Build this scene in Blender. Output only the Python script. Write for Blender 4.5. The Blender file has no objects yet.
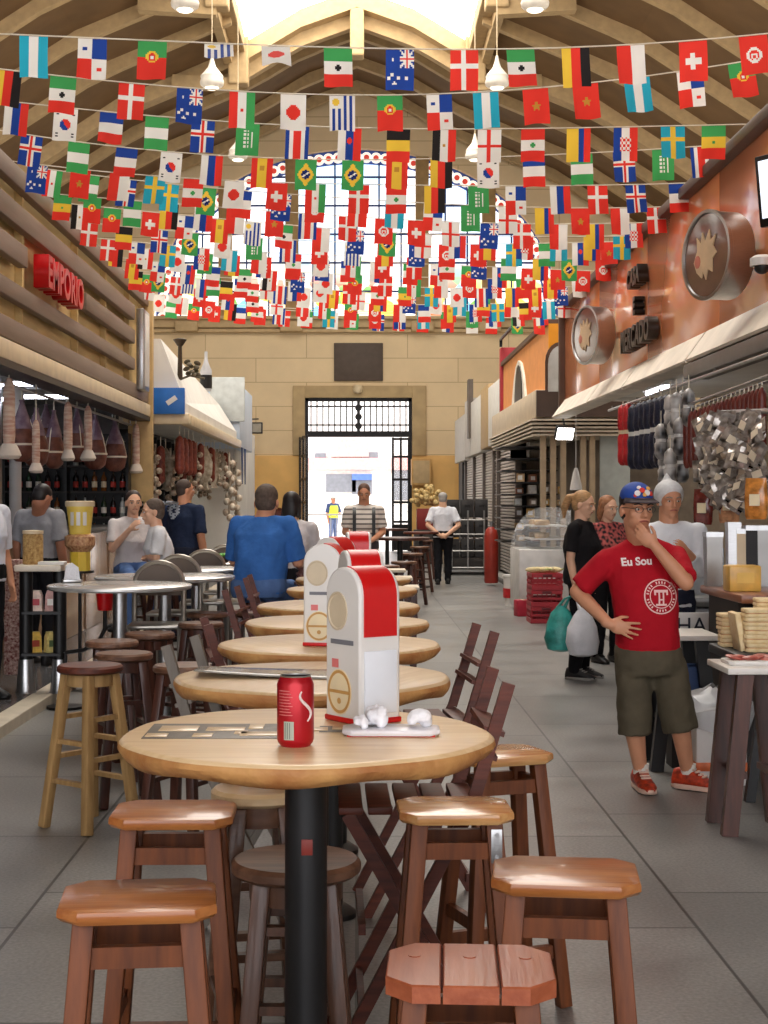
import bpy, bmesh, math, random
from mathutils import Vector, Matrix, Euler
from mathutils.bvhtree import BVHTree
from mathutils import noise as mnoise
random.seed(7)
PI = math.pi
SC = bpy.context.scene
COL = SC.collection
F, VX, VY, CZ = 1500.0, 357.0, 500.0, 1.57      # focal length in pixels, vanishing point, eye height


def W(px, py, Y):
    """The point at depth Y that the photograph shows at pixel (px, py)."""
    return Vector(((px - VX) / F * Y, Y, CZ + (VY - py) / F * Y))


def lin(c):
    out = []
    for v in c[:3]:
        v = v / 255.0
        out.append(v / 12.92 if v <= 0.04045 else ((v + 0.055) / 1.055) ** 2.4)
    return (out[0], out[1], out[2], 1.0)


# ------------------------------------------------------------------ materials
_M = {}


def mat(key, rgb=(200, 200, 200), rough=0.6, metal=0.0, var=0.12, scale=6.0, stretch=(1, 1, 1), bump=0.0, bscale=None,
        spec=0.5, transl=0.0, emit=None, estr=1.0, alpha=1.0, trans=0.0, coat=0.0, rgb2=None, detail=4.0, rnd=0.0, ior=1.45):
    if key in _M:
        return _M[key]
    m = bpy.data.materials.new(key)
    m.use_nodes = True
    nt = m.node_tree
    N, L = nt.nodes, nt.links
    b = N['Principled BSDF']
    out = N['Material Output']
    c = lin(rgb)
    tc = N.new('ShaderNodeTexCoord')
    mp = N.new('ShaderNodeMapping')
    mp.inputs['Scale'].default_value = stretch
    L.new(tc.outputs['Object'], mp.inputs['Vector'])
    nz = N.new('ShaderNodeTexNoise')
    nz.inputs['Scale'].default_value = scale
    nz.inputs['Detail'].default_value = detail
    L.new(mp.outputs['Vector'], nz.inputs['Vector'])
    rp = N.new('ShaderNodeValToRGB')
    rp.color_ramp.elements[0].position = 0.32
    rp.color_ramp.elements[1].position = 0.68
    if rgb2 is None:
        lo = tuple(max(0, x * (1 - var)) for x in c[:3]) + (1,)
        hi = tuple(min(1, x * (1 + var)) for x in c[:3]) + (1,)
    else:
        lo, hi = c, lin(rgb2)
    rp.color_ramp.elements[0].color = lo
    rp.color_ramp.elements[1].color = hi
    L.new(nz.outputs['Fac'], rp.inputs['Fac'])
    colout = rp.outputs['Color']
    if rnd > 0:
        oi = N.new('ShaderNodeObjectInfo')
        mr = N.new('ShaderNodeMapRange')
        mr.inputs['To Min'].default_value = 1 - rnd
        mr.inputs['To Max'].default_value = 1 + rnd
        L.new(oi.outputs['Random'], mr.inputs['Value'])
        hs = N.new('ShaderNodeHueSaturation')
        L.new(mr.outputs['Result'], hs.inputs['Value'])
        L.new(colout, hs.inputs['Color'])
        colout = hs.outputs['Color']
    L.new(colout, b.inputs['Base Color'])
    b.inputs['Roughness'].default_value = rough
    b.inputs['Metallic'].default_value = metal
    b.inputs['Specular IOR Level'].default_value = spec
    b.inputs['IOR'].default_value = ior
    b.inputs['Alpha'].default_value = alpha
    b.inputs['Transmission Weight'].default_value = trans
    b.inputs['Coat Weight'].default_value = coat
    b.inputs['Coat Roughness'].default_value = 0.08
    if emit is not None:
        b.inputs['Emission Color'].default_value = lin(emit)
        b.inputs['Emission Strength'].default_value = estr
    if bump > 0:
        n2 = N.new('ShaderNodeTexNoise')
        n2.inputs['Scale'].default_value = bscale or scale * 4
        n2.inputs['Detail'].default_value = 3
        L.new(mp.outputs['Vector'], n2.inputs['Vector'])
        bp = N.new('ShaderNodeBump')
        bp.inputs['Strength'].default_value = bump
        bp.inputs['Distance'].default_value = 0.02
        L.new(n2.outputs['Fac'], bp.inputs['Height'])
        L.new(bp.outputs['Normal'], b.inputs['Normal'])
    if transl > 0:
        tb = N.new('ShaderNodeBsdfTranslucent')
        L.new(colout, tb.inputs['Color'])
        mx = N.new('ShaderNodeMixShader')
        mx.inputs[0].default_value = transl
        L.new(b.outputs[0], mx.inputs[1])
        L.new(tb.outputs[0], mx.inputs[2])
        L.new(mx.outputs[0], out.inputs['Surface'])
    _M[key] = m
    return m


def wood(key, rgb, rough=0.35, var=0.3, axis=0, rnd=0.12, coat=0.15, rgb2=None):
    st = [9, 9, 9]
    st[axis] = 0.9
    return mat(key, rgb, rough, var=var, scale=4.5, stretch=tuple(st), bump=0.06, bscale=9, rnd=rnd, coat=coat, rgb2=rgb2)


def glow(key, rgb, s):
    return mat(key, rgb, 0.6, emit=rgb, estr=s, var=0.0)


# ------------------------------------------------------------------ mesh builder
def frame_from(d):
    d = Vector(d).normalized()
    up = Vector((0, 0, 1)) if abs(d.z) < 0.95 else Vector((0, 1, 0))
    a = d.cross(up).normalized()
    b = a.cross(d).normalized()
    return a, b, d


class MB:
    def __init__(self):
        self.bm = bmesh.new()

    def face(self, vs, m=0):
        try:
            f = self.bm.faces.new(vs)
            f.material_index = m
            return f
        except ValueError:
            return None

    def box(self, c, s, R=None, bev=0.0, m=0):
        c = Vector(c)
        hs = [x / 2 for x in s]
        v = []
        for z in (-1, 1):
            for x, y in ((-1, -1), (1, -1), (1, 1), (-1, 1)):
                p = Vector((x * hs[0], y * hs[1], z * hs[2]))
                if R is not None:
                    p = R @ p
                v.append(self.bm.verts.new(c + p))
        fs = [self.face(q, m) for q in ([v[3], v[2], v[1], v[0]], [v[4], v[5], v[6], v[7]], [v[0], v[1], v[5], v[4]], [v[1], v[2], v[6], v[5]],
                                        [v[2], v[3], v[7], v[6]], [v[3], v[0], v[4], v[7]])]
        if bev > 0:
            ed = set()
            for f in fs:
                ed.update(f.edges)
            r = bmesh.ops.bevel(self.bm, geom=list(ed), offset=bev, segments=2, affect='EDGES', profile=0.5)
            for f in r['faces']:
                f.material_index = m
        return self

    def bar(self, p0, p1, w, d=None, m=0, bev=0.0, up=None):
        """A rectangular bar from p0 to p1."""
        p0, p1 = Vector(p0), Vector(p1)
        dr = p1 - p0
        L = dr.length
        z = dr.normalized()
        u = Vector(up) if up is not None else (Vector((0, 1, 0)) if abs(z.y) < 0.9 else Vector((1, 0, 0)))
        x = u.cross(z)
        if x.length < 1e-4:
            x = Vector((1, 0, 0)).cross(z)
        x.normalize()
        y = z.cross(x)
        R = Matrix((x, y, z)).transposed()
        return self.box((p0 + p1) / 2, (w, d or w, L), R, bev, m)

    def rings(self, rings, m=0, cap=True, closed=True):
        vs = [[self.bm.verts.new(p) for p in r] for r in rings]
        for a, b in zip(vs[:-1], vs[1:]):
            n = len(a)
            for i in range(n if closed else n - 1):
                j = (i + 1) % n
                self.face([a[i], a[j], b[j], b[i]], m)
        if cap and closed:
            self.face(list(reversed(vs[0])), m)
            self.face(vs[-1], m)
        return self

    def cyl(self, p0, p1, r0, r1=None, n=12, m=0, cap=True):
        r1 = r0 if r1 is None else r1
        p0, p1 = Vector(p0), Vector(p1)
        a, b, d = frame_from(p1 - p0)
        rr = []
        for p, r in ((p0, r0), (p1, r1)):
            rr.append([p + a * (math.cos(t * 2 * PI / n) * r) + b * (math.sin(t * 2 * PI / n) * r) for t in range(n)])
        return self.rings(rr, m, cap)

    def tube(self, pts, r, n=8, m=0):
        pts = [Vector(p) for p in pts]
        rs = r if isinstance(r, (list, tuple)) else [r] * len(pts)
        rr = []
        pa = None
        for i, p in enumerate(pts):
            d = (pts[min(i + 1, len(pts) - 1)] - pts[max(i - 1, 0)]).normalized()
            if pa is None:
                pa = frame_from(d)[0]
            a = (pa - d * pa.dot(d)).normalized()
            pa = a
            b = a.cross(d)
            rr.append([p + a * (math.cos(t * 2 * PI / n) * rs[i]) + b * (math.sin(t * 2 * PI / n) * rs[i]) for t in range(n)])
        return self.rings(rr, m)

    def lathe(self, prof, c=(0, 0, 0), n=24, m=0, R=None, sx=1, sy=1):
        c = Vector(c)
        rr = []
        for r, z in prof:
            ring = []
            for t in range(n):
                p = Vector((math.cos(t * 2 * PI / n) * max(r, 1e-4) * sx, math.sin(t * 2 * PI / n) * max(r, 1e-4) * sy, z))
                if R is not None:
                    p = R @ p
                ring.append(c + p)
            rr.append(ring)
        if prof[0][0] > 1e-3 and prof[-1][0] > 1e-3:      # an open band: close the section, not the hole
            return self.rings(rr + [rr[0]], m, cap=False)
        return self.rings(rr, m)

    def ell(self, c, r, R=None, n=12, m=0):
        if not hasattr(r, '__len__'):
            r = (r, r, r)
        c = Vector(c)
        k = max(5, n // 2 + 1)
        rr = []
        for i in range(k + 1):
            a = -PI / 2 + PI * i / k
            ca, sa = max(math.cos(a), 0.02), math.sin(a)
            ring = []
            for t in range(n):
                p = Vector((math.cos(t * 2 * PI / n) * ca * r[0], math.sin(t * 2 * PI / n) * ca * r[1], sa * r[2]))
                if R is not None:
                    p = R @ p
                ring.append(c + p)
            rr.append(ring)
        return self.rings(rr, m)

    def cap(self, p0, p1, r0, r1=None, n=10, m=0):
        r1 = r0 if r1 is None else r1
        p0, p1 = Vector(p0), Vector(p1)
        if (p1 - p0).length < 1e-5:
            return self.ell(p0, r0, n=n, m=m)
        a, b, d = frame_from(p1 - p0)
        rr = []
        for k in (-80, -50, -20):
            t = math.radians(k)
            rr.append((p0 + d * (math.sin(t) * r0), math.cos(t) * r0))
        rr.append((p0, r0))
        rr.append((p1, r1))
        for k in (20, 50, 80):
            t = math.radians(k)
            rr.append((p1 + d * (math.sin(t) * r1), math.cos(t) * r1))
        return self.rings([[p + a * (math.cos(t * 2 * PI / n) * r) + b * (math.sin(t * 2 * PI / n) * r) for t in range(n)] for p, r in rr], m)

    def prism(self, poly, M, depth, m=0):
        """Polygon in the local xy plane, extruded along local z, put in place by the matrix M."""
        M = M if isinstance(M, Matrix) else Matrix.Translation(M)
        a = [M @ Vector((x, y, 0)) for x, y in poly]
        b = [M @ Vector((x, y, depth)) for x, y in poly]
        return self.rings([a, b], m)

    def loft(self, rings, m=0, n=20, pw=2.3):
        """rings: (centre, half width, half depth, right, forward) - superellipse sections."""
        rr = []
        for c, rx, ry, ri, fw in rings:
            ring = []
            for t in range(n):
                q = t * 2 * PI / n
                cx, sx = math.cos(q), math.sin(q)
                ring.append(Vector(c) + Vector(ri) * (rx * math.copysign(abs(cx) ** (2 / pw), cx)) + Vector(fw) * (ry * math.copysign(abs(sx) ** (2 / pw), sx)))
            rr.append(ring)
        return self.rings(rr, m)

    def quad(self, a, b, c, d, m=0):
        self.face([self.bm.verts.new(Vector(p)) for p in (a, b, c, d)], m)
        return self

    def mesh(self, name, mats, angle=40, smooth=True):
        me = bpy.data.meshes.new(name)
        bmesh.ops.recalc_face_normals(self.bm, faces=self.bm.faces)
        self.bm.to_mesh(me)
        self.bm.free()
        for m in (mats if isinstance(mats, (list, tuple)) else [mats]):
            me.materials.append(m)
        if smooth:
            me.shade_smooth()
            me.set_sharp_from_angle(angle=math.radians(angle))
        return me

    def build(self, name, mats, parent=None, angle=40, smooth=True):
        o = bpy.data.objects.new(name, self.mesh(name, mats, angle, smooth))
        COL.objects.link(o)
        if parent is not None:
            o.parent = parent
        return o


def thing(name, label, cat, loc=(0, 0, 0), rotz=0.0, group=None):
    o = bpy.data.objects.new(name, None)
    o.empty_display_size = 0.1
    COL.objects.link(o)
    o.location = loc
    o.rotation_euler = (0, 0, rotz)
    o['label'] = label
    o['category'] = cat
    if group:
        o['group'] = group
    return o


def tag(o, label, cat, group=None, kind=None):
    o['label'] = label
    o['category'] = cat
    if group:
        o['group'] = group
    if kind:
        o['kind'] = kind
    return o


def struct(o):
    o['kind'] = 'structure'
    return o


def kids(o):
    return [c for c in COL.objects if c.parent == o]


def dup(root, loc, rotz=0.0, label=None, group=None, scale=None):
    r = root.copy()
    COL.objects.link(r)
    r.location = loc
    r.rotation_euler = (0, 0, rotz)
    if scale:
        r.scale = (scale, scale, scale)
    if label:
        r['label'] = label
    if group:
        r['group'] = group
    for ch in root.children:
        c = ch.copy()
        COL.objects.link(c)
        c.parent = r
        for g in ch.children:
            d = g.copy()
            COL.objects.link(d)
            d.parent = c
    return r


def text_mesh(name, s, size, extrude, m, align='CENTER', spacing=1.0, bold=0.0):
    cu = bpy.data.curves.new(name, 'FONT')
    cu.body = s
    cu.size = size
    cu.extrude = extrude
    cu.align_x = align
    cu.align_y = 'CENTER'
    cu.space_character = spacing
    cu.offset = bold
    o = bpy.data.objects.new(name + '_tmp', cu)
    COL.objects.link(o)
    bpy.context.view_layer.update()
    dg = bpy.context.evaluated_depsgraph_get()
    me = bpy.data.meshes.new_from_object(o.evaluated_get(dg))
    bpy.data.objects.remove(o)
    me.materials.clear()
    me.materials.append(m)
    return me


def text_obj(name, s, size, extrude, m, M, parent=None, **k):
    me = text_mesh(name, s, size, extrude, m, **k)
    me.transform(M)
    o = bpy.data.objects.new(name, me)
    COL.objects.link(o)
    if parent is not None:
        o.parent = parent
    return o


def basis(x, y, o):
    x, y = Vector(x).normalized(), Vector(y).normalized()
    z = x.cross(y)
    M = Matrix((x, y, z)).transposed().to_4x4()
    M.translation = Vector(o)
    return M


def blob(name, mb, voxel, m, parent=None, smooth=4, fac=0.5, folds=0.0):
    """Fuse the overlapping closed shapes of mb into one continuous skin."""
    me = bpy.data.meshes.new(name)
    bmesh.ops.recalc_face_normals(mb.bm, faces=mb.bm.faces)
    mb.bm.to_mesh(me)
    mb.bm.free()
    o = bpy.data.objects.new(name, me)
    COL.objects.link(o)
    r = o.modifiers.new('r', 'REMESH')
    r.mode = 'VOXEL'
    r.voxel_size = voxel
    if smooth:
        s = o.modifiers.new('s', 'SMOOTH')
        s.iterations = smooth
        s.factor = fac
    bpy.context.view_layer.update()
    dg = bpy.context.evaluated_depsgraph_get()
    me2 = bpy.data.meshes.new_from_object(o.evaluated_get(dg))
    o.modifiers.clear()
    o.data = me2
    me2.name = name
    me2.materials.clear()
    me2.materials.append(m)
    if folds:                                   # creases of worn cloth
        nrm = [v.normal.copy() for v in me2.vertices]
        cos = [v.co.copy() for v in me2.vertices]
        flat = []
        for p, q in zip(cos, nrm):
            k = mnoise.noise(Vector((p.x * 13, p.y * 13, p.z * 6 + p.x * 5))) + .6 * mnoise.noise(Vector((p.x * 7 + 9, p.y * 22, p.z * 19 - p.x * 16)))
            flat.extend(p + q * (k * folds))
        me2.vertices.foreach_set('co', flat)
        me2.update()
    me2.shade_smooth()
    if parent is not None:
        o.parent = parent
    return o
# ------------------------------------------------------------------ material set
m_rib = mat('rib_plaster', (184, 156, 114), 0.8, var=0.1)
m_vault = mat('vault_plaster', (114, 86, 54), 0.85, var=0.12, scale=1.5)
m_stone = mat('door_stone', (186, 160, 118), 0.75, var=0.1, scale=3)
m_cornice = mat('cornice_stone', (196, 168, 126), 0.75, var=0.08)
m_ochre = mat('ochre_dado', (226, 178, 104), 0.6, var=0.07, scale=2)
m_dark = mat('dark_metal', (34, 32, 32), 0.4, metal=0.6, var=0.2)
m_black = mat('black_paint', (22, 21, 22), 0.45, var=0.25)
m_steel = mat('brushed_steel', (176, 176, 176), 0.3, metal=0.95, var=0.08, scale=20, stretch=(1, 1, 12))
m_tin = mat('grey_tin', (150, 148, 145), 0.35, metal=0.7, var=0.1)
m_white = mat('white_enamel', (222, 219, 214), 0.35, var=0.04)
m_plaster = mat('white_plaster', (232, 228, 220), 0.7, var=0.06, scale=2)
m_glassy = mat('clear_plastic', (235, 238, 240), 0.06, trans=0.85, var=0.02)
m_red = mat('red_plastic', (200, 18, 22), 0.3, var=0.05)


def brick_mat(key, c1, c2, mortar, bw, bh, ms, rough, plane='xy', offset=0.5, var=0.1, bump=0.0, rough2=None, grain=0.05):
    m = bpy.data.materials.new(key)
    m.use_nodes = True
    nt = m.node_tree
    N, L = nt.nodes, nt.links
    b = N['Principled BSDF']
    tc = N.new('ShaderNodeTexCoord')
    sp = N.new('ShaderNodeSeparateXYZ')
    L.new(tc.outputs['Object'], sp.inputs[0])
    cb = N.new('ShaderNodeCombineXYZ')
    a, c = {'xy': (0, 1), 'yx': (1, 0), 'xz': (0, 2), 'yz': (1, 2)}[plane]
    L.new(sp.outputs[a], cb.inputs[0])
    L.new(sp.outputs[c], cb.inputs[1])
    br = N.new('ShaderNodeTexBrick')
    br.offset = offset
    br.inputs['Color1'].default_value = lin(c1)
    br.inputs['Color2'].default_value = lin(c2)
    br.inputs['Mortar'].default_value = lin(mortar)
    br.inputs['Scale'].default_value = 1.0
    br.inputs['Mortar Size'].default_value = ms
    br.inputs['Brick Width'].default_value = bw
    br.inputs['Row Height'].default_value = bh
    L.new(cb.outputs[0], br.inputs['Vector'])
    nz = N.new('ShaderNodeTexNoise')
    nz.inputs['Scale'].default_value = 1.3
    nz.inputs['Detail'].default_value = 6
    nz.inputs['Roughness'].default_value = 0.6
    L.new(tc.outputs['Object'], nz.inputs['Vector'])
    mr = N.new('ShaderNodeMapRange')
    mr.inputs['From Min'].default_value = 0.15
    mr.inputs['From Max'].default_value = 0.85
    mr.inputs['To Min'].default_value = 1 - var
    mr.inputs['To Max'].default_value = 1 + var
    L.new(nz.outputs['Fac'], mr.inputs['Value'])
    hs = N.new('ShaderNodeHueSaturation')
    L.new(br.outputs['Color'], hs.inputs['Color'])
    n3 = N.new('ShaderNodeTexNoise')                # fine grain of the stone
    n3.inputs['Scale'].default_value = 70
    n3.inputs['Detail'].default_value = 3
    L.new(tc.outputs['Object'], n3.inputs['Vector'])
    m3 = N.new('ShaderNodeMapRange')
    m3.inputs['From Min'].default_value = 0.25
    m3.inputs['From Max'].default_value = 0.75
    m3.inputs['To Min'].default_value = 1 - grain
    m3.inputs['To Max'].default_value = 1 + grain
    L.new(n3.outputs['Fac'], m3.inputs['Value'])
    mm = N.new('ShaderNodeMath')
    mm.operation = 'MULTIPLY'
    L.new(mr.outputs['Result'], mm.inputs[0])
    L.new(m3.outputs['Result'], mm.inputs[1])
    L.new(mm.outputs[0], hs.inputs['Value'])
    L.new(hs.outputs['Color'], b.inputs['Base Color'])
    if rough2 is not None:
        m2 = N.new('ShaderNodeMapRange')
        m2.inputs['From Min'].default_value = 0.15
        m2.inputs['From Max'].default_value = 0.85
        m2.inputs['To Min'].default_value = rough
        m2.inputs['To Max'].default_value = rough2
        L.new(nz.outputs['Fac'], m2.inputs['Value'])
        L.new(m2.outputs['Result'], b.inputs['Roughness'])
    else:
        b.inputs['Roughness'].default_value = rough
    return m


m_floor = brick_mat('granite_floor', (126, 124, 121), (108, 107, 105), (56, 55, 54), 1.5, 1.25, 0.007, 0.24, 'yx', 0.33, 0.34, rough2=0.46, grain=0.32)
m_platform = brick_mat('platform_tile', (92, 90, 90), (84, 83, 84), (54, 53, 52), 0.6, 0.6, 0.006, 0.18, 'xy', 0.0, 0.15)
m_wall = brick_mat('wall_blocks', (232, 207, 166), (227, 201, 160), (192, 164, 124), 3.1, 0.74, 0.012, 0.8, 'xz', 0.5, 0.08)

# ------------------------------------------------------------------ the hall
YB = 46.0            # back wall
HX = 11.2            # half width of the hall


def zv(x):
    """Underside of the roof across the hall."""
    P = [(0, 14.25), (1.4, 13.75), (2.9, 12.85), (6, 11.55), (9, 9.6), (11.2, 7.4)]
    x = abs(x)
    for (a, za), (b, zb) in zip(P[:-1], P[1:]):
        if x <= b:
            return za + (zb - za) * (x - a) / (b - a)
    return P[-1][1]


def slab(name, x0, x1, y0, y1, z0, z1, m, kind='structure'):
    b = MB()
    b.box(((x0 + x1) / 2, (y0 + y1) / 2, (z0 + z1) / 2), (x1 - x0, y1 - y0, z1 - z0))
    o = b.build(name, m, smooth=False)
    o['kind'] = kind
    return o


slab('floor', -HX, HX, -12, YB, -0.2, 0.0, m_floor)
b = MB()
b.box((-6.85, 17, 0.0), (8.7, 30, 0.16))
struct(b.build('floor_left', m_platform, smooth=False))
b = MB()
b.box((-2.42, 17, 0.0), (0.16, 30, 0.166), bev=0.008)
struct(b.build('trim_1', mat('kerb_stone', (196, 184, 164), 0.6, var=0.1), smooth=False))
b = MB()
b.box((7.0, 26.5, 0.0), (8.4, 39, 0.10))
struct(b.build('floor_right', mat('right_step', (150, 147, 142), 0.45, var=0.12), smooth=False))
b = MB()
b.box((2.76, 34, 0.0), (0.08, 24, 0.108))
struct(b.build('trim_2', mat('step_edge', (70, 68, 66), 0.5), smooth=False))
# glowing panes high on the side walls, out of view, added to brighten the hall
m_side_fill = glow('side_pane', (255, 250, 240), 2.6)
for i, s in enumerate((-1, 1)):
    for k in range(4):
        b = MB()
        b.box((s * (HX - .02), 8.4 + k * 8.2, 5.9), (.05, 6.6, 2.6))
        struct(b.build('window_%d' % (3 + i * 4 + k), m_side_fill, smooth=False))
slab('wall_left', -HX - 0.3, -HX, -12, YB, 0, 7.6, m_plaster)
slab('wall_right', HX, HX + 0.3, -12, YB, 0, 7.6, m_plaster)

# roof shell
xs = [-HX, -9, -7.5, -6, -4.5, -2.9]
b = MB()
for sgn in (-1, 1):
    for xa, xb in zip(xs[:-1], xs[1:]):
        xa, xb = xa * sgn, xb * sgn
        b.rings([[Vector((xa, -12, zv(xa))), Vector((xb, -12, zv(xb))), Vector((xb, -12, zv(xb) + .2)), Vector((xa, -12, zv(xa) + .2))],
                 [Vector((xa, YB, zv(xa))), Vector((xb, YB, zv(xb))), Vector((xb, YB, zv(xb) + .2)), Vector((xa, YB, zv(xa) + .2))]])
xs2 = [-2.9, -1.4, 0, 1.4, 2.9]
for xa, xb in zip(xs2[:-1], xs2[1:]):
    b.rings([[Vector((xa, 37.6, zv(xa))), Vector((xb, 37.6, zv(xb))), Vector((xb, 37.6, zv(xb) + .2)), Vector((xa, 37.6, zv(xa) + .2))],
             [Vector((xa, YB, zv(xa))), Vector((xb, YB, zv(xb))), Vector((xb, YB, zv(xb) + .2)), Vector((xa, YB, zv(xa) + .2))]])
for xa, xb in zip(xs2[:-1], xs2[1:]):  # near ridge closed over, out of view, to keep daylight off the foreground
    b.rings([[Vector((xa, -12, zv(xa))), Vector((xb, -12, zv(xb))), Vector((xb, -12, zv(xb) + .2)), Vector((xa, -12, zv(xa) + .2))],
             [Vector((xa, 9, zv(xa))), Vector((xb, 9, zv(xb))), Vector((xb, 9, zv(xb) + .2)), Vector((xa, 9, zv(xa) + .2))]])
struct(b.build('ceiling', m_vault, smooth=False))
# glazed skylight along the ridge: daylight comes through its opal panes
b = MB()
for xa, xb in zip(xs2[:-1], xs2[1:]):
    za, zb = zv(xa) + .12, zv(xb) + .12
    b.quad((xa, 9, za), (xb, 9, zb), (xb, 37.6, zb), (xa, 37.6, za))
m_sky = glow('skylight_pane', (255, 250, 242), 4.6)
struct(b.build('window_2', m_sky, smooth=False))
tn = [3]


def trim(bm, m, **k):
    o = struct(bm.build('trim_%d' % tn[0], m, **k))
    tn[0] += 1
    return o


def rib(Y, w, h, x0, x1, n, m=None):
    b = MB()
    rr = []
    for i in range(n + 1):
        x = x0 + (x1 - x0) * i / n
        z = zv(x)
        rr.append([Vector((x, Y - w / 2, z + .05)), Vector((x, Y - w / 2, z - h)), Vector((x, Y + w / 2, z - h)), Vector((x, Y + w / 2, z + .05))])
    b.rings(rr)
    trim(b, m or m_rib, smooth=False)


Y = 6.0
while Y < 37:
    for s in (-1, 1):
        rib(Y, 0.22, 0.30, s * HX, s * 2.9, 10)
        rib(Y + 0.34, 0.10, 0.14, s * HX, s * 2.9, 10)
    Y += 2.6
for Y in (40.2, 42.9, 45.4):
    rib(Y, 0.24, 0.30, -HX, HX, 28)
rib(37.6, 0.5, 0.40, -HX, HX, 32)
rib(37.9, 0.3, 0.75, -3.6, 3.6, 16)
for s in (-1, 1):
    b = MB()
    b.box((s * 2.95, 12.8, 12.95), (0.35, 49.6, 0.55), bev=0.03)
    b.box((s * 3.2, 12.8, 12.55), (0.2, 49.6, 0.3))
    trim(b, m_rib, smooth=False)
    b = MB()
    for Y in (37.4, 31.6, 25.8):
        b.box((s * 2.95, Y, 12.55), (0.5, 0.45, 1.3), bev=0.04)
        b.bar((s * 2.95, Y, 11.9), (s * 4.6, Y, 12.0), 0.3, 0.3)
    trim(b, m_rib, smooth=False)
b = MB()
b.box((0, 37.6, 13.25), (0.35, 0.5, 1.2), bev=0.05)
trim(b, m_rib, smooth=False)

# back wall with the arched window and the doorway
WX, WZ0, WZ1 = 6.2, 7.15, 12.35
DX0, DX1, DZ = (305 - VX) / F * YB, (412 - VX) / F * YB, CZ + 102 / F * YB


def arch_z(x):
    return WZ0 + (WZ1 - WZ0) * math.sqrt(max(0.0, 1 - (x / WX) ** 2)) ** 0.9


b = MB()
n = 64
for i in range(n):
    xa = -HX + 2 * HX * i / n
    xb = -HX + 2 * HX * (i + 1) / n
    lo, hi = WZ0, WZ0
    xm = (xa + xb) / 2
    if abs(xm) < WX:
        za, zb = arch_z(min(abs(xa), WX)), arch_z(min(abs(xb), WX))
    else:
        za = zb = WZ0
    b.rings([[Vector((xa, YB, za)), Vector((xb, YB, zb)), Vector((xb, YB, zv(xb) + .1)), Vector((xa, YB, zv(xa) + .1))],
             [Vector((xa, YB + .5, za)), Vector((xb, YB + .5, zb)), Vector((xb, YB + .5, zv(xb) + .1)), Vector((xa, YB + .5, zv(xa) + .1))]])
b.box(((-HX + DX0) / 2, YB + .25, WZ0 / 2), (DX0 + HX, .5, WZ0))
b.box(((HX + DX1) / 2, YB + .25, WZ0 / 2), (HX - DX1, .5, WZ0))
b.box(((DX0 + DX1) / 2, YB + .25, (WZ0 + DZ) / 2), (DX1 - DX0, .5, WZ0 - DZ))
struct(b.build('wall_back', m_wall, smooth=False))
b = MB()
b.box((0, YB - .12, 6.98), (2 * HX, .3, .30), bev=.03)
b.box((0, YB - .2, 7.12), (2 * HX, .45, .10), bev=.02)
b.box((0, YB - .08, 6.75), (2 * HX, .2, .12), bev=.02)
for x in (-5.2, -2.0, 2.0, 4.05, 6.2):
    b.box((x, YB - .2, 6.86), (.7, .4, .32), bev=.05)
trim(b, m_cornice)
b = MB()
sw, sz = 0.36, 2.93
ox0, ox1 = W(293, 0, YB).x, W(426, 0, YB).x
otop = W(0, 386, YB).z
b.box(((ox0 + DX0) / 2, YB - .05, (sz + otop) / 2), (DX0 - ox0, .2, otop - sz), bev=.02)
b.box(((ox1 + DX1) / 2, YB - .05, (sz + otop) / 2), (ox1 - DX1, .2, otop - sz), bev=.02)
b.box(((DX0 + DX1) / 2, YB - .05, (DZ + otop) / 2), (DX1 - DX0, .2, otop - DZ), bev=.02)
trim(b, m_stone)
b = MB()
b.box(((-HX + DX0) / 2, YB - .03, sz / 2), (DX0 + HX, .1, sz), bev=.01)
b.box(((HX + DX1) / 2, YB - .03, sz / 2), (HX - DX1, .1, sz), bev=.01)
trim(b, m_ochre)

# stained glass window, lit from outside
m = bpy.data.materials.new('stained_glass')
m.use_nodes = True
nt = m.node_tree
N, L = nt.nodes, nt.links
pb = N['Principled BSDF']
tc = N.new('ShaderNodeTexCoord')
vo = N.new('ShaderNodeTexVoronoi')
vo.inputs['Scale'].default_value = 2.6
L.new(tc.outputs['Object'], vo.inputs['Vector'])
rp = N.new('ShaderNodeValToRGB')
rp.color_ramp.interpolation = 'CONSTANT'
E = rp.color_ramp.elements
cols = [(0.0, (252, 250, 244)), (.30, (250, 226, 90)), (.46, (246, 246, 240)), (.58, (120, 176, 80)), (.66, (250, 240, 190)), (.78, (226, 120, 70)), (.86, (130, 200, 240))]
E[0].position, E[0].color = cols[0][0], lin(cols[0][1])
E[1].position, E[1].color = cols[1][0], lin(cols[1][1])
for p, c in cols[2:]:
    e = E.new(p)
    e.color = lin(c)
L.new(vo.outputs['Color'], rp.inputs['Fac'])
sp = N.new('ShaderNodeSeparateXYZ')
L.new(tc.outputs['Object'], sp.inputs[0])
mr = N.new('ShaderNodeMapRange')
mr.inputs['From Min'].default_value = 8.0
mr.inputs['From Max'].default_value = 9.2
L.new(sp.outputs[2], mr.inputs['Value'])
nz = N.new('ShaderNodeTexNoise')
nz.inputs['Scale'].default_value = 0.7
L.new(tc.outputs['Object'], nz.inputs['Vector'])
r2 = N.new('ShaderNodeValToRGB')
r2.color_ramp.elements[0].position = .4
r2.color_ramp.elements[0].color = lin((196, 222, 246))
r2.color_ramp.elements[1].position = .6
r2.color_ramp.elements[1].color = lin((255, 255, 255))
L.new(nz.outputs['Fac'], r2.inputs['Fac'])
mx = N.new('ShaderNodeMix')
mx.data_type = 'RGBA'
L.new(mr.outputs['Result'], mx.inputs['Factor'])
L.new(rp.outputs['Color'], mx.inputs['A'])
L.new(r2.outputs['Color'], mx.inputs['B'])
L.new(mx.outputs['Result'], pb.inputs['Emission Color'])
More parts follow.
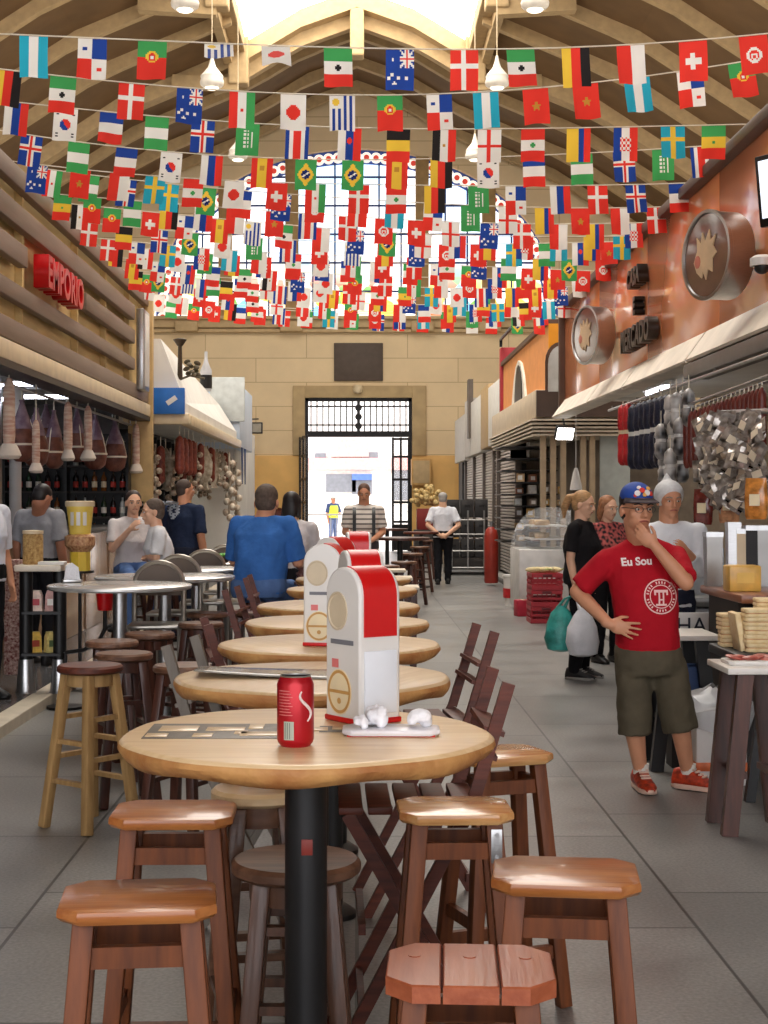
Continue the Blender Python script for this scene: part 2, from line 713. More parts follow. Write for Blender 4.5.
L.new(mx.outputs['Result'], pb.inputs['Base Color'])
pb.inputs['Emission Strength'].default_value = 1.25
m_stain = m
b = MB()
for i in range(48):
    xa, xb = -WX + 2 * WX * i / 48, -WX + 2 * WX * (i + 1) / 48
    b.quad((xa, YB + .3, WZ0 - .1), (xb, YB + .3, WZ0 - .1), (xb, YB + .3, arch_z(xb) + .1), (xa, YB + .3, arch_z(xa) + .1))
struct(b.build('window_1', m_stain, smooth=False))
b = MB()
for x in (-4.05, -2.0, 2.0, 4.05):
    b.box((x, YB + .15, (WZ0 + arch_z(x)) / 2), (.40, .4, arch_z(x) - WZ0), bev=.03)
trim(b, mat('mullion_stone', (170, 138, 92), .75))
m_lead = mat('window_lead', (44, 62, 120), .5)
b = MB()
z = WZ0 + .85
while z < WZ1 - .2:
    q = ((z - WZ0) / (WZ1 - WZ0)) ** (1 / .9)
    hx = WX * math.sqrt(max(0, 1 - q * q))
    b.box((0, YB + .24, z), (2 * hx, .06, .055))
    z += .88
for k in range(-9, 10):
    x = k * .68
    if abs(abs(x) - 2.0) > .25 and abs(abs(x) - 4.05) > .25 and abs(x) < WX - .2:
        b.box((x, YB + .24, (WZ0 + arch_z(x)) / 2), (.05, .05, arch_z(x) - WZ0))
trim(b, m_lead, smooth=False)
b = MB()
m_blueband = mat('arch_band', (52, 84, 170), .4)
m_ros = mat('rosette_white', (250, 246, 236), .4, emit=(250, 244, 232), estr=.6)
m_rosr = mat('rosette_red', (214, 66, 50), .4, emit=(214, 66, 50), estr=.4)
k = 64
for i in range(k + 1):
    t = PI * i / k
    cx, cz = -(WX - .22) * math.cos(t), WZ0 + .05 + (WZ1 - WZ0 - .28) * (max(0, math.sin(t)) ** .9)
    if i % 1 == 0:
        b.cyl((cx, YB + .26, cz), (cx, YB + .16, cz), .165, n=14)
        b.cyl((cx, YB + .2, cz), (cx, YB + .14, cz), .085, n=10, m=1)
trim(b, [m_ros, m_rosr])
b = MB()
rr = []
for i in range(49):
    t = PI * i / 48
    p = []
    for r in (0, .42):
        cx, cz = -(WX - r) * math.cos(t), WZ0 + (WZ1 - WZ0 - r) * (max(0, math.sin(t)) ** .9)
        p.append((cx, cz))
    rr.append([Vector((p[0][0], YB + .29, p[0][1])), Vector((p[0][0], YB + .22, p[0][1])), Vector((p[1][0], YB + .22, p[1][1])), Vector((p[1][0], YB + .29, p[1][1]))])
b.rings(rr)
trim(b, m_blueband, smooth=False)

# the doorway: transom grille, a leaf folded inwards on the left, a glazed leaf on the right
d1 = bpy.data.objects.new('door_1', None)
COL.objects.link(d1)
d1['kind'] = 'structure'
zt = W(0, 434, YB).z
b = MB()
b.box(((DX0 + DX1) / 2, YB + .1, zt), (DX1 - DX0, .2, .18))
b.box((DX0 + .05, YB + .1, DZ / 2), (.10, .16, DZ))
b.box((DX1 - .05, YB + .1, DZ / 2), (.10, .16, DZ))
b.box(((DX0 + DX1) / 2, YB + .1, DZ - .05), (DX1 - DX0, .16, .10))
struct(b.build('door_frame', m_dark, d1, smooth=False))
b = MB()
nb = 18
for i in range(1, nb):
    x = DX0 + (DX1 - DX0) * i / nb
    b.cyl((x, YB + .1, zt), (x, YB + .1, DZ), .022 if i != 9 else .05, n=6)
for z in (zt + .28, DZ - .25):
    b.box(((DX0 + DX1) / 2, YB + .1, z), (DX1 - DX0, .05, .05))
for k in range(4):
    b.lathe([(.0, -.02), (.11, -.02), (.11, .02), (.0, .02)], ((DX0 + DX1) / 2, YB + .08, zt + .25 + .28 * k), 10, R=Matrix.Rotation(PI / 2, 3, 'X'))
struct(b.build('transom_grille', m_dark, d1, smooth=False))
m_pane = mat('door_glass', (236, 240, 244), .08, alpha=.15, var=.0)


def leaf(name, x0, y0, x1, y1, z1):
    b = MB()
    p0, p1 = Vector((x0, y0, 0)), Vector((x1, y1, 0))
    for t in (0.03, .5, .97):
        q = p0.lerp(p1, t)
        b.bar(q, q + Vector((0, 0, z1)), .07, .07)
    for z in (.06, .9, 1.5, 2.2, 2.9, z1 - .05):
        b.bar(p0 + Vector((0, 0, z)), p1 + Vector((0, 0, z)), .05, .07, up=(0, 0, 1))
    d = (p1 - p0).normalized()
    b.bar(p0 + Vector((0, 0, .42)), p1 + Vector((0, 0, .42)), .8, .02, up=d.cross(Vector((0, 0, 1))))
    o = struct(b.build(name, m_dark, d1, smooth=False))
    g = MB()
    nn = d.cross(Vector((0, 0, 1))) * .008
    g.rings([[p0 + nn + Vector((0, 0, .8)), p1 + nn + Vector((0, 0, .8)), p1 - nn + Vector((0, 0, .8)), p0 - nn + Vector((0, 0, .8))],
             [p0 + nn + Vector((0, 0, z1)), p1 + nn + Vector((0, 0, z1)), p1 - nn + Vector((0, 0, z1)), p0 - nn + Vector((0, 0, z1))]])
    struct(g.build('leaf_glass', m_pane, o, smooth=False))


leaf('door_leaf', DX0 - .15, YB - .15, DX0 + .12, YB - 1.7, zt - .1)
leaf('door_leaf', DX1 - .60, YB + .1, DX1 - .08, YB + .1, zt - .1)

# the street outside
slab('street_ground', -20, 20, YB + .5, 90, -0.25, -0.03, mat('street_paving', (214, 210, 204), .8))
st = bpy.data.objects.new('building_backdrop', None)
COL.objects.link(st)
st['kind'] = 'structure'
b = MB()
b.box((0, 76.5, 5), (30, 1, 10))
struct(b.build('street_facade', mat('street_wall', (248, 238, 230), .8), st, smooth=False))
b = MB()
b.box((0, 75.9, W(0, 464, 76).z), (30, .4, .6))
b.box((W(350, 0, 76).x, 75.9, W(0, 448, 76).z), (1.9, .4, .9))
struct(b.build('facade_band', mat('pink_band', (232, 166, 160), .8), st, smooth=False))
b = MB()
for a, c, t, e in ((326, 356, 474, 492), (352, 372, 474, 494), (393, 408, 470, 500), (315, 326, 453, 458), (362, 378, 452, 458)):
    p, q = W(a, t, 75.9), W(c, e, 75.9)
    b.box(((p.x + q.x) / 2, 75.9, (p.z + q.z) / 2), (q.x - p.x, .2, p.z - q.z))
struct(b.build('facade_window', mat('street_dark', (120, 122, 128), .4), st, smooth=False))
b = MB()
p, q = W(352, 474, 75.6), W(372, 480, 75.6)
b.box(((p.x + q.x) / 2, 75.6, (p.z + q.z) / 2), (q.x - p.x, .2, p.z - q.z))
struct(b.build('facade_sign', mat('street_blue', (80, 110, 190), .5), st, smooth=False))
# ------------------------------------------------------------------ bunting strings and flags
PAL = {'r': (238, 60, 48), 'w': (246, 244, 238), 'g': (70, 168, 92), 'b': (34, 70, 160), 'c': (44, 176, 206), 'y': (246, 206, 70), 'k': (38, 34, 34),
       'G': (40, 150, 80), 'n': (24, 44, 112), 'o': (206, 150, 60), 'd': (206, 40, 50)}
PK = list(PAL)
FM = [mat('flag_' + k if k.islower() else 'flag_dark_' + k.lower(), PAL[k], 0.75, var=0.03, transl=0.45) for k in PK]


def vs(*cs):
    return lambda u, v: cs[min(len(cs) - 1, int(u * len(cs)))]


def hs(*cs):
    return lambda u, v: cs[min(len(cs) - 1, int(v * len(cs)))]


def disc(base, c, u0, v0, r, c2=None, r2=0):
    def f(u, v):
        d = math.hypot((u - u0) * 0.72, v - v0)
        if c2 and d < r2:
            return c2
        return c if d < r else base(u, v)
    return f


def cross(bg, c, u0, v0, w, c2=None, w2=0):
    def f(u, v):
        a, b = abs(u - u0) * .72, abs(v - v0)
        if c2 and (a < w2 or b < w2):
            return c2
        return c if (a < w or b < w) else bg
    return f


def oz(u, v):
    if u > .5 and v < .45:
        a, b = abs(u - .75) * .72, abs(v - .225)
        if a < .03 or b < .03:
            return 'r'
        if a < .065 or b < .065 or abs(a - b * .8) < .025:
            return 'w'
        return 'b'
    for a, b in ((.25, .25), (.72, .72), (.22, .62), (.3, .85), (.45, .7), (.12, .72)):
        if math.hypot((u - a) * .72, v - b) < .045:
            return 'w'
    return 'b'


def panama(u, v):
    if u < .5 and v < .5:
        return 'b' if math.hypot((u - .25) * .72, v - .25) < .06 else 'w'
    if u >= .5 and v >= .5:
        return 'r' if math.hypot((u - .75) * .72, v - .75) < .06 else 'w'
    return 'b' if v < .5 else 'r'


def korea(u, v):
    if math.hypot((u - .5) * .72, v - .5) < .17:
        return 'r' if u + .2 * math.sin(v * 6) > .52 else 'b'
    if abs(abs(u - .5) - .33) < .08 and abs(abs(v - .5) - .33) < .06:
        return 'k' if int(v * 30) % 2 else 'w'
    return 'w'


def uruguay(u, v):
    if u < .5 and v < .36:
        return 'y' if math.hypot((u - .25) * .72, v - .18) < .1 else 'w'
    return 'b' if int(u * 9) % 2 else 'w'


def brazil(u, v):
    if math.hypot((u - .5) * .72, v - .5) < .15:
        return 'w' if abs((u - .5) * .5 + (v - .5)) < .025 else 'n'
    return 'y' if abs(u - .5) / .42 + abs(v - .5) / .4 < 1 else 'g'


def swiss(u, v):
    a, b = abs(u - .5) * .72, abs(v - .5)
    return 'w' if (a < .06 and b < .2) or (b < .08 and a < .2) else 'r'


def star(bg, c, r):
    def f(u, v):
        a, b = (u - .5) * .72, v - .5
        d = math.hypot(a, b)
        t = math.atan2(a, -b)
        k = .5 + .5 * math.cos(5 * t)
        return c if r * .45 + r * .55 * k ** 2 > d > 0.02 else bg
    return f


def portugal(u, v):
    d = math.hypot((u - .5) * .72, v - .4)
    if d < .1:
        return 'r' if d > .05 else 'w'
    if d < .15:
        return 'y'
    return 'g' if v < .4 else 'r'


def tunis(u, v):
    a, b = (u - .5) * .72, v - .5
    d = math.hypot(a, b)
    if d < .2:
        d2 = math.hypot(a, b - .03)
        return 'r' if (d < .13 and not d2 < .08) or d2 < .045 else 'w'
    return 'r'


def saudi(u, v):
    return 'w' if (.3 < u < .55 and .2 < v < .8 and int(v * 24) % 3 and int(u * 20) % 3) or (.64 < u < .7 and .25 < v < .75) else 'g'


FLAGS = {
    'Argentine': vs('c', 'w', 'c'), 'Panamanian': panama, 'Portuguese': portugal, 'Uruguayan': uruguay, 'Japanese': disc(hs('w'), 'r', .5, .5, .2),
    'Iranian': disc(vs('r', 'w', 'g'), 'r', .5, .5, .05), 'Australian': oz, 'Danish': cross('r', 'w', .5, .4, .06), 'Mexican': disc(hs('g', 'w', 'r'), 'k', .5, .5, .08),
    'German': vs('y', 'r', 'k'), 'Polish': vs('r', 'w'), 'Swiss': swiss, 'Tunisian': tunis, 'Moroccan': star('r', 'o', .16), 'Belgian': hs('k', 'y', 'r'),
    'Egyptian': disc(vs('k', 'w', 'r'), 'o', .5, .5, .06), 'English': cross('w', 'r', .5, .5, .06), 'Peruvian': disc(hs('r', 'w', 'r'), 'g', .5, .5, .08),
    'Colombian': lambda u, v: 'y' if u < .5 else ('b' if u < .75 else 'r'), 'Serbian': disc(vs('w', 'b', 'r'), 'r', .5, .4, .09), 'Icelandic': cross('b', 'w', .5, .4, .1, 'r', .045),
    'Swedish': cross('c', 'y', .5, .4, .07), 'Senegalese': star('y', 'g', 0) if False else disc(hs('g', 'y', 'r'), 'g', .5, .5, .06), 'Nigerian': hs('g', 'w', 'g'),
    'South Korean': korea, 'French': hs('b', 'w', 'r'), 'Russian': vs('w', 'b', 'r'), 'Costa Rican': lambda u, v: ('b', 'w', 'r', 'r', 'w', 'b')[min(5, int(u * 6))],
    'Spanish': lambda u, v: ('r' if u < .27 or u > .73 else ('o' if math.hypot((u - .5) * .72, v - .33) < .09 else 'y')), 'Brazilian': brazil, 'Saudi': saudi,
    'Croatian': lambda u, v: ('r' if (int(u * 12) + int(v * 12)) % 2 else 'w') if abs(u - .5) < .2 and abs(v - .5) < .2 else vs('b', 'w', 'r')(u, v)}
FW, FH = 0.172, 0.238
_fmesh = {}


def flag_mesh(nm, var):
    if (nm, var) in _fmesh:
        return _fmesh[(nm, var)]
    f = FLAGS[nm]
    bm = bmesh.new()
    nu, nv = 18, 24
    rg = random.Random(hash(var) + len(nm))
    ph, am = var * 2.1, (.010, .016, .007)[var % 3]
    vt = []
    for j in range(nv + 1):
        row = []
        for i in range(nu + 1):
            u, v = i / nu, j / nv
            y = am * math.sin(u * 5 + ph + v * 2.0) * v * 1.25 + .02 * (v ** 2) * math.cos(ph)
            row.append(bm.verts.new(((u - .5) * FW + .006 * v * math.sin(ph * 3), y, -v * FH * (1 - .01 * math.sin(u * 6 + ph)))))
        vt.append(row)
    for j in range(nv):
        for i in range(nu):
            fc = bm.faces.new([vt[j][i], vt[j + 1][i], vt[j + 1][i + 1], vt[j][i + 1]])
            fc.material_index = PK.index(f((i + .5) / nu, (j + .5) / nv))
    me = bpy.data.meshes.new('flag')
    bm.to_mesh(me)
    bm.free()
    for m in FM:
        me.materials.append(m)
    me.shade_smooth()
    _fmesh[(nm, var)] = me
    return me


ORD = ['front', 'second', 'third', 'fourth', 'fifth', 'sixth', 'seventh', 'eighth', 'ninth', 'tenth', 'eleventh', 'twelfth', 'thirteenth', 'fourteenth',
       'fifteenth', 'sixteenth', 'seventeenth', 'eighteenth']
# the strings one can read in the photograph: pixel of every flag's middle, then its design
A = 'Argentine Panamanian Portuguese Uruguayan Japanese Mexican Australian Danish Mexican German Polish Swiss Tunisian'.split()
R1 = list(zip((38, 96, 155, 220, 276, 338, 400, 465, 522, 578, 634, 697, 757), A))
R2 = list(zip((13, 66, 133, 190, 242, 293, 342, 390, 440, 487, 537, 587, 638, 690, 740),
              'German Mexican Danish Australian Iranian Japanese Uruguayan Portuguese Panamanian Argentine Moroccan Moroccan Argentine Panamanian Portuguese'.split()))
R3 = [(18, 'Russian'), (66, 'South Korean'), (111, 'French'), (156, 'Nigerian'), (202, 'Icelandic'), (247, 'Saudi'), (297, 'Costa Rican'), (350, 'Serbian'), (399, 'Belgian'),
      (445, 'Egyptian'), (490, 'English'), (533, 'Peruvian'), (578, 'Colombian'), (624, 'Croatian'), (670, 'Swedish'), (710, 'Senegalese')]
R4 = [(30, 'Icelandic'), (77, 'Nigerian'), (125, 'French'), (170, 'South Korean'), (211, 'Russian'), (262, 'Spanish'), (306, 'Brazilian'), (353, 'Brazilian'), (397, 'Spanish'),
      (441, 'German'), (487, 'South Korean'), (532, 'French'), (579, 'Nigerian'), (621, 'Icelandic'), (660, 'Saudi'), (698, 'Costa Rican')]
ROWS = [R1, R2, R3, R4]
YS = [9.06, 10.0, 10.95, 11.85]
while len(YS) < 17:
    YS.append(YS[-1] + 0.78)
names = sorted(FLAGS)
rg = random.Random(21)
m_string = mat('bunting_cord', (232, 222, 200), .8)
seen = set()
for k, Yk in enumerate(YS):
    # sag of the string: height at the left stall, the middle and the right stall
    if k == 0:
        zl, zc, zr = CZ + 470 / F * Yk, CZ + 452 / F * Yk, CZ + 478 / F * Yk
    elif k == 1:
        zl, zc, zr = CZ + 438 / F * Yk, CZ + 409 / F * Yk, CZ + 446 / F * Yk
    elif k == 2:
        zl, zc, zr = CZ + 403 / F * Yk, CZ + 376 / F * Yk, CZ + 372 / F * Yk
    elif k == 3:
        zl, zc, zr = CZ + 374 / F * Yk, CZ + 341 / F * Yk, CZ + 354 / F * Yk
    else:
        zl, zc, zr = 4.50 + rg.uniform(-.05, .08), 4.26 + rg.uniform(-.07, .07), 4.22 + rg.uniform(-.03, .07)
    XL, XR = -2.98, 2.95

    def zs(x, zl=zl, zc=zc, zr=zr):
        t = (x - XL) / (XR - XL) * 2 - 1
        a = (zl + zr) / 2 - zc
        return zc + (zr - zl) / 2 * t + a * t * t

    def ys(x, Yk=Yk, k=k):
        return Yk + .12 * math.sin(x * .9 + k)
    b = MB()
    b.tube([(XL + (XR - XL) * i / 24, ys(XL + (XR - XL) * i / 24), zs(XL + (XR - XL) * i / 24)) for i in range(25)], .0045, 5)
    s = b.build('bunting_cord', m_string)
    lab = 'thin white bunting cord carrying the %s row of small flags' % (ORD[k] if k < len(YS) - 1 else 'rearmost')
    tag(s, lab, 'bunting cord', 'bunting cords across the hall')
    if k < len(ROWS):
        row = [((px - VX) / F * Yk, nm) for px, nm in ROWS[k]]
        if k > 0:
            while row[-1][0] < XR - .3:
                row.append((row[-1][0] + .31, rg.choice(names)))
        while row[0][0] > XL + .42:
            row.insert(0, (row[0][0] - .335, rg.choice(names)))
    else:
        n = 17
        row = []
        st0 = XL + .16 + rg.uniform(0, .12)
        for i in range(n):
            row.append((st0 + i * .338 + rg.uniform(-.03, .03), None))
    # designs for the unread flags: no neighbour triple twice on a string
    seq = [nm for _, nm in row]
    pool = []
    for i in range(len(seq)):
        if seq[i] is None:
            if not pool:
                pool = names + ['Danish', 'Swiss', 'Japanese', 'Tunisian', 'English', 'Portuguese', 'Moroccan', 'Peruvian', 'Polish', 'Australian', 'Danish', 'Spanish']
                rg.shuffle(pool)
            for q in range(len(pool)):
                if pool[q] not in seq[max(0, i - 4):i]:
                    seq[i] = pool.pop(q)
                    break
            else:
                seq[i] = pool.pop()
    for i, (x, _) in enumerate(row):
        nm = seq[i]
        var = rg.randrange(3)
        o = bpy.data.objects.new('hanging_flag', flag_mesh(nm, var))
        COL.objects.link(o)
        o.location = (x, ys(x), zs(x) - .0055)
        o.rotation_euler = (rg.uniform(-.14, .10), -math.atan((zs(x + .05) - zs(x - .05)) / .1), math.atan((ys(x + .05) - ys(x - .05)) / .1))
        if k == 0 and row[i][1] in ('Uruguayan', 'Japanese') or (k == 0 and i == 5):
            o.rotation_euler = (-.92, .0, .1)           # blown up by the draught
        on = 'on the %s bunting string' % ORD[k] if k < len(YS) - 1 else 'on the rearmost bunting string'
        if i == 0:
            lab = '%s flag beside the %s one at the left end %s' % (nm, seq[1], on)
        elif i == len(seq) - 1:
            lab = '%s flag beside the %s one at the right end %s' % (nm, seq[-2], on)
        else:
            lab = '%s flag hanging between the %s and %s flags %s' % (nm, seq[i - 1], seq[i + 1], on)
        if lab in seen:
            lab = lab.replace('%s flag ' % nm, 'other %s flag ' % nm, 1)
        seen.add(lab)
        tag(o, lab, 'flag', 'flags on the bunting strings')
# ------------------------------------------------------------------ tables, stools, chairs of the middle row
w_table = wood('pale_table_wood', (208, 176, 130), .35, .10, axis=0, rgb2=(224, 196, 154), coat=.2)
w_bark = mat('table_bark', (206, 154, 92), .6, var=.3, scale=9, bump=.5, bscale=20, rgb2=(164, 104, 56))
w_seat = wood('orange_seat', (160, 92, 44), .3, .2, axis=0, coat=.3, rgb2=(192, 124, 66))
w_seatr = wood('reddish_seat', (150, 74, 44), .3, .15, axis=1, coat=.3, rgb2=(176, 96, 62))
w_leg = wood('stool_leg', (88, 44, 18), .55, .25, axis=2, coat=0, rgb2=(124, 66, 28))
w_brown = wood('brown_wood', (88, 58, 42), .4, .25, axis=0, rgb2=(122, 86, 64))
w_natural = wood('natural_leg', (150, 116, 72), .5, .2, axis=2, rgb2=(178, 142, 92), coat=0)
w_dark = wood('dark_wood', (58, 32, 24), .4, .25, axis=2, rgb2=(84, 46, 34))
w_grey = wood('weathered_wood', (98, 90, 82), .6, .2, axis=2, coat=0, rgb2=(120, 112, 102))
w_wine = wood('wine_wood', (72, 32, 20), .5, .2, axis=0, rgb2=(104, 48, 30), coat=0)


def solid(mb, name, mats, parent):
    return mb.build(name, mats, parent)


def cut_square(hx, hy, c):
    return [(-hx + c, -hy), (hx - c, -hy), (hx, -hy + c), (hx, hy - c), (hx - c, hy), (-hx + c, hy), (-hx, hy - c), (-hx, -hy + c)]


def add_slab(b, poly, z0, z1, r=.010, m=0):
    """Board with softened edges."""
    def sc(k):
        out = []
        for x, y in poly:
            L = math.hypot(x, y)
            out.append((x * (L - k) / L, y * (L - k) / L))
        return out
    prof = [(r, z0), (0, z0 + r), (0, z1 - r), (r * .35, z1 - r * .3), (r * 1.1, z1)]
    b.rings([[Vector((x, y, z)) for x, y in sc(k)] for k, z in prof], m)


def make_stool(label, H=.78, hx=.175, hy=.165, seatm=None, legm=None, planks=False, group='square wooden bar stools', plate=False):
    t = thing('bar_stool', label, 'stool', group=group)
    b = MB()
    if planks:
        for k in (-1, 0, 1):
            w = hx * 2 / 3
            x0, x1 = k * w - w / 2 + .002, k * w + w / 2 - .002
            c = .045
            poly = [(x0 + (c if k < 0 else 0), -hy), (x1 - (c if k > 0 else 0), -hy), (x1, -hy + (c if k > 0 else 0)), (x1, hy - (c if k > 0 else 0)), (x1 - (c if k > 0 else 0), hy),
                    (x0 + (c if k < 0 else 0), hy), (x0, hy - (c if k < 0 else 0)), (x0, -hy + (c if k < 0 else 0))]
            if k >= 0:
                poly = [p for i, p in enumerate(poly) if p not in poly[:i]]
            else:
                poly = [p for i, p in enumerate(poly) if p not in poly[:i]]
            b.rings([[Vector((x, y, z)) for x, y in poly] for z in (H - .030, H - .003)])
            cx = sum(p[0] for p in poly) / len(poly)
            b.rings([[Vector((cx + (x - cx) * s, y * s2, z)) for x, y in poly] for z, s, s2 in ((H - .003, 1, 1), (H, .95, .98))])
            b.cyl((k * w, hy * .35, H - .001), (k * w, hy * .35, H + .0015), .011, n=10)
    else:
        add_slab(b, cut_square(hx, hy, .042), H - .028, H, .008)
    b.build('seat', seatm or w_seat, t)
    top, bot = (hx - .052, hy - .050), (hx + .01, hy + .01)
    LP = {}
    for sx in (-1, 1):
        for sy in (-1, 1):
            b = MB()
            p0 = Vector((sx * bot[0], sy * bot[1], 0))
            p1 = Vector((sx * top[0], sy * top[1], H - .028))
            LP[(sx, sy)] = (p0, p1)
            b.bar(p0, p1, .042, .042, bev=.004)
            b.build('leg', legm or w_leg, t)

    def at(sx, sy, z):
        p0, p1 = LP[(sx, sy)]
        return p0.lerp(p1, z / (H - .034))
    for z, h in ((H - .105, .042), (.17, .04)):
        for a, c in (((-1, -1), (1, -1)), ((-1, 1), (1, 1))):
            b = MB()
            b.bar(at(*a, z), at(*c, z), .022, h, up=(0, 0, 1))
            b.build('rail', legm or w_leg, t)
    for z, h in ((H - .105, .042), (.27, .04)):
        for a, c in (((-1, -1), (-1, 1)), ((1, -1), (1, 1))):
            b = MB()
            b.bar(at(*a, z), at(*c, z), .022, h, up=(0, 0, 1))
            b.build('rail', legm or w_leg, t)
    if plate:
        b = MB()
        p = at(1, -1, H - .09)
        b.box(p + Vector((0, -.0235, 0)), (.028, .004, .085), bev=.001)
        for dz in (-.028, 0, .028):
            b.cyl(p + Vector((0, -.025, dz)), p + Vector((0, -.0275, dz)), .006, n=8)
        b.build('bracket_plate', m_steel, t)['label'] = 'small steel bracket plate'
    return t


def make_round_stool(label, H=.78, R=.18, seatm=None, legm=None, group='round wooden bar stools', splay=.03, name='bar_stool'):
    t = thing(name, label, 'stool', group=group)
    b = MB()
    b.lathe([(0, H - .04), (R - .012, H - .04), (R, H - .03), (R, H - .012), (R - .01, H - .002), (0, H)], n=32)
    b.build('seat', seatm or w_brown, t)
    b = MB()
    b.lathe([(0, H - .10), (R * .72, H - .10), (R * .72, H - .04), (0, H - .04)], n=20)
    b.build('apron', legm or w_natural, t)
    LP = []
    for k in range(4):
        a = PI / 4 + k * PI / 2
        d = Vector((math.cos(a), math.sin(a), 0))
        p0, p1 = d * (R + splay), d * (R * .7) + Vector((0, 0, H - .045))
        LP.append((p0, p1))
        b = MB()
        b.bar(p0, p1, .045, .045, bev=.006)
        b.build('leg', legm or w_natural, t)
    for k in range(4):
        z = .24 if k % 2 else .36
        for zz in (z, z + .2):
            b = MB()
            b.bar(LP[k][0].lerp(LP[k][1], zz / H), LP[(k + 1) % 4][0].lerp(LP[(k + 1) % 4][1], zz / H), .03, .022, up=(0, 0, 1))
            b.build('rail', legm or w_natural, t)
    return t


def put(t, px, py, z, rz, label=None):
    """Set a stool or table so that its top (height z) shows at pixel (px, py)."""
    Y = (CZ - z) * F / (py - VY)
    t.location = ((px - VX) / F * Y, Y, 0)
    t.rotation_euler = (0, 0, rz)
    if label:
        t['label'] = label
    return t


# --- the round live-edge tables
def make_table(label, R, seed, inlay=False, H=1.03):
    t = thing('round_table', label, 'table', group='round pale wood tables in the middle row')
    rg = random.Random(seed)
    ph = [rg.uniform(0, 6.28) for _ in range(5)]

    def rr(a):
        return R * (1 + .010 * math.sin(3 * a + ph[0]) + .008 * math.sin(5 * a + ph[1]) + .006 * math.sin(9 * a + ph[2]))
    b = MB()
    n = 72
    prof = [(0.0, H - .05, 0), (.80, H - .05, 1), (.955, H - .047, 1), (.985, H - .033, 1), (1.0, H - .02, 1), (.992, H - .008, 0), (.975, H - .001, 0), (.96, H, 0), (0.0, H, 0)]
    rings = []
    for k, z, e in prof:
        rings.append([Vector((math.cos(2 * PI * i / n) * max(k, .001) * rr(2 * PI * i / n), math.sin(2 * PI * i / n) * max(k, .001) * rr(2 * PI * i / n),
                              z + (.005 * math.sin(7 * 2 * PI * i / n + ph[3]) if .9 < k < 1 and z < H - .03 else 0))) for i in range(n)])
    vsr = [[b.bm.verts.new(p) for p in r] for r in rings]
    for j, (a, c) in enumerate(zip(vsr[:-1], vsr[1:])):
        for i in range(n):
            q = (i + 1) % n
            b.face([a[i], a[q], c[q], c[i]], 1 if 1 <= j <= 4 else 0)
    b.face(list(reversed(vsr[0])), 0)
    b.face(vsr[-1], 0)
    b.build('tabletop', [w_table, w_bark], t, angle=50)
    b = MB()
    b.cyl((0, 0, .03), (0, 0, H - .055), .049, n=28)
    b.lathe([(0, H - .075), (.16, H - .075), (.16, H - .05), (0, H - .05)], n=20)
    b.build('pole', m_black, t)
    b = MB()
    b.lathe([(0, 0), (.10, 0), (.10, .018), (.06, .045), (0, .045)], n=28)
    b.build('base', m_black, t)
    if inlay:
        b = MB()
        b.box((-.185, .02, H), (.37, .22, .003), bev=.001)
        b.box((.11, .05, H), (.16, .09, .003), bev=.001)
        s = b.build('inlay_panel', mat('inlay_dark', (92, 82, 68), .5, var=.25, scale=30), t)
        s['label'] = 'dark inlaid strip of squares'
        b = MB()
        for x, y, w, h in ((-.34, -.012, .05, .03), (-.30, .05, .09, .05), (-.235, -.012, .045, .03), (-.19, .045, .09, .035), (-.12, .07, .035, .05), (-.10, .0, .10, .035), (-.03, .07, .035, .05), (-.04, .0, .04, .03),
                           (-.15, .012, .03, .03), (.02, .045, .06, .03), (.10, .055, .08, .03), (.16, .065, .04, .02)):
            b.box((x, .02 + (y - .03) * 1.6, H + .002), (w, h * 1.5, .0025), bev=.0008)
        b.build('inlay_chip', w_table, s)
    return t


TH = 1.03
TB = [(306, 372, 707), (313, 277, 661), (330, 223, 633), (336, 185, 614), (338, 163, 599)]
lab = ['foremost round pale wood table on a thick black pole, red can and tray on it', 'second round pale wood table from the front, carrying a grey plastic menu sheet',
       'third round pale wood table from the front, under the white dispenser with a red foot', 'fourth round pale wood table from the front, partly behind the dispensers',
       'fifth round pale wood table from the front, beside the man in the blue shirt', 'sixth round pale wood table from the front, its rim lit by the doorway',
       'seventh round pale wood table from the front, mostly behind the dispensers']
TY = []
for i, (px, w, yb) in enumerate(TB):
    dpr = F * (CZ - TH) / (yb - VY)
    d = dpr / (1 + w / F / 2)
    TY.append(((px - VX) / F * d, d, w / F * d / 2))
TY += [(-.03, 9.2, .40), (-.03, 10.4, .40)]
for i, (x, y, R) in enumerate(TY):
    t = make_table(lab[i], R, i + 3, inlay=(i == 0))
    t.location = (x, y, 0)
    t.rotation_euler = (0, 0, 0 if i == 0 else i * 1.1)
    if i == 0:
        b = MB()
        b.box((.004, -.0495, .775), (.026, .003, .036), bev=.001)
        b.build('sticker', mat('red_sticker', (120, 40, 30), .5, var=.3), t)['label'] = 'small worn red sticker'

# --- square stools round the first table
s = make_stool('square varnished orange stool at the left front corner of the foremost table', hx=.155, hy=.126)
put(s, 139, 894, .78, .10)
S2 = put(dup(s, (0, 0, 0), scale=1.0), 174, 809, .78, .02, 'square orange stool behind the left front one, under the left rim of the foremost table')
s3 = make_stool('square stool with pale worn seat and small steel bracket, right of the black pole', hx=.146, hy=.122, seatm=wood('worn_seat', (188, 118, 60), .25, .2, coat=.4, rgb2=(222, 172, 112)), plate=True)
put(s3, 454, 805, .78, .03)
S4 = put(dup(s, (0, 0, 0)), 565, 870, .78, -.12, 'square bright orange stool standing rightmost, in the open aisle')
s5 = make_stool('square reddish stool with three grooved seat planks at the bottom edge', hx=.143, hy=.118, seatm=w_seatr, planks=True)
put(s5, 470, 964, .78, -.06)
S6 = put(dup(s3, (0, 0, 0)), 500, 751, .78, .35, 'square stool tucked behind the right rim of the foremost table')
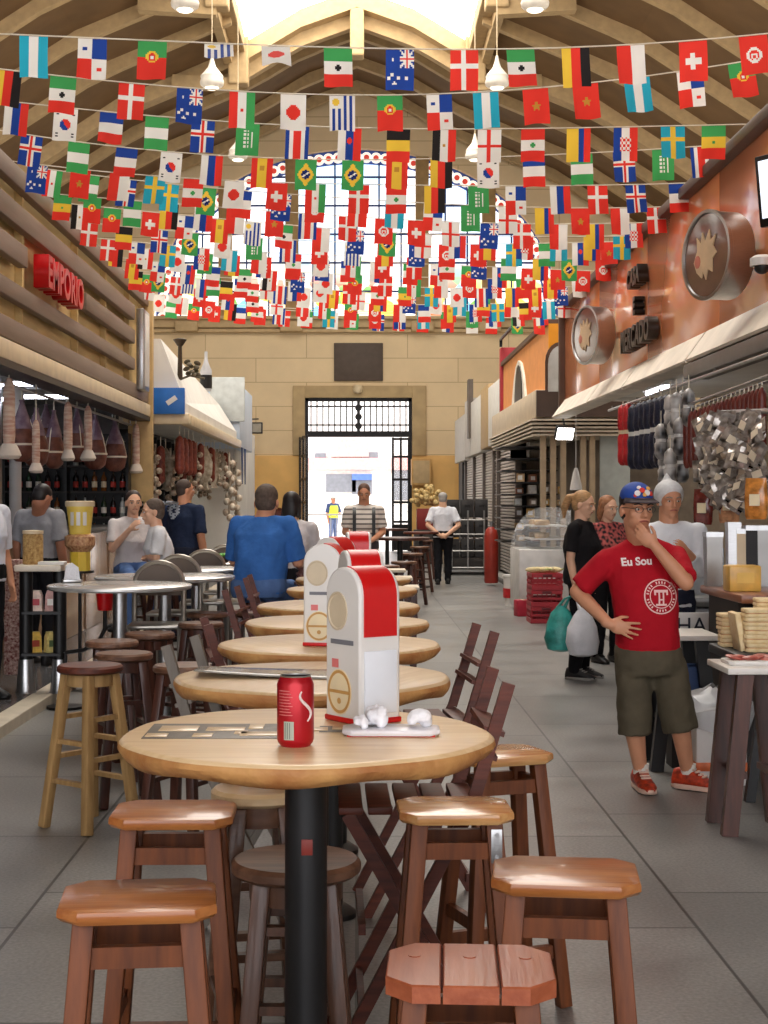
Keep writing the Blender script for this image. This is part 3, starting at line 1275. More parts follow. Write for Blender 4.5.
for c in list(S6.children):
    if c.name.startswith('bracket'):
        bpy.data.objects.remove(c)
r1 = make_round_stool('round dark brown stool just behind the foremost black pole', H=.68, R=.162, seatm=w_brown, legm=wood('brown_leg', (70, 46, 32), .4, .2, axis=2, rgb2=(98, 64, 46)), splay=.03)
put(r1, 296, 857, .68, 0)
r2 = make_round_stool('round stool with a pale seat, directly below the foremost tabletop', R=.13, seatm=w_table, legm=w_brown, splay=.05)
put(r2, 258, 786, .78, .2)
# --- left group of round stools
r3 = make_round_stool('tall round stool with natural wood legs, leftmost on the grey floor', R=.158, seatm=w_wine, legm=w_natural, splay=.06)
put(r3, 90, 664, .78, .9)
r4 = make_round_stool('round dark stool behind the natural wood one, in the left group', R=.15, seatm=w_brown, legm=w_dark, splay=.05)
put(r4, 124, 652, .78, .4)
for px, py, l in ((184, 664, 'round dark stool beside the foremost steel pole, right of the natural wood one'), (112, 640, 'round dark stool half hidden behind the others at the left'),
                  (150, 632, 'round dark stool between the first and second steel poles'), (201, 622, 'round dark stool under the third steel table'),
                  (207, 612, 'round dark stool near the feet of the seated women'), (251, 610, 'round dark stool left of the fifth wooden table')):
    put(dup(r4, (0, 0, 0), label=l), px, py, .78, px * .1)


# --- folding bar chairs with slatted backs
def make_chair(label, m, H=.72, name='folding_chair'):
    """Faces local -x ... the back leans away to +x."""
    t = thing(name, label, 'chair', group='wooden folding bar chairs')
    hw = .19
    b = MB()
    for k in range(5):
        b.box((-.16 + k * .08, 0, H), (.066, hw * 2 - .02, .02), bev=.003)
    b.build('seat', m, t)
    for s in (-1, 1):
        b = MB()
        b.bar((-.22, s * hw, 0), (.17, s * hw, H + .02), .035, .022, up=(0, 1, 0))
        b.bar((.17, s * hw, H + .02), (.27, s * hw, H + .35), .035, .022, up=(0, 1, 0))
        b.build('back_post', m, t)
    for s in (-1, 1):
        b = MB()
        b.bar((.24, s * (hw - .03), 0), (-.17, s * (hw - .03), H - .01), .035, .022, up=(0, 1, 0))
        b.build('leg', m, t)
    b = MB()
    for q in (.40, .60):
        p = Vector((.17, 0, H + .02)).lerp(Vector((.27, 0, H + .35)), q)
        b.bar(p - Vector((0, hw, 0)), p + Vector((0, hw, 0)), .014, .06, up=(.95, 0, -.3))
    b.build('backrest', m, t)
    for x, z in ((-.13, .17), (.17, .14), (-.13, .40)):
        b = MB()
        b.bar((x, -hw, z), (x, hw, z), .03, .02)
        b.build('rail', m, t)
    return t


ch = make_chair('dark red folding chair with tilted back, right of the third wooden table', w_wine)
ch.location = (.235, 5.85, 0)
ch.rotation_euler = (0, 0, .10)
CH = [((.14, 4.275, 0), .02, 'dark red folding chair with tilted back, right of the second wooden table'),
      ((-.36, 5.30, 0), PI - .15, 'weathered grey folding chair left of the second wooden table'),
      ((-.36, 6.25, 0), PI + .15, 'wine red folding chair left of the third wooden table'),
      ((-.45, 8.52, 0), PI - .1, 'dark red folding chair left of the fifth wooden table'),
      ((-.45, 9.85, 0), PI, 'dark red folding chair beside the seat of the man in blue')]
for i, (l, rz, lb) in enumerate(CH):
    c = dup(ch, l, rz, lb)
    if i == 1:
        for q in c.children:
            q.data = q.data.copy()
            q.data.materials[0] = w_grey


# --- what stands on the tables
def dispenser(label, loc, rz, red=True, group='white dispensers on the tables'):
    t = thing('napkin_dispenser', label, 'dispenser', loc, rz, group)
    Wd, D, H = .128, .150, .395           # width between the flat sides, depth, height
    r = .072
    prof = [(-D / 2, 0), (D / 2, 0)]
    for k in range(9):
        a = k / 8 * PI / 2
        prof.append((D / 2 - r + r * math.cos(a), H - r + r * math.sin(a)))
    for k in range(9):
        a = PI / 2 + k / 8 * PI / 2
        prof.append((-D / 2 + r + r * math.cos(a), H - r + r * math.sin(a)))
    b = MB()
    M = basis((0, 1, 0), (0, 0, 1), (-Wd / 2, 0, 0))       # profile in local y, z ; extruded along +x
    b.prism(prof, M, Wd)
    o = b.build('body', m_white, t, angle=25)
    bv = o.modifiers.new('b', 'BEVEL')
    bv.width = .006
    bv.segments = 2
    # red cover over the front shoulder and the top
    b = MB()
    rings = []
    pts = [(-D / 2 - .003, H * .56), (-D / 2 - .003, H - r)]
    for k in range(1, 9):
        a = PI - k / 8 * PI / 2
        pts.append((-D / 2 + r + (r + .003) * math.cos(a), H - r + (r + .003) * math.sin(a)))
    pts.append((D / 2 - r - .01, H + .003))
    for y, z in pts:
        yi, zi = y * .9, z - .008 if z > H - .01 else z
        rings.append([Vector((-Wd * .40, y, z)), Vector((Wd * .40, y, z)), Vector((Wd * .40, yi, zi)), Vector((-Wd * .40, yi, zi))])
    b.rings(rings)
    b.build('cover', m_red, t)['label'] = 'glossy red cover over the shoulder'
    # finger hole dish on the flat side
    b = MB()
    b.lathe([(0, .0005), (.040, .0005), (.043, .0005), (.043, .004), (.039, .004), (.037, .0015), (0, .0012)], (-Wd / 2, .020, H - .112), 28, R=Matrix.Rotation(-PI / 2, 3, 'Y'), sx=1.15)
    b.build('thumb_dish', mat('dish_beige', (206, 190, 162), .5), t)
    b = MB()
    b.box((0, -D / 2 - .002, H * .27), (Wd * .78, .006, H * .40), bev=.002)
    b.build('clear_window', mat('frosted_window', (226, 230, 236), .12, var=.03), t)
    b = MB()
    b.box((0, 0, .008), (Wd + .006, D + .006, .014), bev=.003)
    b.build('foot', m_red, t)['label'] = 'thin red foot strip'
    lb = MB()
    for sx in (-1,):
        x = sx * (Wd / 2 + .0008)
        R = Matrix.Rotation(-PI / 2, 3, 'Y')
        lb.lathe([(0, 0), (.053, 0), (.053, .001), (0, .001)], (x, .012, .078), 28, R=R, sx=1.1)
    e = lb.build('label_disc', mat('label_cream', (232, 216, 178), .5), t)
    lb = MB()
    R = Matrix.Rotation(-PI / 2, 3, 'Y')
    x = -(Wd / 2 + .0018)
    lb.lathe([(.043, 0), (.050, 0), (.050, .001), (.043, .001)], (x, .012, .078), 28, R=R, sx=1.1)
    lb.box((x - .0006, .012, .078), (.001, .10, .008))
    lb.lathe([(0, 0), (.008, 0), (.008, .001), (0, .001)], (x, .012, .055), 12, R=R)
    lb.build('label_ring', mat('label_gold', (196, 150, 84), .5), e)
    lb = MB()
    lb.box((x, 0, .205), (.001, .10, .012))
    lb.build('text_band', mat('band_grey', (120, 120, 126), .5), t)
    lb = MB()
    lb.box((x, .03, .15), (.001, .028, .022))
    lb.build('red_mark', mat('mark_red', (220, 120, 118), .5), t)
    return t


t1 = TY[0]
p = W(362, 722, 3.88)
D1 = dispenser('tall white napkin dispenser with red cover on the foremost table, behind the tray', (5 / F * 3.68 + .002, 3.67, TH), .62)
D1.scale = (.95, .95, .955)
p = W(326, 0, TY[2][1] - .08)
D2 = dup(D1, (p.x, TY[2][1] - .08, TH), 1.35, 'white dispenser showing its flat side and thumb dish, on the third table')
for px, Yd, rz, l in ((361, TY[1][1] + .25, .25, 'white and red dispenser directly behind the foremost one, on the second table'), (335, TY[3][1] - .1, .95, 'red topped dispenser on the fourth table, right of the flat-sided one'),
                      (358, TY[4][1] - .1, .1, 'rearmost red and white dispenser, on the fifth table')):
    dup(D1, ((px - VX) / F * Yd, Yd, TH), rz, l)

# drinks can
Yc = F * (CZ - TH) / 245.5
t = thing('drinks_can', 'dark red drinks can with a white script, on the foremost table', 'can', ((295.5 - VX) / F * Yc, Yc, TH))
ks = 37 / F * Yc / .066
b = MB()
b.lathe([(0, .004), (.022, .004), (.026, 0), (.0315, .007), (.033, .012), (.033, .108), (.031, .114), (.0275, .121)], n=32)
b.build('body', mat('can_red', (176, 22, 34), .28, metal=.35, var=.06), t)
b = MB()
b.lathe([(.0275, .121), (.0285, .1225), (.027, .1235), (.0255, .119), (0, .119)], n=32)
b.box((0, -.004, .1197), (.014, .022, .0012), bev=.0004)
b.build('lid', m_tin, t)
b = MB()


def cyl_patch(b, a0, a1, z0, z1, r, m=0, n=6):
    for i in range(n):
        q0, q1 = a0 + (a1 - a0) * i / n, a0 + (a1 - a0) * (i + 1) / n
        b.quad((math.sin(q0) * r, -math.cos(q0) * r, z0), (math.sin(q1) * r, -math.cos(q1) * r, z0), (math.sin(q1) * r, -math.cos(q1) * r, z1), (math.sin(q0) * r, -math.cos(q0) * r, z1), m)


cyl_patch(b, -.62, -.05, .014, .046, .0333)
for k in range(7):
    cyl_patch(b, -.95 + k * .13 - .0, -.95 + k * .13 + .05, .016, .044, .0335, 1, 1) if 3 <= k <= 5 else None
for k in range(9):
    cyl_patch(b, -1.0, -.12 - .08 * (k % 3), .056 + k * .0052, .0578 + k * .0052, .0333, 2, 4)
b.build('label_print', [mat('print_grey', (170, 176, 160), .4), mat('print_dark', (110, 116, 110), .4), mat('print_pink', (206, 110, 108), .4)], t, smooth=False)
b = MB()
pts = []
for k in range(26):                        # the white flourish of the script on the can's right side
    u = k / 25
    a = .62 + .34 * math.sin(u * 5.2 + .3)
    pts.append((math.sin(a) * .0338, -math.cos(a) * .0338, .046 + .052 * u))
b.tube(pts, [.0012 + .0016 * math.sin(k / 25 * PI) for k in range(26)], 6)
b.build('script_mark', mat('script_white', (236, 220, 216), .4), t)
t.scale = (ks, ks, ks * 1.02)

# tray with crumpled napkins
Yt = F * (CZ - TH) / 234
t = thing('serving_tray', 'small white plastic tray with red underside, right of the can', 'tray', ((391 - VX) / F * Yt, Yt, TH), -.02)
b = MB()
add_slab(b, cut_square(.112, .055, .02), .003, .016, .004)
b.build('rim', mat('tray_white', (228, 226, 230), .3), t)
b = MB()
b.box((0, 0, .002), (.20, .09, .004))
b.build('foot', m_red, t)


def napkin(loc, r, seed, label):
    rg = random.Random(seed)
    b = MB()
    for k in range(7):
        d = Vector((rg.uniform(-1, 1), rg.uniform(-1, 1), rg.uniform(0, .9))) * r * .5
        b.ell(d + Vector((0, 0, r * .5)), (r * rg.uniform(.4, .75), r * rg.uniform(.3, .6), r * rg.uniform(.25, .5)), Euler((rg.random() * 3, rg.random() * 3, rg.random() * 3)).to_matrix(), 8)
    o = blob('crumpled_napkin', b, .004, mat('tissue', (240, 240, 244), .8, bump=.4, bscale=60), smooth=1)
    mn = min(v.co.z for v in o.data.vertices)
    o.location = Vector(loc) + Vector((0, 0, -mn))
    tag(o, label, 'napkin', 'crumpled napkins on the tray')


px_ = F / Yt
tx = (391 - VX) / F * Yt
napkin((tx - 15 / px_, Yt + .01, TH + .014), .038, 3, 'crumpled white napkin nearest the dispenser, on the white tray')
napkin((tx + 27 / px_, Yt, TH + .014), .037, 8, 'crumpled white napkin at the right end of the white tray')
napkin((tx - 30 / px_, Yt - .02, TH + .014), .022, 5, 'small flat crumpled napkin at the left end of the white tray')
# grey plastic menu sheet on the second table
b = MB()
x, y, R = TY[1]
n = 14
for i in range(n):
    for j in range(4):
        def P(u, v):
            return Vector((x - .36 + u * .52, y - .06 + v * .20 - .05 * u * (1 - v), TH + .004 + .020 * (1 - u) ** 2 * (1 - v * .4)))
        u0, u1, v0, v1 = i / n, (i + 1) / n, j / 4, (j + 1) / 4
        b.quad(P(u0, v0), P(u1, v0), P(u1, v1), P(u0, v1))
bmesh.ops.remove_doubles(b.bm, verts=b.bm.verts, dist=1e-5)
o = b.build('menu_sheet', mat('menu_grey', (150, 146, 138), .15, var=.25, scale=14))
sd = o.modifiers.new('s', 'SOLIDIFY')
sd.thickness = .003
tag(o, 'grey glossy plastic menu sheet curling on the second round table', 'menu')

# --- steel tables on the left with arched metal chairs
m_top = mat('steel_tabletop', (206, 204, 200), .25, metal=.55, var=.08, scale=3)
m_arch = mat('chair_alu', (168, 162, 152), .3, metal=.8, var=.1)


def steel_table(label, x, y, R=.47, H=1.03):
    t = thing('steel_table', label, 'table', (x, y, 0), 0, 'round steel tables on the left')
    b = MB()
    b.lathe([(0, H - .03), (R - .01, H - .03), (R, H - .02), (R, H - .006), (R - .008, H), (0, H)], n=48)
    b.build('tabletop', m_top, t)
    b = MB()
    b.cyl((0, 0, .02), (0, 0, H - .03), .045, n=20)
    b.build('pole', m_steel, t)
    b = MB()
    b.lathe([(0, 0), (.11, 0), (.11, .012), (.06, .04), (0, .04)], n=28)
    b.build('base', m_steel, t)
    return t


ST = [(120, 9.6, 'foremost round steel table at the left, above the natural wood stool', .46), (165, 10.7, 'second round steel table from the front, behind the foremost one', .50),
      (197, 11.9, 'third round steel table from the front at the left', .42), (222, 13.2, 'rearmost steel table, beside the elbow of the man in blue', .42)]
for px, Y, l, R in ST:
    steel_table(l, (px - VX) / F * Y, Y, R)


def arch_chair(label, x, y, rz, H=.74):
    t = thing('metal_chair', label, 'chair', (x, y, 0), rz, 'high metal chairs with arched backs')
    hw = .165
    b = MB()
    pts = [(-hw, .18, 0), (-hw, .19, H), (-hw, .21, H + .26)]
    for k in range(1, 12):
        a = PI - PI * k / 12
        pts.append((hw * math.cos(a), .22, H + .26 + .15 * math.sin(a)))
    pts += [(hw, .21, H + .26), (hw, .19, H), (hw, .18, 0)]
    b.tube(pts, .016, 8)
    b.build('back_frame', m_arch, t)
    b = MB()
    poly = [(-hw, 0)] + [(hw * math.cos(PI - PI * k / 12), .13 * math.sin(PI * k / 12)) for k in range(13)] + [(hw, 0)]
    poly = poly[1:-1] + [(hw, -.08), (-hw, -.08)]
    b.prism(poly, basis((1, 0, 0), (0, 0, 1), (0, .225, H + .265)), .012)
    b.build('backrest', mat('chair_panel', (92, 76, 62), .5, var=.15), t)
    b = MB()
    b.box((0, 0, H), (.36, .36, .03), bev=.012)
    b.build('seat', m_arch, t)
    for s in (-1, 1):
        b = MB()
        b.tube([(s * hw, -.16, H - .01), (s * hw, -.19, 0)], .014, 8)
        b.build('leg', m_arch, t)
    b = MB()
    b.tube([(-hw, -.18, .3), (hw, -.18, .3), (hw, .18, .3), (-hw, .18, .3), (-hw, -.18, .3)], .010, 6)
    b.build('foot_ring', m_arch, t)
    return t


AC = [(156, 9.93, 'metal chair with arched back nearest the camera, at the foremost steel table'), (174, 11.05, 'metal chair with arched back at the second steel table'),
      (203, 12.2, 'metal chair with arched back between the second and third steel tables'), (249, 12.25, 'metal chair with arched back beside the man in blue'),
      (224, 13.5, 'rearmost metal chair with arched back, near the green bowl')]
for i, (px, Y, l) in enumerate(AC):
    arch_chair(l, (px - VX) / F * Y, Y, (.04, -.03, .03, 0, .03)[i])
t = thing('salad_bowl', 'small bowl of green salad on the rearmost steel table', 'bowl', ((222 - VX) / F * 13.0, 13.0, 1.03))
b = MB()
b.lathe([(0, 0), (.05, 0), (.09, .05), (.085, .05), (.048, .008), (0, .008)], n=20)
b.build('dish', mat('bowl_dark', (70, 60, 40), .4), t)
b = MB()
for k in range(9):
    b.ell((.05 * math.cos(k * 2.4) * (k / 9), .05 * math.sin(k * 2.4) * (k / 9), .05 + .006 * (k % 3)), (.03, .028, .02), n=8)
b.build('salad', mat('salad_green', (96, 170, 70), .6, var=.3, scale=30), t)
b = MB()
x, y = (120 - VX) / F * 9.75, 9.75
for px, dz, lbl in ((72, 0, 'white paper napkin stand on the foremost steel table'),):
    t = thing('napkin_holder', lbl, 'napkin holder', ((72 - VX) / F * 9.8, 9.8, 1.03), .3)
    b = MB()
    b.box((0, 0, .012), (.12, .08, .02), bev=.004)
    b.build('base', m_steel, t)
    b = MB()
    b.prism([(-.05, .02), (.05, .02), (.04, .10), (0, .13), (-.04, .11)], basis((1, 0, 0), (0, 0, 1), (0, .02, 0)), .04)
    b.build('napkins', mat('tissue'), t)
# ------------------------------------------------------------------ left stalls
m_board = mat('fascia_board', (128, 108, 92), .55, var=.1, scale=2, stretch=(8, .6, 8), bump=.05)
m_back = mat('fascia_backing', (216, 186, 128), .6, var=.15, scale=3, stretch=(1, .4, 3))
m_cream = mat('cream_fascia', (220, 200, 164), .4, var=.08)
m_darkin = mat('stall_dark', (52, 47, 44), .6, var=.25, scale=2)
m_grey = mat('stall_grey', (140, 138, 136), .5, var=.1)
m_counter = mat('counter_brown', (158, 120, 84), .25, var=.12, scale=2, coat=.3)
m_ham = mat('ham_dark', (84, 44, 36), .5, var=.4, scale=12, bump=.3, rgb2=(130, 78, 60))
m_net = mat('ham_bag', (150, 128, 140), .25, var=.3, scale=10, bump=.3, rgb2=(108, 84, 100))
m_paper = mat('ham_paper', (222, 200, 176), .6, var=.12, scale=9, stretch=(1, 1, 5), bump=.3, rgb2=(190, 140, 122))
m_skin_cheese = mat('cheese_yellow', (232, 188, 92), .5, var=.1)
m_tube = glow('fluorescent', (236, 240, 255), 9)

Y0, Y1 = 3.0, 20.8
XF = -2.90
st = thing('market_stall', 'brown slatted market stall with red sign letters along the left side', 'market stall')
zz = [(4.42, 4.25), (4.10, 3.91), (3.78, 3.60), (3.41, 3.26), (3.09, 2.91)]
for i, (a, c) in enumerate(zz):
    segs = [(Y0, Y1 - .02)]
    if i == 2:
        segs = [(Y0, 13.15), (16.0, 19.5)]
    if i in (1, 3):
        segs = [(Y0, 19.5)]
    for p, q in segs:
        b = MB()
        b.box((XF - .03, (p + q) / 2, (a + c) / 2), (.09, q - p, a - c), bev=.012)
        b.build('fascia_board', m_board, st)
b = MB()
b.box((XF - .18, (Y0 + Y1) / 2, 3.58), (.10, Y1 - Y0, 1.68))
for Y in (3.4, 5.3, 7.2, 9.2, 11.2, 13.3, 15.9, 17.7, 19.5):
    b.box((XF - .10, Y, 3.65), (.08, .07, 1.5))
b.build('fascia_backing', m_back, st, smooth=False)
b = MB()
b.box((XF - .04, (Y0 + Y1) / 2, 2.805), (.16, Y1 - Y0, .17), bev=.015)
b.build('cream_band', m_cream, st)
b = MB()
b.box((XF - .08, (Y0 + Y1) / 2, 2.69), (.24, Y1 - Y0, .06))
b.build('soffit_trim', m_dark, st, smooth=False)
b = MB()
b.box((XF - .10, Y1 + .02, 3.0), (.34, .12, 2.9), bev=.01)
b.box((XF - .02, Y1 + .1, 2.3), (.10, .10, 4.6), bev=.01)
b.build('corner_post', mat('corner_tan', (196, 164, 112), .6), st)
b = MB()
b.box((XF + .06, 19.9, 3.55), (.10, .55, 1.06), bev=.015)
o = b.build('end_panel', m_steel, st)
b = MB()
b.box((XF + .115, 19.9, 3.55), (.012, .38, .96), bev=.004)
b.build('panel_face', m_white, o)
b = MB()
b.box((XF - 2.2, (Y0 + Y1) / 2, 4.48), (4.2, Y1 - Y0, .08))
b.build('stall_roof', m_darkin, st, smooth=False)
b = MB()
b.box((XF - 2.2, (Y0 + Y1) / 2, 2.92), (4.0, Y1 - Y0, .06))
b.build('inner_ceiling', m_grey, st, smooth=False)
b = MB()
b.box((XF - 3.4, (Y0 + Y1) / 2, 1.5), (.08, Y1 - Y0, 2.8))
b.box((XF - 1.9, Y1 - .04, 1.5), (3.0, .08, 2.8))
b.build('inner_wall', mat('inner_wall', (96, 90, 88), .6, var=.2), st, smooth=False)
# red letters; the wording cannot be read at this size, its strokes are kept
M = basis((0, 1, 0), (0, 0, 1), (XF + .03, 14.5, 3.64))
text_obj('sign_letters', 'EMPORIO', .40, .07, m_red, M, st, spacing=1.05, bold=.012)
for i, (x, y) in enumerate(((-3.9, 11.4), (-4.2, 12.8), (-3.9, 13.6), (-3.8, 14.6), (-3.7, 16), (-4.6, 15), (-3.7, 18), (-4.6, 18.5))):
    t = thing('fluorescent_lamp', 'tube lamp on the ceiling inside the left brown stall, %s from the front' % ('first second third fourth fifth sixth seventh eighth'.split()[i]), 'lamp', (x, y, 2.80), 0, 'tube lamps in the brown stall')
    b = MB()
    b.box((0, 0, .06), (.62, .14, .06), bev=.01)
    b.build('housing', m_white, t)
    b = MB()
    b.cyl((-.29, 0, .01), (.29, 0, .01), .026, n=10)
    b.build('tube', m_tube, t)
# steel column
b = MB()
b.box((-3.85, 15.6, 1.48), (.26, .26, 2.78), bev=.01)
o = b.build('steel_column', m_steel)
tag(o, 'plain grey steel column behind the hanging hams of the brown stall', 'column')
b = MB()
b.cyl((-3.85, 16.9, .08), (-3.85, 16.9, 2.88), .07, n=14)
tag(b.build('white_pipe', m_white), 'white vertical pipe right of the grey steel column', 'pipe')

# --- hams and wrapped shanks along the front
R0 = Matrix.Identity(3)


def make_shank(label):
    t = thing('wrapped_shank', label, 'ham', group='paper wrapped shanks at the brown stall')
    b = MB()
    b.lathe([(0, 0), (.016, 0), (.036, -.04), (.044, -.12), (.046, -.42), (.040, -.48), (0, -.48)], n=12)
    b.build('wrapping', m_paper, t)
    b = MB()
    b.lathe([(0, -.475), (.040, -.475), (.062, -.53), (.070, -.56), (.055, -.585), (0, -.59)], n=12, sx=1.3)
    b.build('hoof', mat('hoof_pale', (206, 192, 176), .6), t)
    b = MB()
    b.tube([(0, 0, -.01), (0, 0, .14)], .006, 5)
    b.build('string', m_string, t)
    return t


def make_ham(label):
    t = thing('hanging_ham', label, 'ham', group='bagged hams hanging at the brown stall')
    b = MB()
    b.lathe([(0, -.60), (.06, -.595), (.115, -.55), (.135, -.46), (.125, -.36), (.09, -.26), (.055, -.18), (0, -.15)], n=16, sy=.75)
    b.build('meat', m_ham, t)
    b = MB()
    b.lathe([(.0, -.28), (.104, -.28), (.08, -.20), (.045, -.10), (.022, -.03), (.03, 0), (0, 0)], n=14, sy=.8)
    b.build('bag_neck', m_net, t)
    b = MB()
    b.lathe([(.120, -.42), (.138, -.42), (.140, -.44), (.120, -.44)], n=16, sy=.77)
    b.tube([(.138, 0, -.43), (.10, 0, -.26), (0, 0, -.02)], .006, 5)
    b.tube([(-.138, 0, -.43), (-.10, 0, -.26), (0, 0, -.02)], .006, 5)
    b.build('net_cord', m_string, t)
    b = MB()
    b.tube([(0, 0, -.01), (0, 0, .12)], .006, 5)
    b.build('string', m_string, t)
    return t


def at_x(px, py, x):
    """Point on the vertical plane x = const that shows at (px, py)."""
    Y = x * F / (px - VX)
    return Vector((x, Y, CZ + (VY - py) / F * Y))


sh = make_shank('paper wrapped shank, foremost at the left edge of the brown stall')
for i, (px, py, L) in enumerate(((9, 378, 'foremost at the left edge of the brown stall'), (36, 420, 'low between the first two bagged hams'), (68, 402, 'fourth in the row, under the fascia'),
                                 (88, 406, 'right beside the other one in mid row'), (136, 424, 'last in the row, at the stall corner'))):
    p = at_x(px, py, -3.02)
    o = sh if i == 0 else dup(sh, p, i)
    o.location = p
    o['label'] = 'pale paper wrapped shank ' + L
    s = (1.2, .85, 1.05, 1.05, 1.15)[i]
    o.scale = (s, s, s)
    for c in o.children:
        if c.name.startswith('string'):
            c.scale = (1, 1, max(.05, (2.655 - p.z) / (s * .14)))
hm = make_ham('x')
for i, (px, py, L) in enumerate(((22, 400, 'foremost, behind the first shank'), (36, 408, 'second from the front'), (54, 410, 'third from the front'), (77, 408, 'fourth, between two shanks'),
                                 (95, 414, 'fifth, large and brown'), (115, 420, 'last, nearest the stall corner'), (46, 404, 'hanging in the rear row behind the third'))):
    p = at_x(px, py, -3.24 if i < 6 else -3.6)
    o = hm if i == 0 else dup(hm, p, i * .7)
    o.location = p
    o.rotation_euler = (0, 0, i * .7)
    s = (1.0, 1.0, 1.05, 1.05, 1.15, 1.15, 1)[i]
    o.scale = (s, s, s)
    o['label'] = 'netted cured ham hanging at the brown stall, ' + L
b = MB()
b.tube([(-3.10, 9.5, 2.60), (-3.10, 20.6, 2.60)], .014, 6)
for Y in (10, 13, 16, 19, 20.5):
    b.tube([(-3.10, Y, 2.6), (-3.10, Y, 2.655)], .008, 5)
tag(b.build('hanging_rail', m_steel), 'steel rail under the fascia from which the hams hang', 'rail')

# --- counter and end shelf
t = thing('bar_counter', 'brown glossy bar counter with dark top, behind the bucket stand', 'counter', (-3.10, 17.1, .08))
b = MB()
b.box((-.25, 0, .56), (.5, 4.9, 1.12), bev=.01)
b.build('body', m_counter, t)
b = MB()
b.box((-.22, 0, 1.145), (.62, 5.0, .05), bev=.012)
b.build('worktop', m_black, t)
for y in (-1.6, 0, 1.6):
    b = MB()
    b.box((.006, y, .56), (.012, .03, 1.08))
    b.build('joint_strip', m_board, t)
t = thing('bottle_shelf', 'tall dark shelf full of bottles closing the end of the brown stall', 'shelf', (-3.97, 20.55, .08))
b = MB()
b.box((0, .12, 1.2), (1.7, .03, 2.4))
for s in (-1, 0, 1):
    b.box((s * .84, 0, 1.2), (.035, .26, 2.4))
b.build('carcass', m_black, t, smooth=False)
for z in (.9, 1.25, 1.6, 1.95, 2.3):
    b = MB()
    b.box((0, -.01, z), (1.66, .25, .025))
    b.build('shelf_board', m_darkin, t, smooth=False)


def make_bottle(m, ml, name='bottle'):
    t = thing(name, 'x', 'bottle', group='bottles on the dark shelf')
    b = MB()
    b.lathe([(0, 0), (.036, 0), (.038, .006), (.038, .17), (.030, .20), (.014, .225), (.0135, .27), (0, .27)], n=10)
    b.build('glass', m, t)
    b = MB()
    b.lathe([(.0383, .05), (.0386, .05), (.0386, .13), (.0383, .13)], n=10)
    b.build('paper_label', ml, t)
    b = MB()
    b.lathe([(0, .262), (.0155, .262), (.0155, .29), (0, .29)], n=8)
    b.build('stopper', m_dark, t)
    return t


mg = [mat('bottle_green', (36, 56, 38), .12), mat('bottle_dark', (28, 22, 22), .12), mat('bottle_amber', (120, 70, 28), .12), mat('bottle_clear', (180, 184, 180), .1)]
pl = [mat('label_white', (226, 222, 210), .6), mat('label_red', (170, 50, 40), .6), mat('label_cream', (232, 216, 178), .5)]
protos = []
rg = random.Random(5)
names5 = ['lowest', 'second', 'third', 'fourth', 'top']
for zi, z in enumerate((.9, 1.25, 1.6, 1.95)):
    for k in range(13):
        x = -.77 + k * .128
        if abs(x) < .03:
            continue
        i = rg.randrange(4)
        pr = [p for p in protos if p[0] == i]
        loc = (-3.97 + x, 20.50, .08 + z + .0125)
        lbl = 'small bottle on the %s board of the dark shelf at the brown stall' % names5[zi]
        if pr:
            o = dup(pr[0][1], loc, k, lbl)
        else:
            o = make_bottle(mg[i], pl[i % 3])
            protos.append((i, o))
            o.location = loc
            o['label'] = lbl
        o['group'] = 'bottles on the %s board of the dark shelf' % names5[zi]

# --- things on and by the counter
t = thing('bucket_stand', 'stack of yellow bucket, basket and yellow tin on a black pole stand', 'stand', tuple(W(80, 640, 12.4).xy) + (.08,))
b = MB()
b.lathe([(0, 0), (.16, 0), (.16, .02), (.03, .04), (.022, .06), (.022, .98), (0, .98)], n=18)
b.build('pole', m_black, t)
b = MB()
b.lathe([(0, .97), (.17, .97), (.17, .99), (0, .99)], n=20)
b.build('tray', m_black, t)
b = MB()
b.lathe([(0, .99), (.125, .99), (.125, 1.16), (0, 1.16)], n=8)
b.build('tin', mat('tin_yellow', (240, 206, 72), .35, var=.1), t)
b = MB()
b.lathe([(0, 1.16), (.12, 1.16), (.185, 1.22), (.185, 1.30), (.13, 1.32), (0, 1.32)], n=20)
b.build('basket', mat('basket_brown', (150, 92, 60), .6, var=.4, scale=30, rgb2=(216, 176, 130)), t)
b = MB()
b.lathe([(0, 1.30), (.125, 1.30), (.165, 1.58), (.172, 1.585), (.172, 1.61), (.158, 1.612), (0, 1.60)], n=24)
o = b.build('bucket', mat('bucket_yellow', (238, 208, 96), .35, var=.1), t)
b = MB()
b.lathe([(.172, 1.57), (.178, 1.57), (.178, 1.615), (.16, 1.62), (0, 1.615)], n=24)
b.build('lid', m_cream, o)
b = MB()
for k in range(3):
    cyl_patch(b, -.6 + k * .5, -.3 + k * .5, 1.40, 1.52, .160)
b.build('bucket_print', m_white, o, smooth=False)
t.scale = (.68, .68, .915)
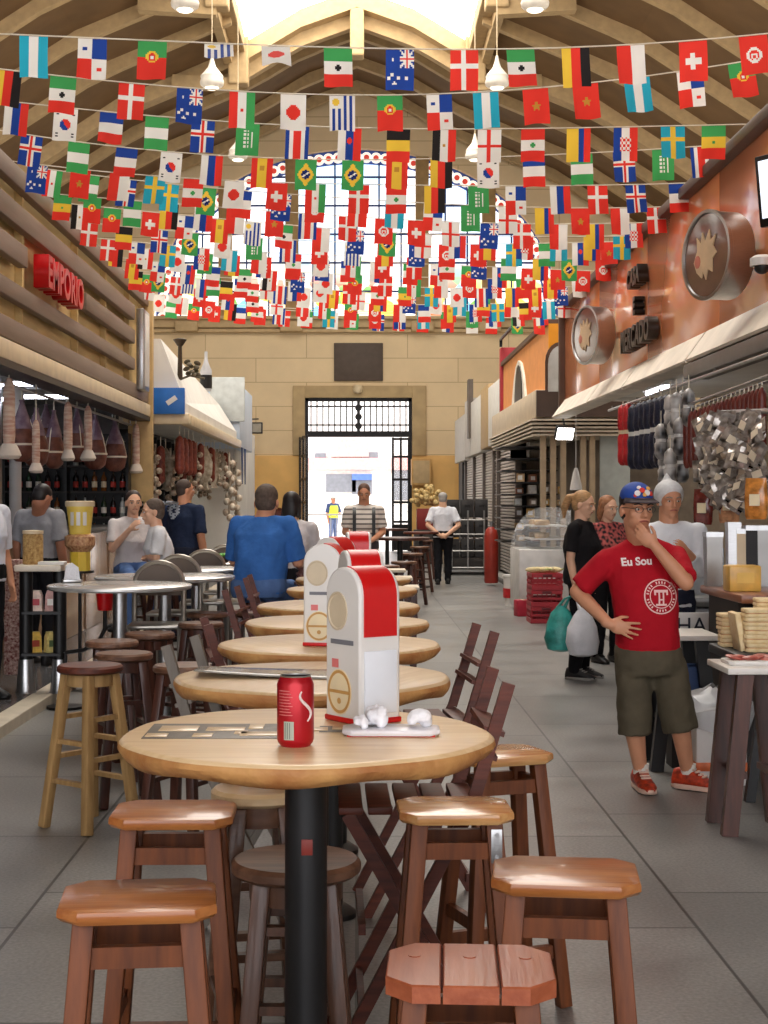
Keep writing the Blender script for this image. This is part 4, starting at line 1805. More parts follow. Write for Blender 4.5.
# narrow display table on the platform
p = W(43, 690, 11.6)
t = thing('display_table', 'small high table with white top and two thick black legs in steel feet', 'table', (p.x, 11.6, .08))
b = MB()
b.box((0, 0, .97), (.36, .42, .05), bev=.012)
b.build('tabletop', mat('cream_top', (224, 214, 196), .4), t)
for s in (-1, 1):
    b = MB()
    b.cyl((s * .13, 0, .24), (s * .13, 0, .945), .052, n=16)
    o = b.build('leg', m_black, t)
    b = MB()
    b.lathe([(0, 0), (.085, 0), (.075, .02), (.058, .26), (.0525, .26), (0, .255)], (s * .13, 0, 0), 16)
    b.build('steel_foot', m_steel, o)
for z in (.30, .62):
    b = MB()
    b.box((0, .05, z), (.30, .26, .02))
    b.build('shelf_board', m_black, t)
for i, (x, z, c) in enumerate(((-.05, .63, (226, 198, 180)), (.05, .63, (200, 150, 140)), (-.06, .31, (214, 176, 80)), (.05, .31, (226, 206, 130)))):
    q = thing('goods_packet', ('pale packet at the left of the upper shelf', 'pinkish packet at the right of the upper shelf', 'yellow packet at the left of the lower shelf', 'cream packet at the right of the lower shelf')[i] + ' in the high display table',
              'packet', (p.x + x * 1.15, 11.6 + .03, .08 + z), .2 * i, 'packets in the display table')
    b = MB()
    b.prism([(-.05, 0), (.05, 0), (.045, .12), (.03, .16), (-.03, .16), (-.045, .12)], basis((1, 0, 0), (0, 0, 1), (0, .03, 0)), .06)
    b.build('pouch', mat('pouch%d' % i, c, .3, var=.25, scale=25), q)
    b = MB()
    b.box((0, -.0315, .07), (.06, .003, .05))
    b.build('print', mat('pouch_print%d' % i, ((190, 60, 70), (240, 236, 226), (160, 60, 40), (90, 110, 70))[i], .4), q)
t = thing('pasta_jar', 'clear jar of curly snacks standing on the small white topped table', 'jar', (W(33, 0, 11.55).x, 11.55, 1.075))
b = MB()
b.lathe([(0, 0), (.075, 0), (.078, .01), (.078, .22), (.07, .235), (0, .235)], n=20)
b.build('contents', mat('curly_snack', (206, 172, 110), .5, var=.4, scale=40, bump=.6, rgb2=(150, 110, 60)), t)
b = MB()
b.lathe([(0, .235), (.08, .235), (.08, .26), (0, .265)], n=20)
b.build('lid', m_cream, t)
b = MB()
b.box((.10, -.05, .013), (.20, .12, .025), bev=.006)
o = b.build('white_tray', m_white)
o.location = (W(48, 0, 11.5).x - .06, 11.52, 1.075)
tag(o, 'flat white tray beside the jar of curly snacks', 'tray')
# speckled cloth roll by the worker
b = MB()
for k in range(4):
    b.tube([(.0, 0, .1), (.0, 0, 1.0)], .001, 4) if False else None
b.box((0, 0, .52), (.16, .05, .92), bev=.02)
o = b.build('hanging_apron', mat('speckled_cloth', (120, 44, 40), .8, var=.4, scale=60, rgb2=(220, 190, 176)))
o.location = (W(14, 0, 11.9).x, 11.9, .12)
tag(o, 'red and white speckled cloth hanging behind the cropped worker at the left edge', 'cloth')
# red lantern bucket with a curved metal arm, chest trolley
p = W(105, 600, 11.3)
t = thing('red_bucket', 'small bright red bucket under the left rim of the foremost steel table', 'bucket', (p.x, 11.3, .0))
b = MB()
b.lathe([(0, .74), (.055, .74), (.07, .90), (.06, .90), (.05, .75), (0, .75)], n=18)
b.build('pail', m_red, t)
b = MB()
b.tube([(0, 0, .74), (0, 0, .60), (-.05, 0, .5), (-.16, 0, .44), (-.3, 0, .42)], .016, 7)
b.tube([(-.3, 0, .42), (-.3, 0, .02)], .016, 7)
b.lathe([(0, 0), (.14, 0), (.14, .02), (0, .03)], (-.3, 0, 0), 16)
b.build('stand', m_dark, t)
# row of jars and steel tops on the inner counter at far left
t = thing('deli_counter', 'steel and glass deli counter inside the brown stall, behind the worker in white', 'counter', (-3.55, 12.6, .08))
b = MB()
b.box((-.3, 0, .5), (.6, 3.6, 1.0), bev=.01)
b.build('body', m_darkin, t)
b = MB()
b.box((-.3, 0, 1.02), (.7, 3.7, .05), bev=.01)
b.build('worktop', m_steel, t)
for i in range(7):
    Yq = 11.2 + i * .42
    q = thing('aged_cheese', ('big round pale cheese on the steel deli counter, ' + ('nearest', 'second', 'third', 'fourth', 'fifth', 'sixth', 'farthest')[i] + ' of the row'), 'cheese', (-3.6, Yq, 1.125), i, 'cheeses on the deli counter')
    b = MB()
    h = (.20, .16, .22, .14, .18, .2, .15)[i]
    b.lathe([(0, 0), (.13, 0), (.15, .03), (.15, h - .03), (.13, h), (0, h)], n=20)
    b.build('wheel', m_skin_cheese if i % 2 else m_paper, q)
    b = MB()
    b.lathe([(.0, h), (.07, h), (.07, h + .003), (0, h + .003)], n=16)
    b.build('paper_label', m_white, q)
for i in range(6):
    q = thing('tall_canister', 'tall steel canister above the cheeses in the brown stall, ' + ('first', 'second', 'third', 'fourth', 'fifth', 'last')[i] + ' in line', 'canister', (-4.0, 12.0 + i * .3, 1.125), 0, 'steel canisters in the brown stall')
    b = MB()
    b.lathe([(0, 0), (.09, 0), (.09, .52), (0, .52)], n=16)
    b.build('body', m_steel, q)
    b = MB()
    b.lathe([(0, .52), (.095, .52), (.095, .54), (.02, .58), (.02, .61), (0, .61)], n=16)
    b.build('lid', m_tin, q)

# ------------------------------------------------------------------ second left stall, hung with garlic and cured goods
YA, YE = 21.3, 30.4
XG = -2.44
st = thing('market_stall', 'white topped second stall at the left with a blue sign box', 'market stall')
b = MB()
b.rings([[Vector((x, YA, z)) for x, z in ((XG, 2.74), (XG, 2.95), (XG - .35, 3.86), (XG - 3, 3.86), (XG - 3, 2.74))], [Vector((x, YE, z)) for x, z in ((XG, 2.74), (XG, 2.95), (XG - .35, 3.50), (XG - 3, 3.50), (XG - 3, 2.74))]])
b.build('sloping_top', m_plaster, st, smooth=False)
b = MB()
b.box((XG + .02, (YA + YE) / 2, 2.70), (.16, YE - YA, .16), bev=.03)
b.box((XG - .4, YA - .02, 2.72), (.95, .12, .16), bev=.03)
b.build('awning_edge', m_cream, st)
b = MB()
b.box((-2.68, YA - .09, 2.97), (.49, .10, .37), bev=.008)
o = b.build('sign_box', mat('sign_blue', (40, 108, 190), .4, var=.1), st)
b = MB()
b.bar((-2.68, YA - .145, 2.93), (-2.55, YA - .145, 3.02), .07, .012)
b.build('sign_mark', m_white, o)
b = MB()
b.box((XG - 1.2, (YA + YE) / 2, 1.4), (.08, YE - YA, 2.7))
b.build('inner_wall', m_darkin, st, smooth=False)
b = MB()
for k in range(9):
    Yq = YA + .5 + k * .95
    b.box((XG - 1.0, Yq, 1.5), (.3, .03, 2.2))
for z in (.8, 1.15, 1.5, 1.85, 2.2):
    b.box((XG - 1.0, (YA + YE) / 2, z), (.3, YE - YA - .8, .025))
b.build('back_shelf', m_black, st, smooth=False)
for i, (px, py, h, kd) in enumerate(((176, 338, 0, 0),)):
    pass
# ornaments on its roof
t = thing('lamp_post', 'dark ornamental lamp post standing on the white stall roof at the left', 'post', (W(180, 0, 21.9).x, 21.9, 3.33))
t.scale = (.8, .8, .7)
b = MB()
b.tube([(0, 0, -.0), (0, 0, .72)], [.05, .035], 8)
b.lathe([(0, .70), (.05, .70), (.11, .80), (.13, .83), (.06, .86), (0, .86)], n=12)
b.build('shaft', mat('bronze_dark', (70, 58, 44), .5, metal=.4), t)
b = MB()
for k in range(11):
    a = k * 2.4
    b.ell((.22 + .10 * math.cos(a), .08 * math.sin(a), .10 + .03 * k % .3), (.07, .03, .05), Euler((a, .5, a)).to_matrix(), 8)
b.tube([(0, 0, 0), (.18, 0, .08), (.45, 0, .02)], .025, 6)
b.build('leaf_ornament', mat('bronze_leaf', (84, 74, 54), .6), t)
t = thing('bottle_model', 'large pale bottle shaped ornament on the white stall roof', 'ornament', (W(206, 0, 28).x, 28, 3.60))
b = MB()
b.lathe([(0, 0), (.10, 0), (.11, .38), (.05, .52), (.03, .62), (.03, .74), (0, .74)], n=14)
b.build('body', mat('ornament_grey', (178, 176, 178), .4), t)
b = MB()
b.lathe([(.111, .05), (.114, .05), (.114, .3), (.111, .3)], n=14)
b.build('band', m_dark, t)
t = thing('pork_model', 'cream rounded arch ornament leaning on the white stall roof by the brown stall', 'ornament', (W(163, 0, 21.6).x, 21.6, 3.05))
b = MB()
b.tube([(-.12, 0, -.1), (-.11, 0, .2), (0, 0, .38), (.1, 0, .2), (.12, 0, -.1)], [.05, .06, .07, .06, .05], 9)
b.build('arch', mat('ornament_tan', (206, 184, 152), .6), t)
b = MB()
b.tube([(-.10, -.06, .1), (0, -.06, .26), (.10, -.06, .1)], .02, 7)
b.build('rim', w_wine, t)

# hanging goods of the second stall
m_gar = mat('garlic_white', (226, 214, 196), .6, var=.25, scale=30, bump=.4, rgb2=(170, 140, 112))
m_cod = mat('salt_cod', (206, 196, 176), .6, var=.3, scale=14, bump=.3, rgb2=(140, 124, 104))
m_saus = mat('sausage_red', (110, 40, 30), .4, var=.3, scale=25, rgb2=(146, 70, 50))


def make_garlic(label, n=10, group='garlic plaits at the second left stall', seed=1):
    t = thing('hanging_garlic', label, 'garlic', group=group)
    rg = random.Random(seed)
    b = MB()
    for k in range(n):
        a = k * 2.39
        b.ell((.045 * math.cos(a), .045 * math.sin(a), -.12 - k * .055), (.045, .045, .040), n=8)
    o = b.build('garlic_bulbs', m_gar, t)
    b = MB()
    b.tube([(0, 0, 0), (.01, 0, -.3), (0, 0, -.1 - n * .05)], .014, 6)
    b.build('plait', m_cod, t)
    return t


def make_cod(label, group='dried fish slabs at the second left stall'):
    t = thing('hanging_fish', label, 'dried fish', group=group)
    b = MB()
    b.rings([[Vector((x * w, y * .02 + .03 * math.sin(z * 5), z)) for x, y in ((-1, 0), (-.5, -1), (0, -.7), (.5, -1), (1, 0), (.5, .6), (0, .8), (-.5, .6))] for z, w in ((-.02, .02), (-.10, .07), (-.25, .12), (-.42, .11), (-.55, .05), (-.60, .06), (-.63, .09))])
    b.build('fillet', m_cod, t)
    b = MB()
    b.tube([(0, 0, .12), (0, 0, -.05)], .006, 5)
    b.build('string', m_string, t)
    return t


def make_salami(label, m, mt, group, L=.42, R=.04, name='hanging_salami', tie=True, sl=.12):
    t = thing(name, label, 'sausage', group=group)
    b = MB()
    prof = [(0, -L), (R * .5, -L + .005), (R * .95, -L + .04)]
    for k in range(1, 9):
        z = -L + .04 + (L - .09) * k / 9
        prof.append((R * (1 + .06 * math.sin(k * 2.2)) * (.72 if tie and k == 5 else 1), z))
    prof += [(R * .95, -.05), (R * .4, -.01), (0, 0)]
    b.lathe(prof, n=12)
    b.build('casing', m, t)
    if tie:
        b = MB()
        z = -L + .04 + (L - .09) * 5 / 9
        b.lathe([(R * .7, z - .02), (R * .86, z - .02), (R * .86, z + .02), (R * .7, z + .02)], n=12)
        b.build('tie_band', mt, t)
    b = MB()
    b.tube([(0, 0, sl), (0, 0, -.03)], .005, 5)
    b.build('string', m_string, t)
    return t


g0 = make_garlic('x', 11)
c0 = make_cod('x')
d0 = make_salami('x', m_saus, m_string, 'cured sausages at the second left stall', .5, .06, tie=False)
rg = random.Random(11)
first = {0: True, 1: True, 2: True}
pos = ['nearest the blue sign box', 'second', 'third', 'fourth', 'fifth', 'sixth', 'seventh', 'eighth', 'ninth', 'tenth', 'eleventh', 'twelfth', 'thirteenth', 'last before the corner']
kindn = {0: 0, 1: 0, 2: 0}
for i in range(30):
    kd = (2, 1, 0, 1, 0, 2, 1, 0)[i % 8] if i > 3 else 2
    Yq = YA + .35 + (i % 15) * .58
    xq = XG - .12 - (i // 15) * .35
    o = (g0, c0, d0)[kd]
    if not first[kd]:
        o = dup(o, (0, 0, 0))
    first[kd] = False
    o.location = (xq, Yq, 2.50 - .12 * (i // 15))
    o.rotation_euler = (0, 0, rg.uniform(0, 6))
    s = rg.uniform(.95, 1.25)
    o.scale = (s, s, s)
    base = ('plait of white garlic', 'slab of pale dried fish', 'dark red cured sausage')[kd]
    row = 'front' if i < 15 else 'rear'
    o['label'] = '%s, %s in the %s row of the second left stall' % (base, (['first'] + pos[1:])[min(kindn[kd], 13)].split(' ')[0], row)
    kindn[kd] += 1
# big garlic garland at the end
for k, (px, py, Yq) in enumerate(((229, 452, 27.5), (236, 462, 29.5))):
    o = dup(g0, W(px, py, Yq), k, ('long garlic garland nearest the navy shirted man' if k == 0 else 'long garlic garland next to the pale blue banner'))
    o.scale = (1.45, 1.45, 1.8)
# bottles on its shelf: coloured
for i in range(16):
    Yq = YA + .8 + i * .5
    z = (1.164, 1.514, 1.864)[i % 3]
    o = dup(protos[i % len(protos)][1], (XG - .98, Yq, z), i, 'bottle on the black back shelf of the second left stall')
    o['group'] = 'bottles on the back shelf of the second left stall'
    o.scale = (1.15, 1.15, 1.15)

# third stall further back: pale blue boards, white end
st = thing('market_stall', 'pale stall with tall light blue banner boards further back at the left', 'market stall')
b = MB()
b.box((XG - .4, 32.4, 3.3), (.9, 3.6, 1.3), bev=.02)
b.build('banner_board', mat('banner_blue', (206, 218, 234), .5, var=.06, scale=.8), st)
b = MB()
b.box((XG - .2, 30.56, 3.62), (.70, .10, .9), bev=.01)
b.build('panel', mat('panel_grey', (196, 200, 198), .5), st)
b = MB()
b.box((XG - .6, 34.8, 1.6), (.9, 6.4, 3.2), bev=.02)
b.build('white_wall', m_plaster, st)
b = MB()
for Yq in (30.8, 31.6):
    b = MB()
    b.prism([(0, 0), (.35, 0), (.17, -.75)], basis((0, 1, 0), (0, 0, 1), (XG + .06, Yq, 2.65)), .02)
    b.build('pennant', mat('pennant_navy', (54, 74, 120), .7), st)
t = thing('flood_lamp', 'small dark floodlight on a thin arm at the back wall, left of the door', 'lamp', W(257, 428, 44.5), 0)
b = MB()
b.box((0, 0, 0), (.34, .12, .34), bev=.02)
b.build('housing', m_dark, t)
b = MB()
b.box((0, -.065, 0), (.26, .015, .26))
b.build('glass', mat('flood_glass', (150, 140, 120), .2), t)
b = MB()
b.tube([(0, .06, 0), (0, .5, .1), (0, 1.48, .1)], .02, 6)
b.build('arm', m_dark, t)
b = MB()
b.tube([W(235, 420, 40), W(258, 419, 44)], .025, 6)
b.tube([W(235, 420, 40), (XG - .8, 38.5, W(0, 420, 38.5).z), (XG - .8, 38.5, 0)], .025, 6)
tag(b.build('bracket_arm', m_dark), 'thin dark rod reaching from the pale stall towards the floodlight', 'rod')
# ------------------------------------------------------------------ right stalls
XR0 = 2.80
m_copper = mat('copper_lacquer', (244, 150, 98), .2, var=.08, scale=1.2, coat=.5, spec=.5)
m_rail = mat('top_rail', (84, 58, 42), .5, var=.15)
m_awn = mat('awning_cream', (240, 230, 214), .55, var=.12, scale=3, bump=.15, bscale=5)
YN, YF = 3.0, 20.2
st = thing('market_stall', 'stall with glossy copper coloured fascia and dark letters along the right side', 'market stall')
n = 6
for i in range(n):
    a, c = YN + (YF - YN) * i / n, YN + (YF - YN) * (i + 1) / n
    b = MB()
    b.box((XR0 + .05, (a + c) / 2, 3.52), (.10, c - a - .012, 1.20), bev=.006)
    b.build('fascia_panel', m_copper, st)
b = MB()
b.box((XR0 + .02, (YN + YF) / 2, 4.15), (.22, YF - YN, .09), bev=.012)
b.box((XR0 + .02, YF + .03, 3.5), (.20, .09, 1.36), bev=.012)
b.build('top_rail', m_rail, st)
b = MB()
b.box((XR0 + .5, YF - .02, 3.5), (.9, .06, 1.2))
b.box((XR0 + 2.2, YN + .03, 3.53), (4.2, .06, 1.1))
b.box((XR0 + 2.2, (YN + YF) / 2, 4.08), (4.2, YF - YN, .06))
b.box((XR0 + 2.2, (YN + YF) / 2, 2.98), (4.2, YF - YN, .06))
b.build('stall_roof', m_plaster, st, smooth=False)
for a, c in ((YN, 6.1), (6.15, 9.2), (9.25, 12.0), (12.05, 14.9), (14.95, 17.2), (17.25, 20.25)):
    b = MB()
    b.rings([[Vector((XR0 + .04, y, 2.93)), Vector((XR0 - .005, y, 2.92)), Vector((XR0 - .17, y, 2.69)), Vector((XR0 - .16, y, 2.67)), Vector((XR0 + .04, y, 2.67))] for y in (a, c)])
    b.build('awning_panel', m_awn, st, smooth=False)
b = MB()
b.box((XR0 - .06, 7.6, 2.60), (.22, 9.0, .12), bev=.02)
b.build('shutter_box', mat('shutter_grey', (112, 108, 104), .45, metal=.4), st)
b = MB()
b.box((XR0 + 3.3, (YN + YF) / 2, 1.5), (.08, YF - YN, 3.0))
b.box((XR0 + 2.6, YF - .1, 1.5), (1.6, .08, 3.0))
b.build('inner_wall', mat('right_inner', (204, 184, 156), .7, var=.15), st, smooth=False)
# dark raised letters on the fascia (the words themselves are too small to read in the photograph)
m_let = mat('letter_dark', (44, 34, 26), .35, metal=.3)
for s, Yc, z, sz in (('CASA', 14.66, 3.74, .23), ('E', 14.60, 3.45, .22), ('MERCADO', 14.6, 3.16, .28)):
    M = basis((0, -1, 0), (0, 0, 1), (XR0 - .06, Yc, z))
    text_obj('sign_letters', s, sz, .05, m_let, M, st, spacing=1.15, bold=.012)
for i, (x, y) in enumerate(((3.5, 17.5), (3.6, 13.5), (3.5, 10.0))):
    q = thing('fluorescent_lamp', 'tube lamp under the ceiling of the right copper stall, ' + ('farthest', 'middle', 'nearest')[i], 'lamp', (x, y, 2.84), 0, 'tube lamps in the copper stall')
    b = MB()
    b.box((0, 0, .06), (.14, 1.2, .06), bev=.01)
    b.build('housing', m_white, q)
    b = MB()
    b.cyl((0, -.58, .01), (0, .58, .01), .026, n=10)
    b.build('tube', m_tube, q)
# round signs
for i, (Yc, z, l) in enumerate(((10.72, 3.31, 'large round steel drum sign with a pale emblem, nearer the camera on the copper fascia'), (16.35, 3.36, 'round steel drum sign at the far end of the copper fascia'))):
    t = thing('drum_sign', l, 'sign', (XR0 - .125, Yc, z), .32, 'round drum signs on the copper fascia')
    t.scale = (.93, .93, .93)
    R = Matrix.Rotation(-PI / 2, 3, 'Y')           # local z -> world -x
    b = MB()
    b.lathe([(0, .0), (.33, .0), (.335, .01), (.335, .19), (.345, .20), (.345, .23), (.32, .232), (.315, .21), (0, .21)], n=40, R=R)
    b.bar((0, 0, 0), (.11, -.04, 0), .08, .08)
    b.build('drum', m_steel, t)
    b = MB()
    b.lathe([(0, .212), (.314, .212), (.314, .216), (0, .216)], n=40, R=R)
    b.build('face', mat('drum_face', (116, 88, 72), .08, var=.3, scale=3, coat=.5), t)
    b = MB()
    P = [(-.17, -.02), (-.13, -.10), (-.06, -.15), (-.04, -.10), (.0, -.17), (.03, -.09), (.09, -.12), (.09, -.02), (.15, .02), (.10, .08), (.14, .16), (.06, .12), (.05, .21), (-.01, .12), (-.05, .20), (-.07, .11), (-.13, .17), (-.12, .07)]
    b.prism(P, basis((0, -1, 0), (0, 0, 1), (-.217, 0, -.02)), .010)
    o = b.build('emblem', mat('emblem_pale', (222, 190, 150), .4, var=.15), t, smooth=False)
    b = MB()
    b.prism([(-.11 + .04 * math.cos(q / 10 * 2 * PI), -.02 + .05 * math.sin(q / 10 * 2 * PI)) for q in range(10)], basis((0, -1, 0), (0, 0, 1), (-.228, 0, -.02)), .004)
    b.build('emblem_eye', mat('emblem_pink', (206, 120, 100), .4), o, smooth=False)
# screen and camera
t = thing('wall_screen', 'dark framed screen with a bright picture at the top right edge', 'screen', (2.80, 9.55, 3.58), 0)
R = Euler((.12, 0, -1.0)).to_matrix()
b = MB()
b.box((0, 0, 0), (.62, .05, .46), R, bev=.01)
b.build('frame', m_dark, t)
b = MB()
b.box(R @ Vector((0, -.028, .01)), (.55, .008, .37), R)
b.build('display', mat('display_white', (226, 234, 244), .2, emit=(226, 234, 244), estr=.9), t)
b = MB()
b.bar(R @ Vector((0, .02, 0)), (.0, .30, 0), .05, .05)
b.build('mount', m_dark, t)
t = thing('dome_camera', 'small white and black dome camera below the screen', 'camera', (2.70, 10.0, 3.13), 0)
b = MB()
b.lathe([(0, 0), (.08, 0), (.08, .05), (.05, .07), (0, .07)], n=16)
b.bar((0, 0, .04), (.10, 0, .04), .03, .03)
b.build('housing', m_white, t)
b = MB()
b.ell((0, 0, -.005), (.055, .055, .05), n=12)
b.build('dome', m_black, t)

# --- goods hanging under the awning
m_navy = mat('salami_navy', (30, 34, 54), .45, var=.4, scale=18, bump=.4)
m_redn = mat('salami_rednet', (186, 36, 40), .45, var=.2, scale=18, bump=.4)
m_bw = mat('salami_blackwhite', (34, 32, 34), .3, var=.3, scale=9, rgb2=(190, 186, 182), detail=1)
n0 = make_salami('x', m_navy, m_white, 'navy netted salamis at the right stall', .62, .062, sl=.03)
rd0 = make_salami('x', m_redn, m_cream, 'red netted salamis at the right stall', .64, .055, sl=.03)
bw0 = make_salami('x', m_bw, m_white, 'black and white wrapped salamis at the right stall', .36, .06)
cnt = ['first', 'second', 'third', 'fourth', 'fifth', 'sixth', 'seventh', 'eighth', 'ninth', 'tenth', 'eleventh', 'twelfth', 'thirteenth', 'fourteenth', 'fifteenth', 'sixteenth', 'seventeenth', 'eighteenth', 'nineteenth', 'twentieth']


def place_hang(o, first, px, py, x, rz, s, label):
    p = at_x(px, py, x)
    if not first:
        o = dup(o, p, rz)
    o.location = p
    o.rotation_euler = (0, 0, rz)
    o.scale = (s, s, s)
    o['label'] = label
    return o


XH = 2.62
for i, (px, py) in enumerate(((623, 404), (628, 403))):
    place_hang(rd0, i == 0, px, py, XH, 0, .95, ('leftmost red netted salami' if i == 0 else 'second red netted salami, touching the navy ones') + ' under the cream awning')
for i, px in enumerate((634, 640, 645, 650, 656, 661, 667)):
    place_hang(n0, i == 0, px, 404 - (px - 634) * .30, XH - .03 * (i % 2), i, 1.0, 'navy netted salami with white tie, %s from the red ones under the awning' % cnt[i])
for i in range(14):
    px, py = 664 + (i % 5) * 6.2 - (3 if (i // 5) % 2 else 0), 396 + (i // 5) * 27 - (i % 5) * 2
    place_hang(bw0, i == 0, px, py, XH - .05 * (i % 3), i * 1.3, .85, 'black and white wrapped salami, %s in the %s row beside the navy ones' % (cnt[i % 5], ('top', 'middle', 'bottom')[i // 5]))
sg0 = make_salami('x', mat('thin_sausage', (120, 50, 38), .4, var=.35, scale=30, rgb2=(92, 34, 28)), m_string, 'thin dark red sausages at the right stall', .44, .030, tie=False, sl=.03)
for i in range(36):
    px = 687 + (i % 18) * 4.4
    place_hang(sg0, i == 0, px, 412 - (px - 687) * .34 + (i // 18) * 3, XH - .06 + .1 * (i // 18), i, 1.0 if i < 18 else .9, 'thin dark red sausage, %s from the left in the %s row under the awning' % (cnt[i % 18], 'front' if i < 18 else 'rear'))
b = MB()
b.tube([(XH, 9.0, 2.50), (XH, 15.6, 2.50)], .014, 6)
for Y in (9.2, 11, 13, 15.4):
    b.tube([(XH, Y, 2.5), (XH, Y, 2.535)], .010, 5)
tag(b.build('hanging_rail', m_steel), 'steel rail under the cream awning on the right with sausages on it', 'rail')
b = MB()
for x in (XH - .06, XH + .04):
    b.tube([(x, 9.3, 2.345), (x, 12.3, 2.295)], .010, 6)
b.tube([(XH - .06, 12.3, 2.295), (XH + .04, 12.3, 2.295), (XH, 12.3, 2.5)], .010, 6)
b.tube([(XH - .06, 9.3, 2.345), (XH + .04, 9.3, 2.345), (XH, 9.3, 2.5)], .010, 6)
tag(b.build('hanging_sausage_rail', m_steel), 'thin steel double rail holding the thin dark red sausages', 'rail')
b = MB()
b.tube([at_x(719, 413, 2.5), at_x(775, 411, 2.5)], .018, 8)
tag(b.build('support_rail', m_steel), 'short shiny steel bar in front of the thin red sausages', 'rail')


def make_packet(seed):
    t = thing('hanging_foil_packet', 'crumpled clear foil packet in the hanging cluster at the right stall', 'packet', group='foil packets hanging at the right stall')
    rg = random.Random(seed)
    b = MB()
    nn = 5
    g = []
    for side in (-1, 1):
        g.append([[b.bm.verts.new(((i / nn - .5) * .13, side * (.022 * math.sin(PI * i / nn) * math.sin(PI * j / nn)) + rg.uniform(-.012, .012) * (0 < i < nn), (j / nn - .5) * .16)) for i in range(nn + 1)] for j in range(nn + 1)])
    for s in (0, 1):
        for j in range(nn):
            for i in range(nn):
                b.face([g[s][j][i], g[s][j][i + 1], g[s][j + 1][i + 1], g[s][j + 1][i]])
    bmesh.ops.remove_doubles(b.bm, verts=b.bm.verts, dist=.003)
    b.build('pouch', mat('foil_clear', (196, 188, 180), .12, metal=.35, var=.3, scale=20, rgb2=(120, 108, 96)), t, angle=20)
    b = MB()
    b.box((.0, -.030, -.02), (.06, .003, .05))
    b.build('print', mat('foil_print', (214, 200, 176), .4, var=.2), t)
    return t


pk = [make_packet(2), make_packet(3)]
rg = random.Random(4)
k = 0
for j in range(8):
    for i in range(9):
        px = 703 + i * 6.3 + rg.uniform(-2, 2) + (j % 2) * 3
        py = 428 + j * 10.5 - (px - 703) * .10 + rg.uniform(-3, 3)
        if j >= 6 and px < 712:
            continue
        p = at_x(px, py, 2.40 + rg.uniform(-.12, .14))
        o = pk[k % 2] if k < 2 else dup(pk[k % 2], p)
        o.location = p
        o.rotation_euler = (rg.uniform(-.5, .5), rg.uniform(-.6, .6), rg.uniform(-1.3, .3))
        k += 1
# larger meat packs below
for i, (px, py, c) in enumerate(((703, 508, (110, 40, 34)), (729, 505, (196, 140, 100)), (756, 500, (200, 130, 60)))):
    p = at_x(px, py, 2.32)
    t = thing('hanging_meat_pack', ('dark red vacuum pack of meat at the left', 'pale pink vacuum pack in the middle', 'orange brown vacuum pack at the right') [i] + ' below the foil packets', 'packet', p, -.5, 'vacuum packs below the foil packets')
    b = MB()
    b.loft([((0, 0, z), w, d, (1, 0, 0), (0, 1, 0)) for z, w, d in ((-.15, .075, .006), (-.12, .085, .028), (0, .09, .042), (.11, .085, .03), (.145, .08, .008), (.17, .08, .005))], n=14)
    t.scale = (.75, .75, .75)
    b.build('meat', mat('meat%d' % i, c, .2, var=.4, scale=18, coat=.6), t)
    b = MB()
    b.box((0, -.048, 0), (.08, .004, .09))
    b.build('paper_label', mat('label_cream', (232, 216, 178), .5), t)

# --- the counter behind the man: worktop with stands, steel front
t = thing('stall_counter', 'right stall counter with wooden edged top and steel units below', 'counter', (2.75, 8.8, 0))
b = MB()
b.box((0, 0, 1.02), (1.25, 1.0, .05), bev=.012)
b.build('worktop', wood('counter_edge', (140, 88, 60), .35, .15, axis=1), t)
b = MB()
b.box((-.55, .1, .5), (.06, .7, 1.0))
b.box((.5, .0, .5), (.06, .9, 1.0))
b.box((.0, .42, .5), (1.1, .05, 1.0))
b.build('side_panel', m_darkin, t, smooth=False)
b = MB()
b.box((.10, -.1, .62), (.72, .7, .70), bev=.02)
b.build('steel_unit', m_tin, t)
b = MB()
b.box((.10, -.455, .80), (.66, .012, .05), bev=.004)
b.build('unit_handle', m_steel, t)
Ys = 8.65
for i, (px, w, h, m_) in enumerate(((713, .07, .32, m_tin), (733, .055, .38, m_steel), (742, .06, .34, m_cream), (752, .07, .36, m_dark), (764, .075, .36, m_tin))):
    p = W(px, 0, Ys + .5)
    q = thing('cutlery_stand', ('grey tall container at the left end of the counter', 'narrow steel container on the counter', 'cream narrow container behind the cheese block', 'dark narrow container behind the cheese block',
                                'grey container at the right edge of the counter')[i], 'container', (p.x, Ys + .5, 1.045), 0, 'tall containers on the right counter')
    b = MB()
    b.lathe([(0, 0), (w * .9, 0), (w, h), (w * .9, h), (w * .85, .02), (0, .02)], n=4, R=Matrix.Rotation(PI / 4, 3, 'Z'))
    b.build('body', m_, q, angle=20)
    b = MB()
    b.lathe([(w * .88, h - .02), (w * 1.05, h - .02), (w * 1.05, h + .01), (w * .88, h + .01)], n=4, R=Matrix.Rotation(PI / 4, 3, 'Z'))
    b.build('rim', m_steel, q, angle=20)
p = W(742, 560, Ys)
t = thing('cheese_block', 'yellow block of cheese in clear wrap on the right counter', 'cheese', (p.x, Ys, 1.045), 0)
b = MB()
b.box((0, 0, .075), (.185, .16, .15), bev=.012)
b.build('block', mat('cheese_block', (220, 172, 84), .3, var=.15, scale=12), t)
b = MB()
b.box((.0, -.082, .08), (.10, .004, .06))
b.build('paper_label', m_skin_cheese, t)
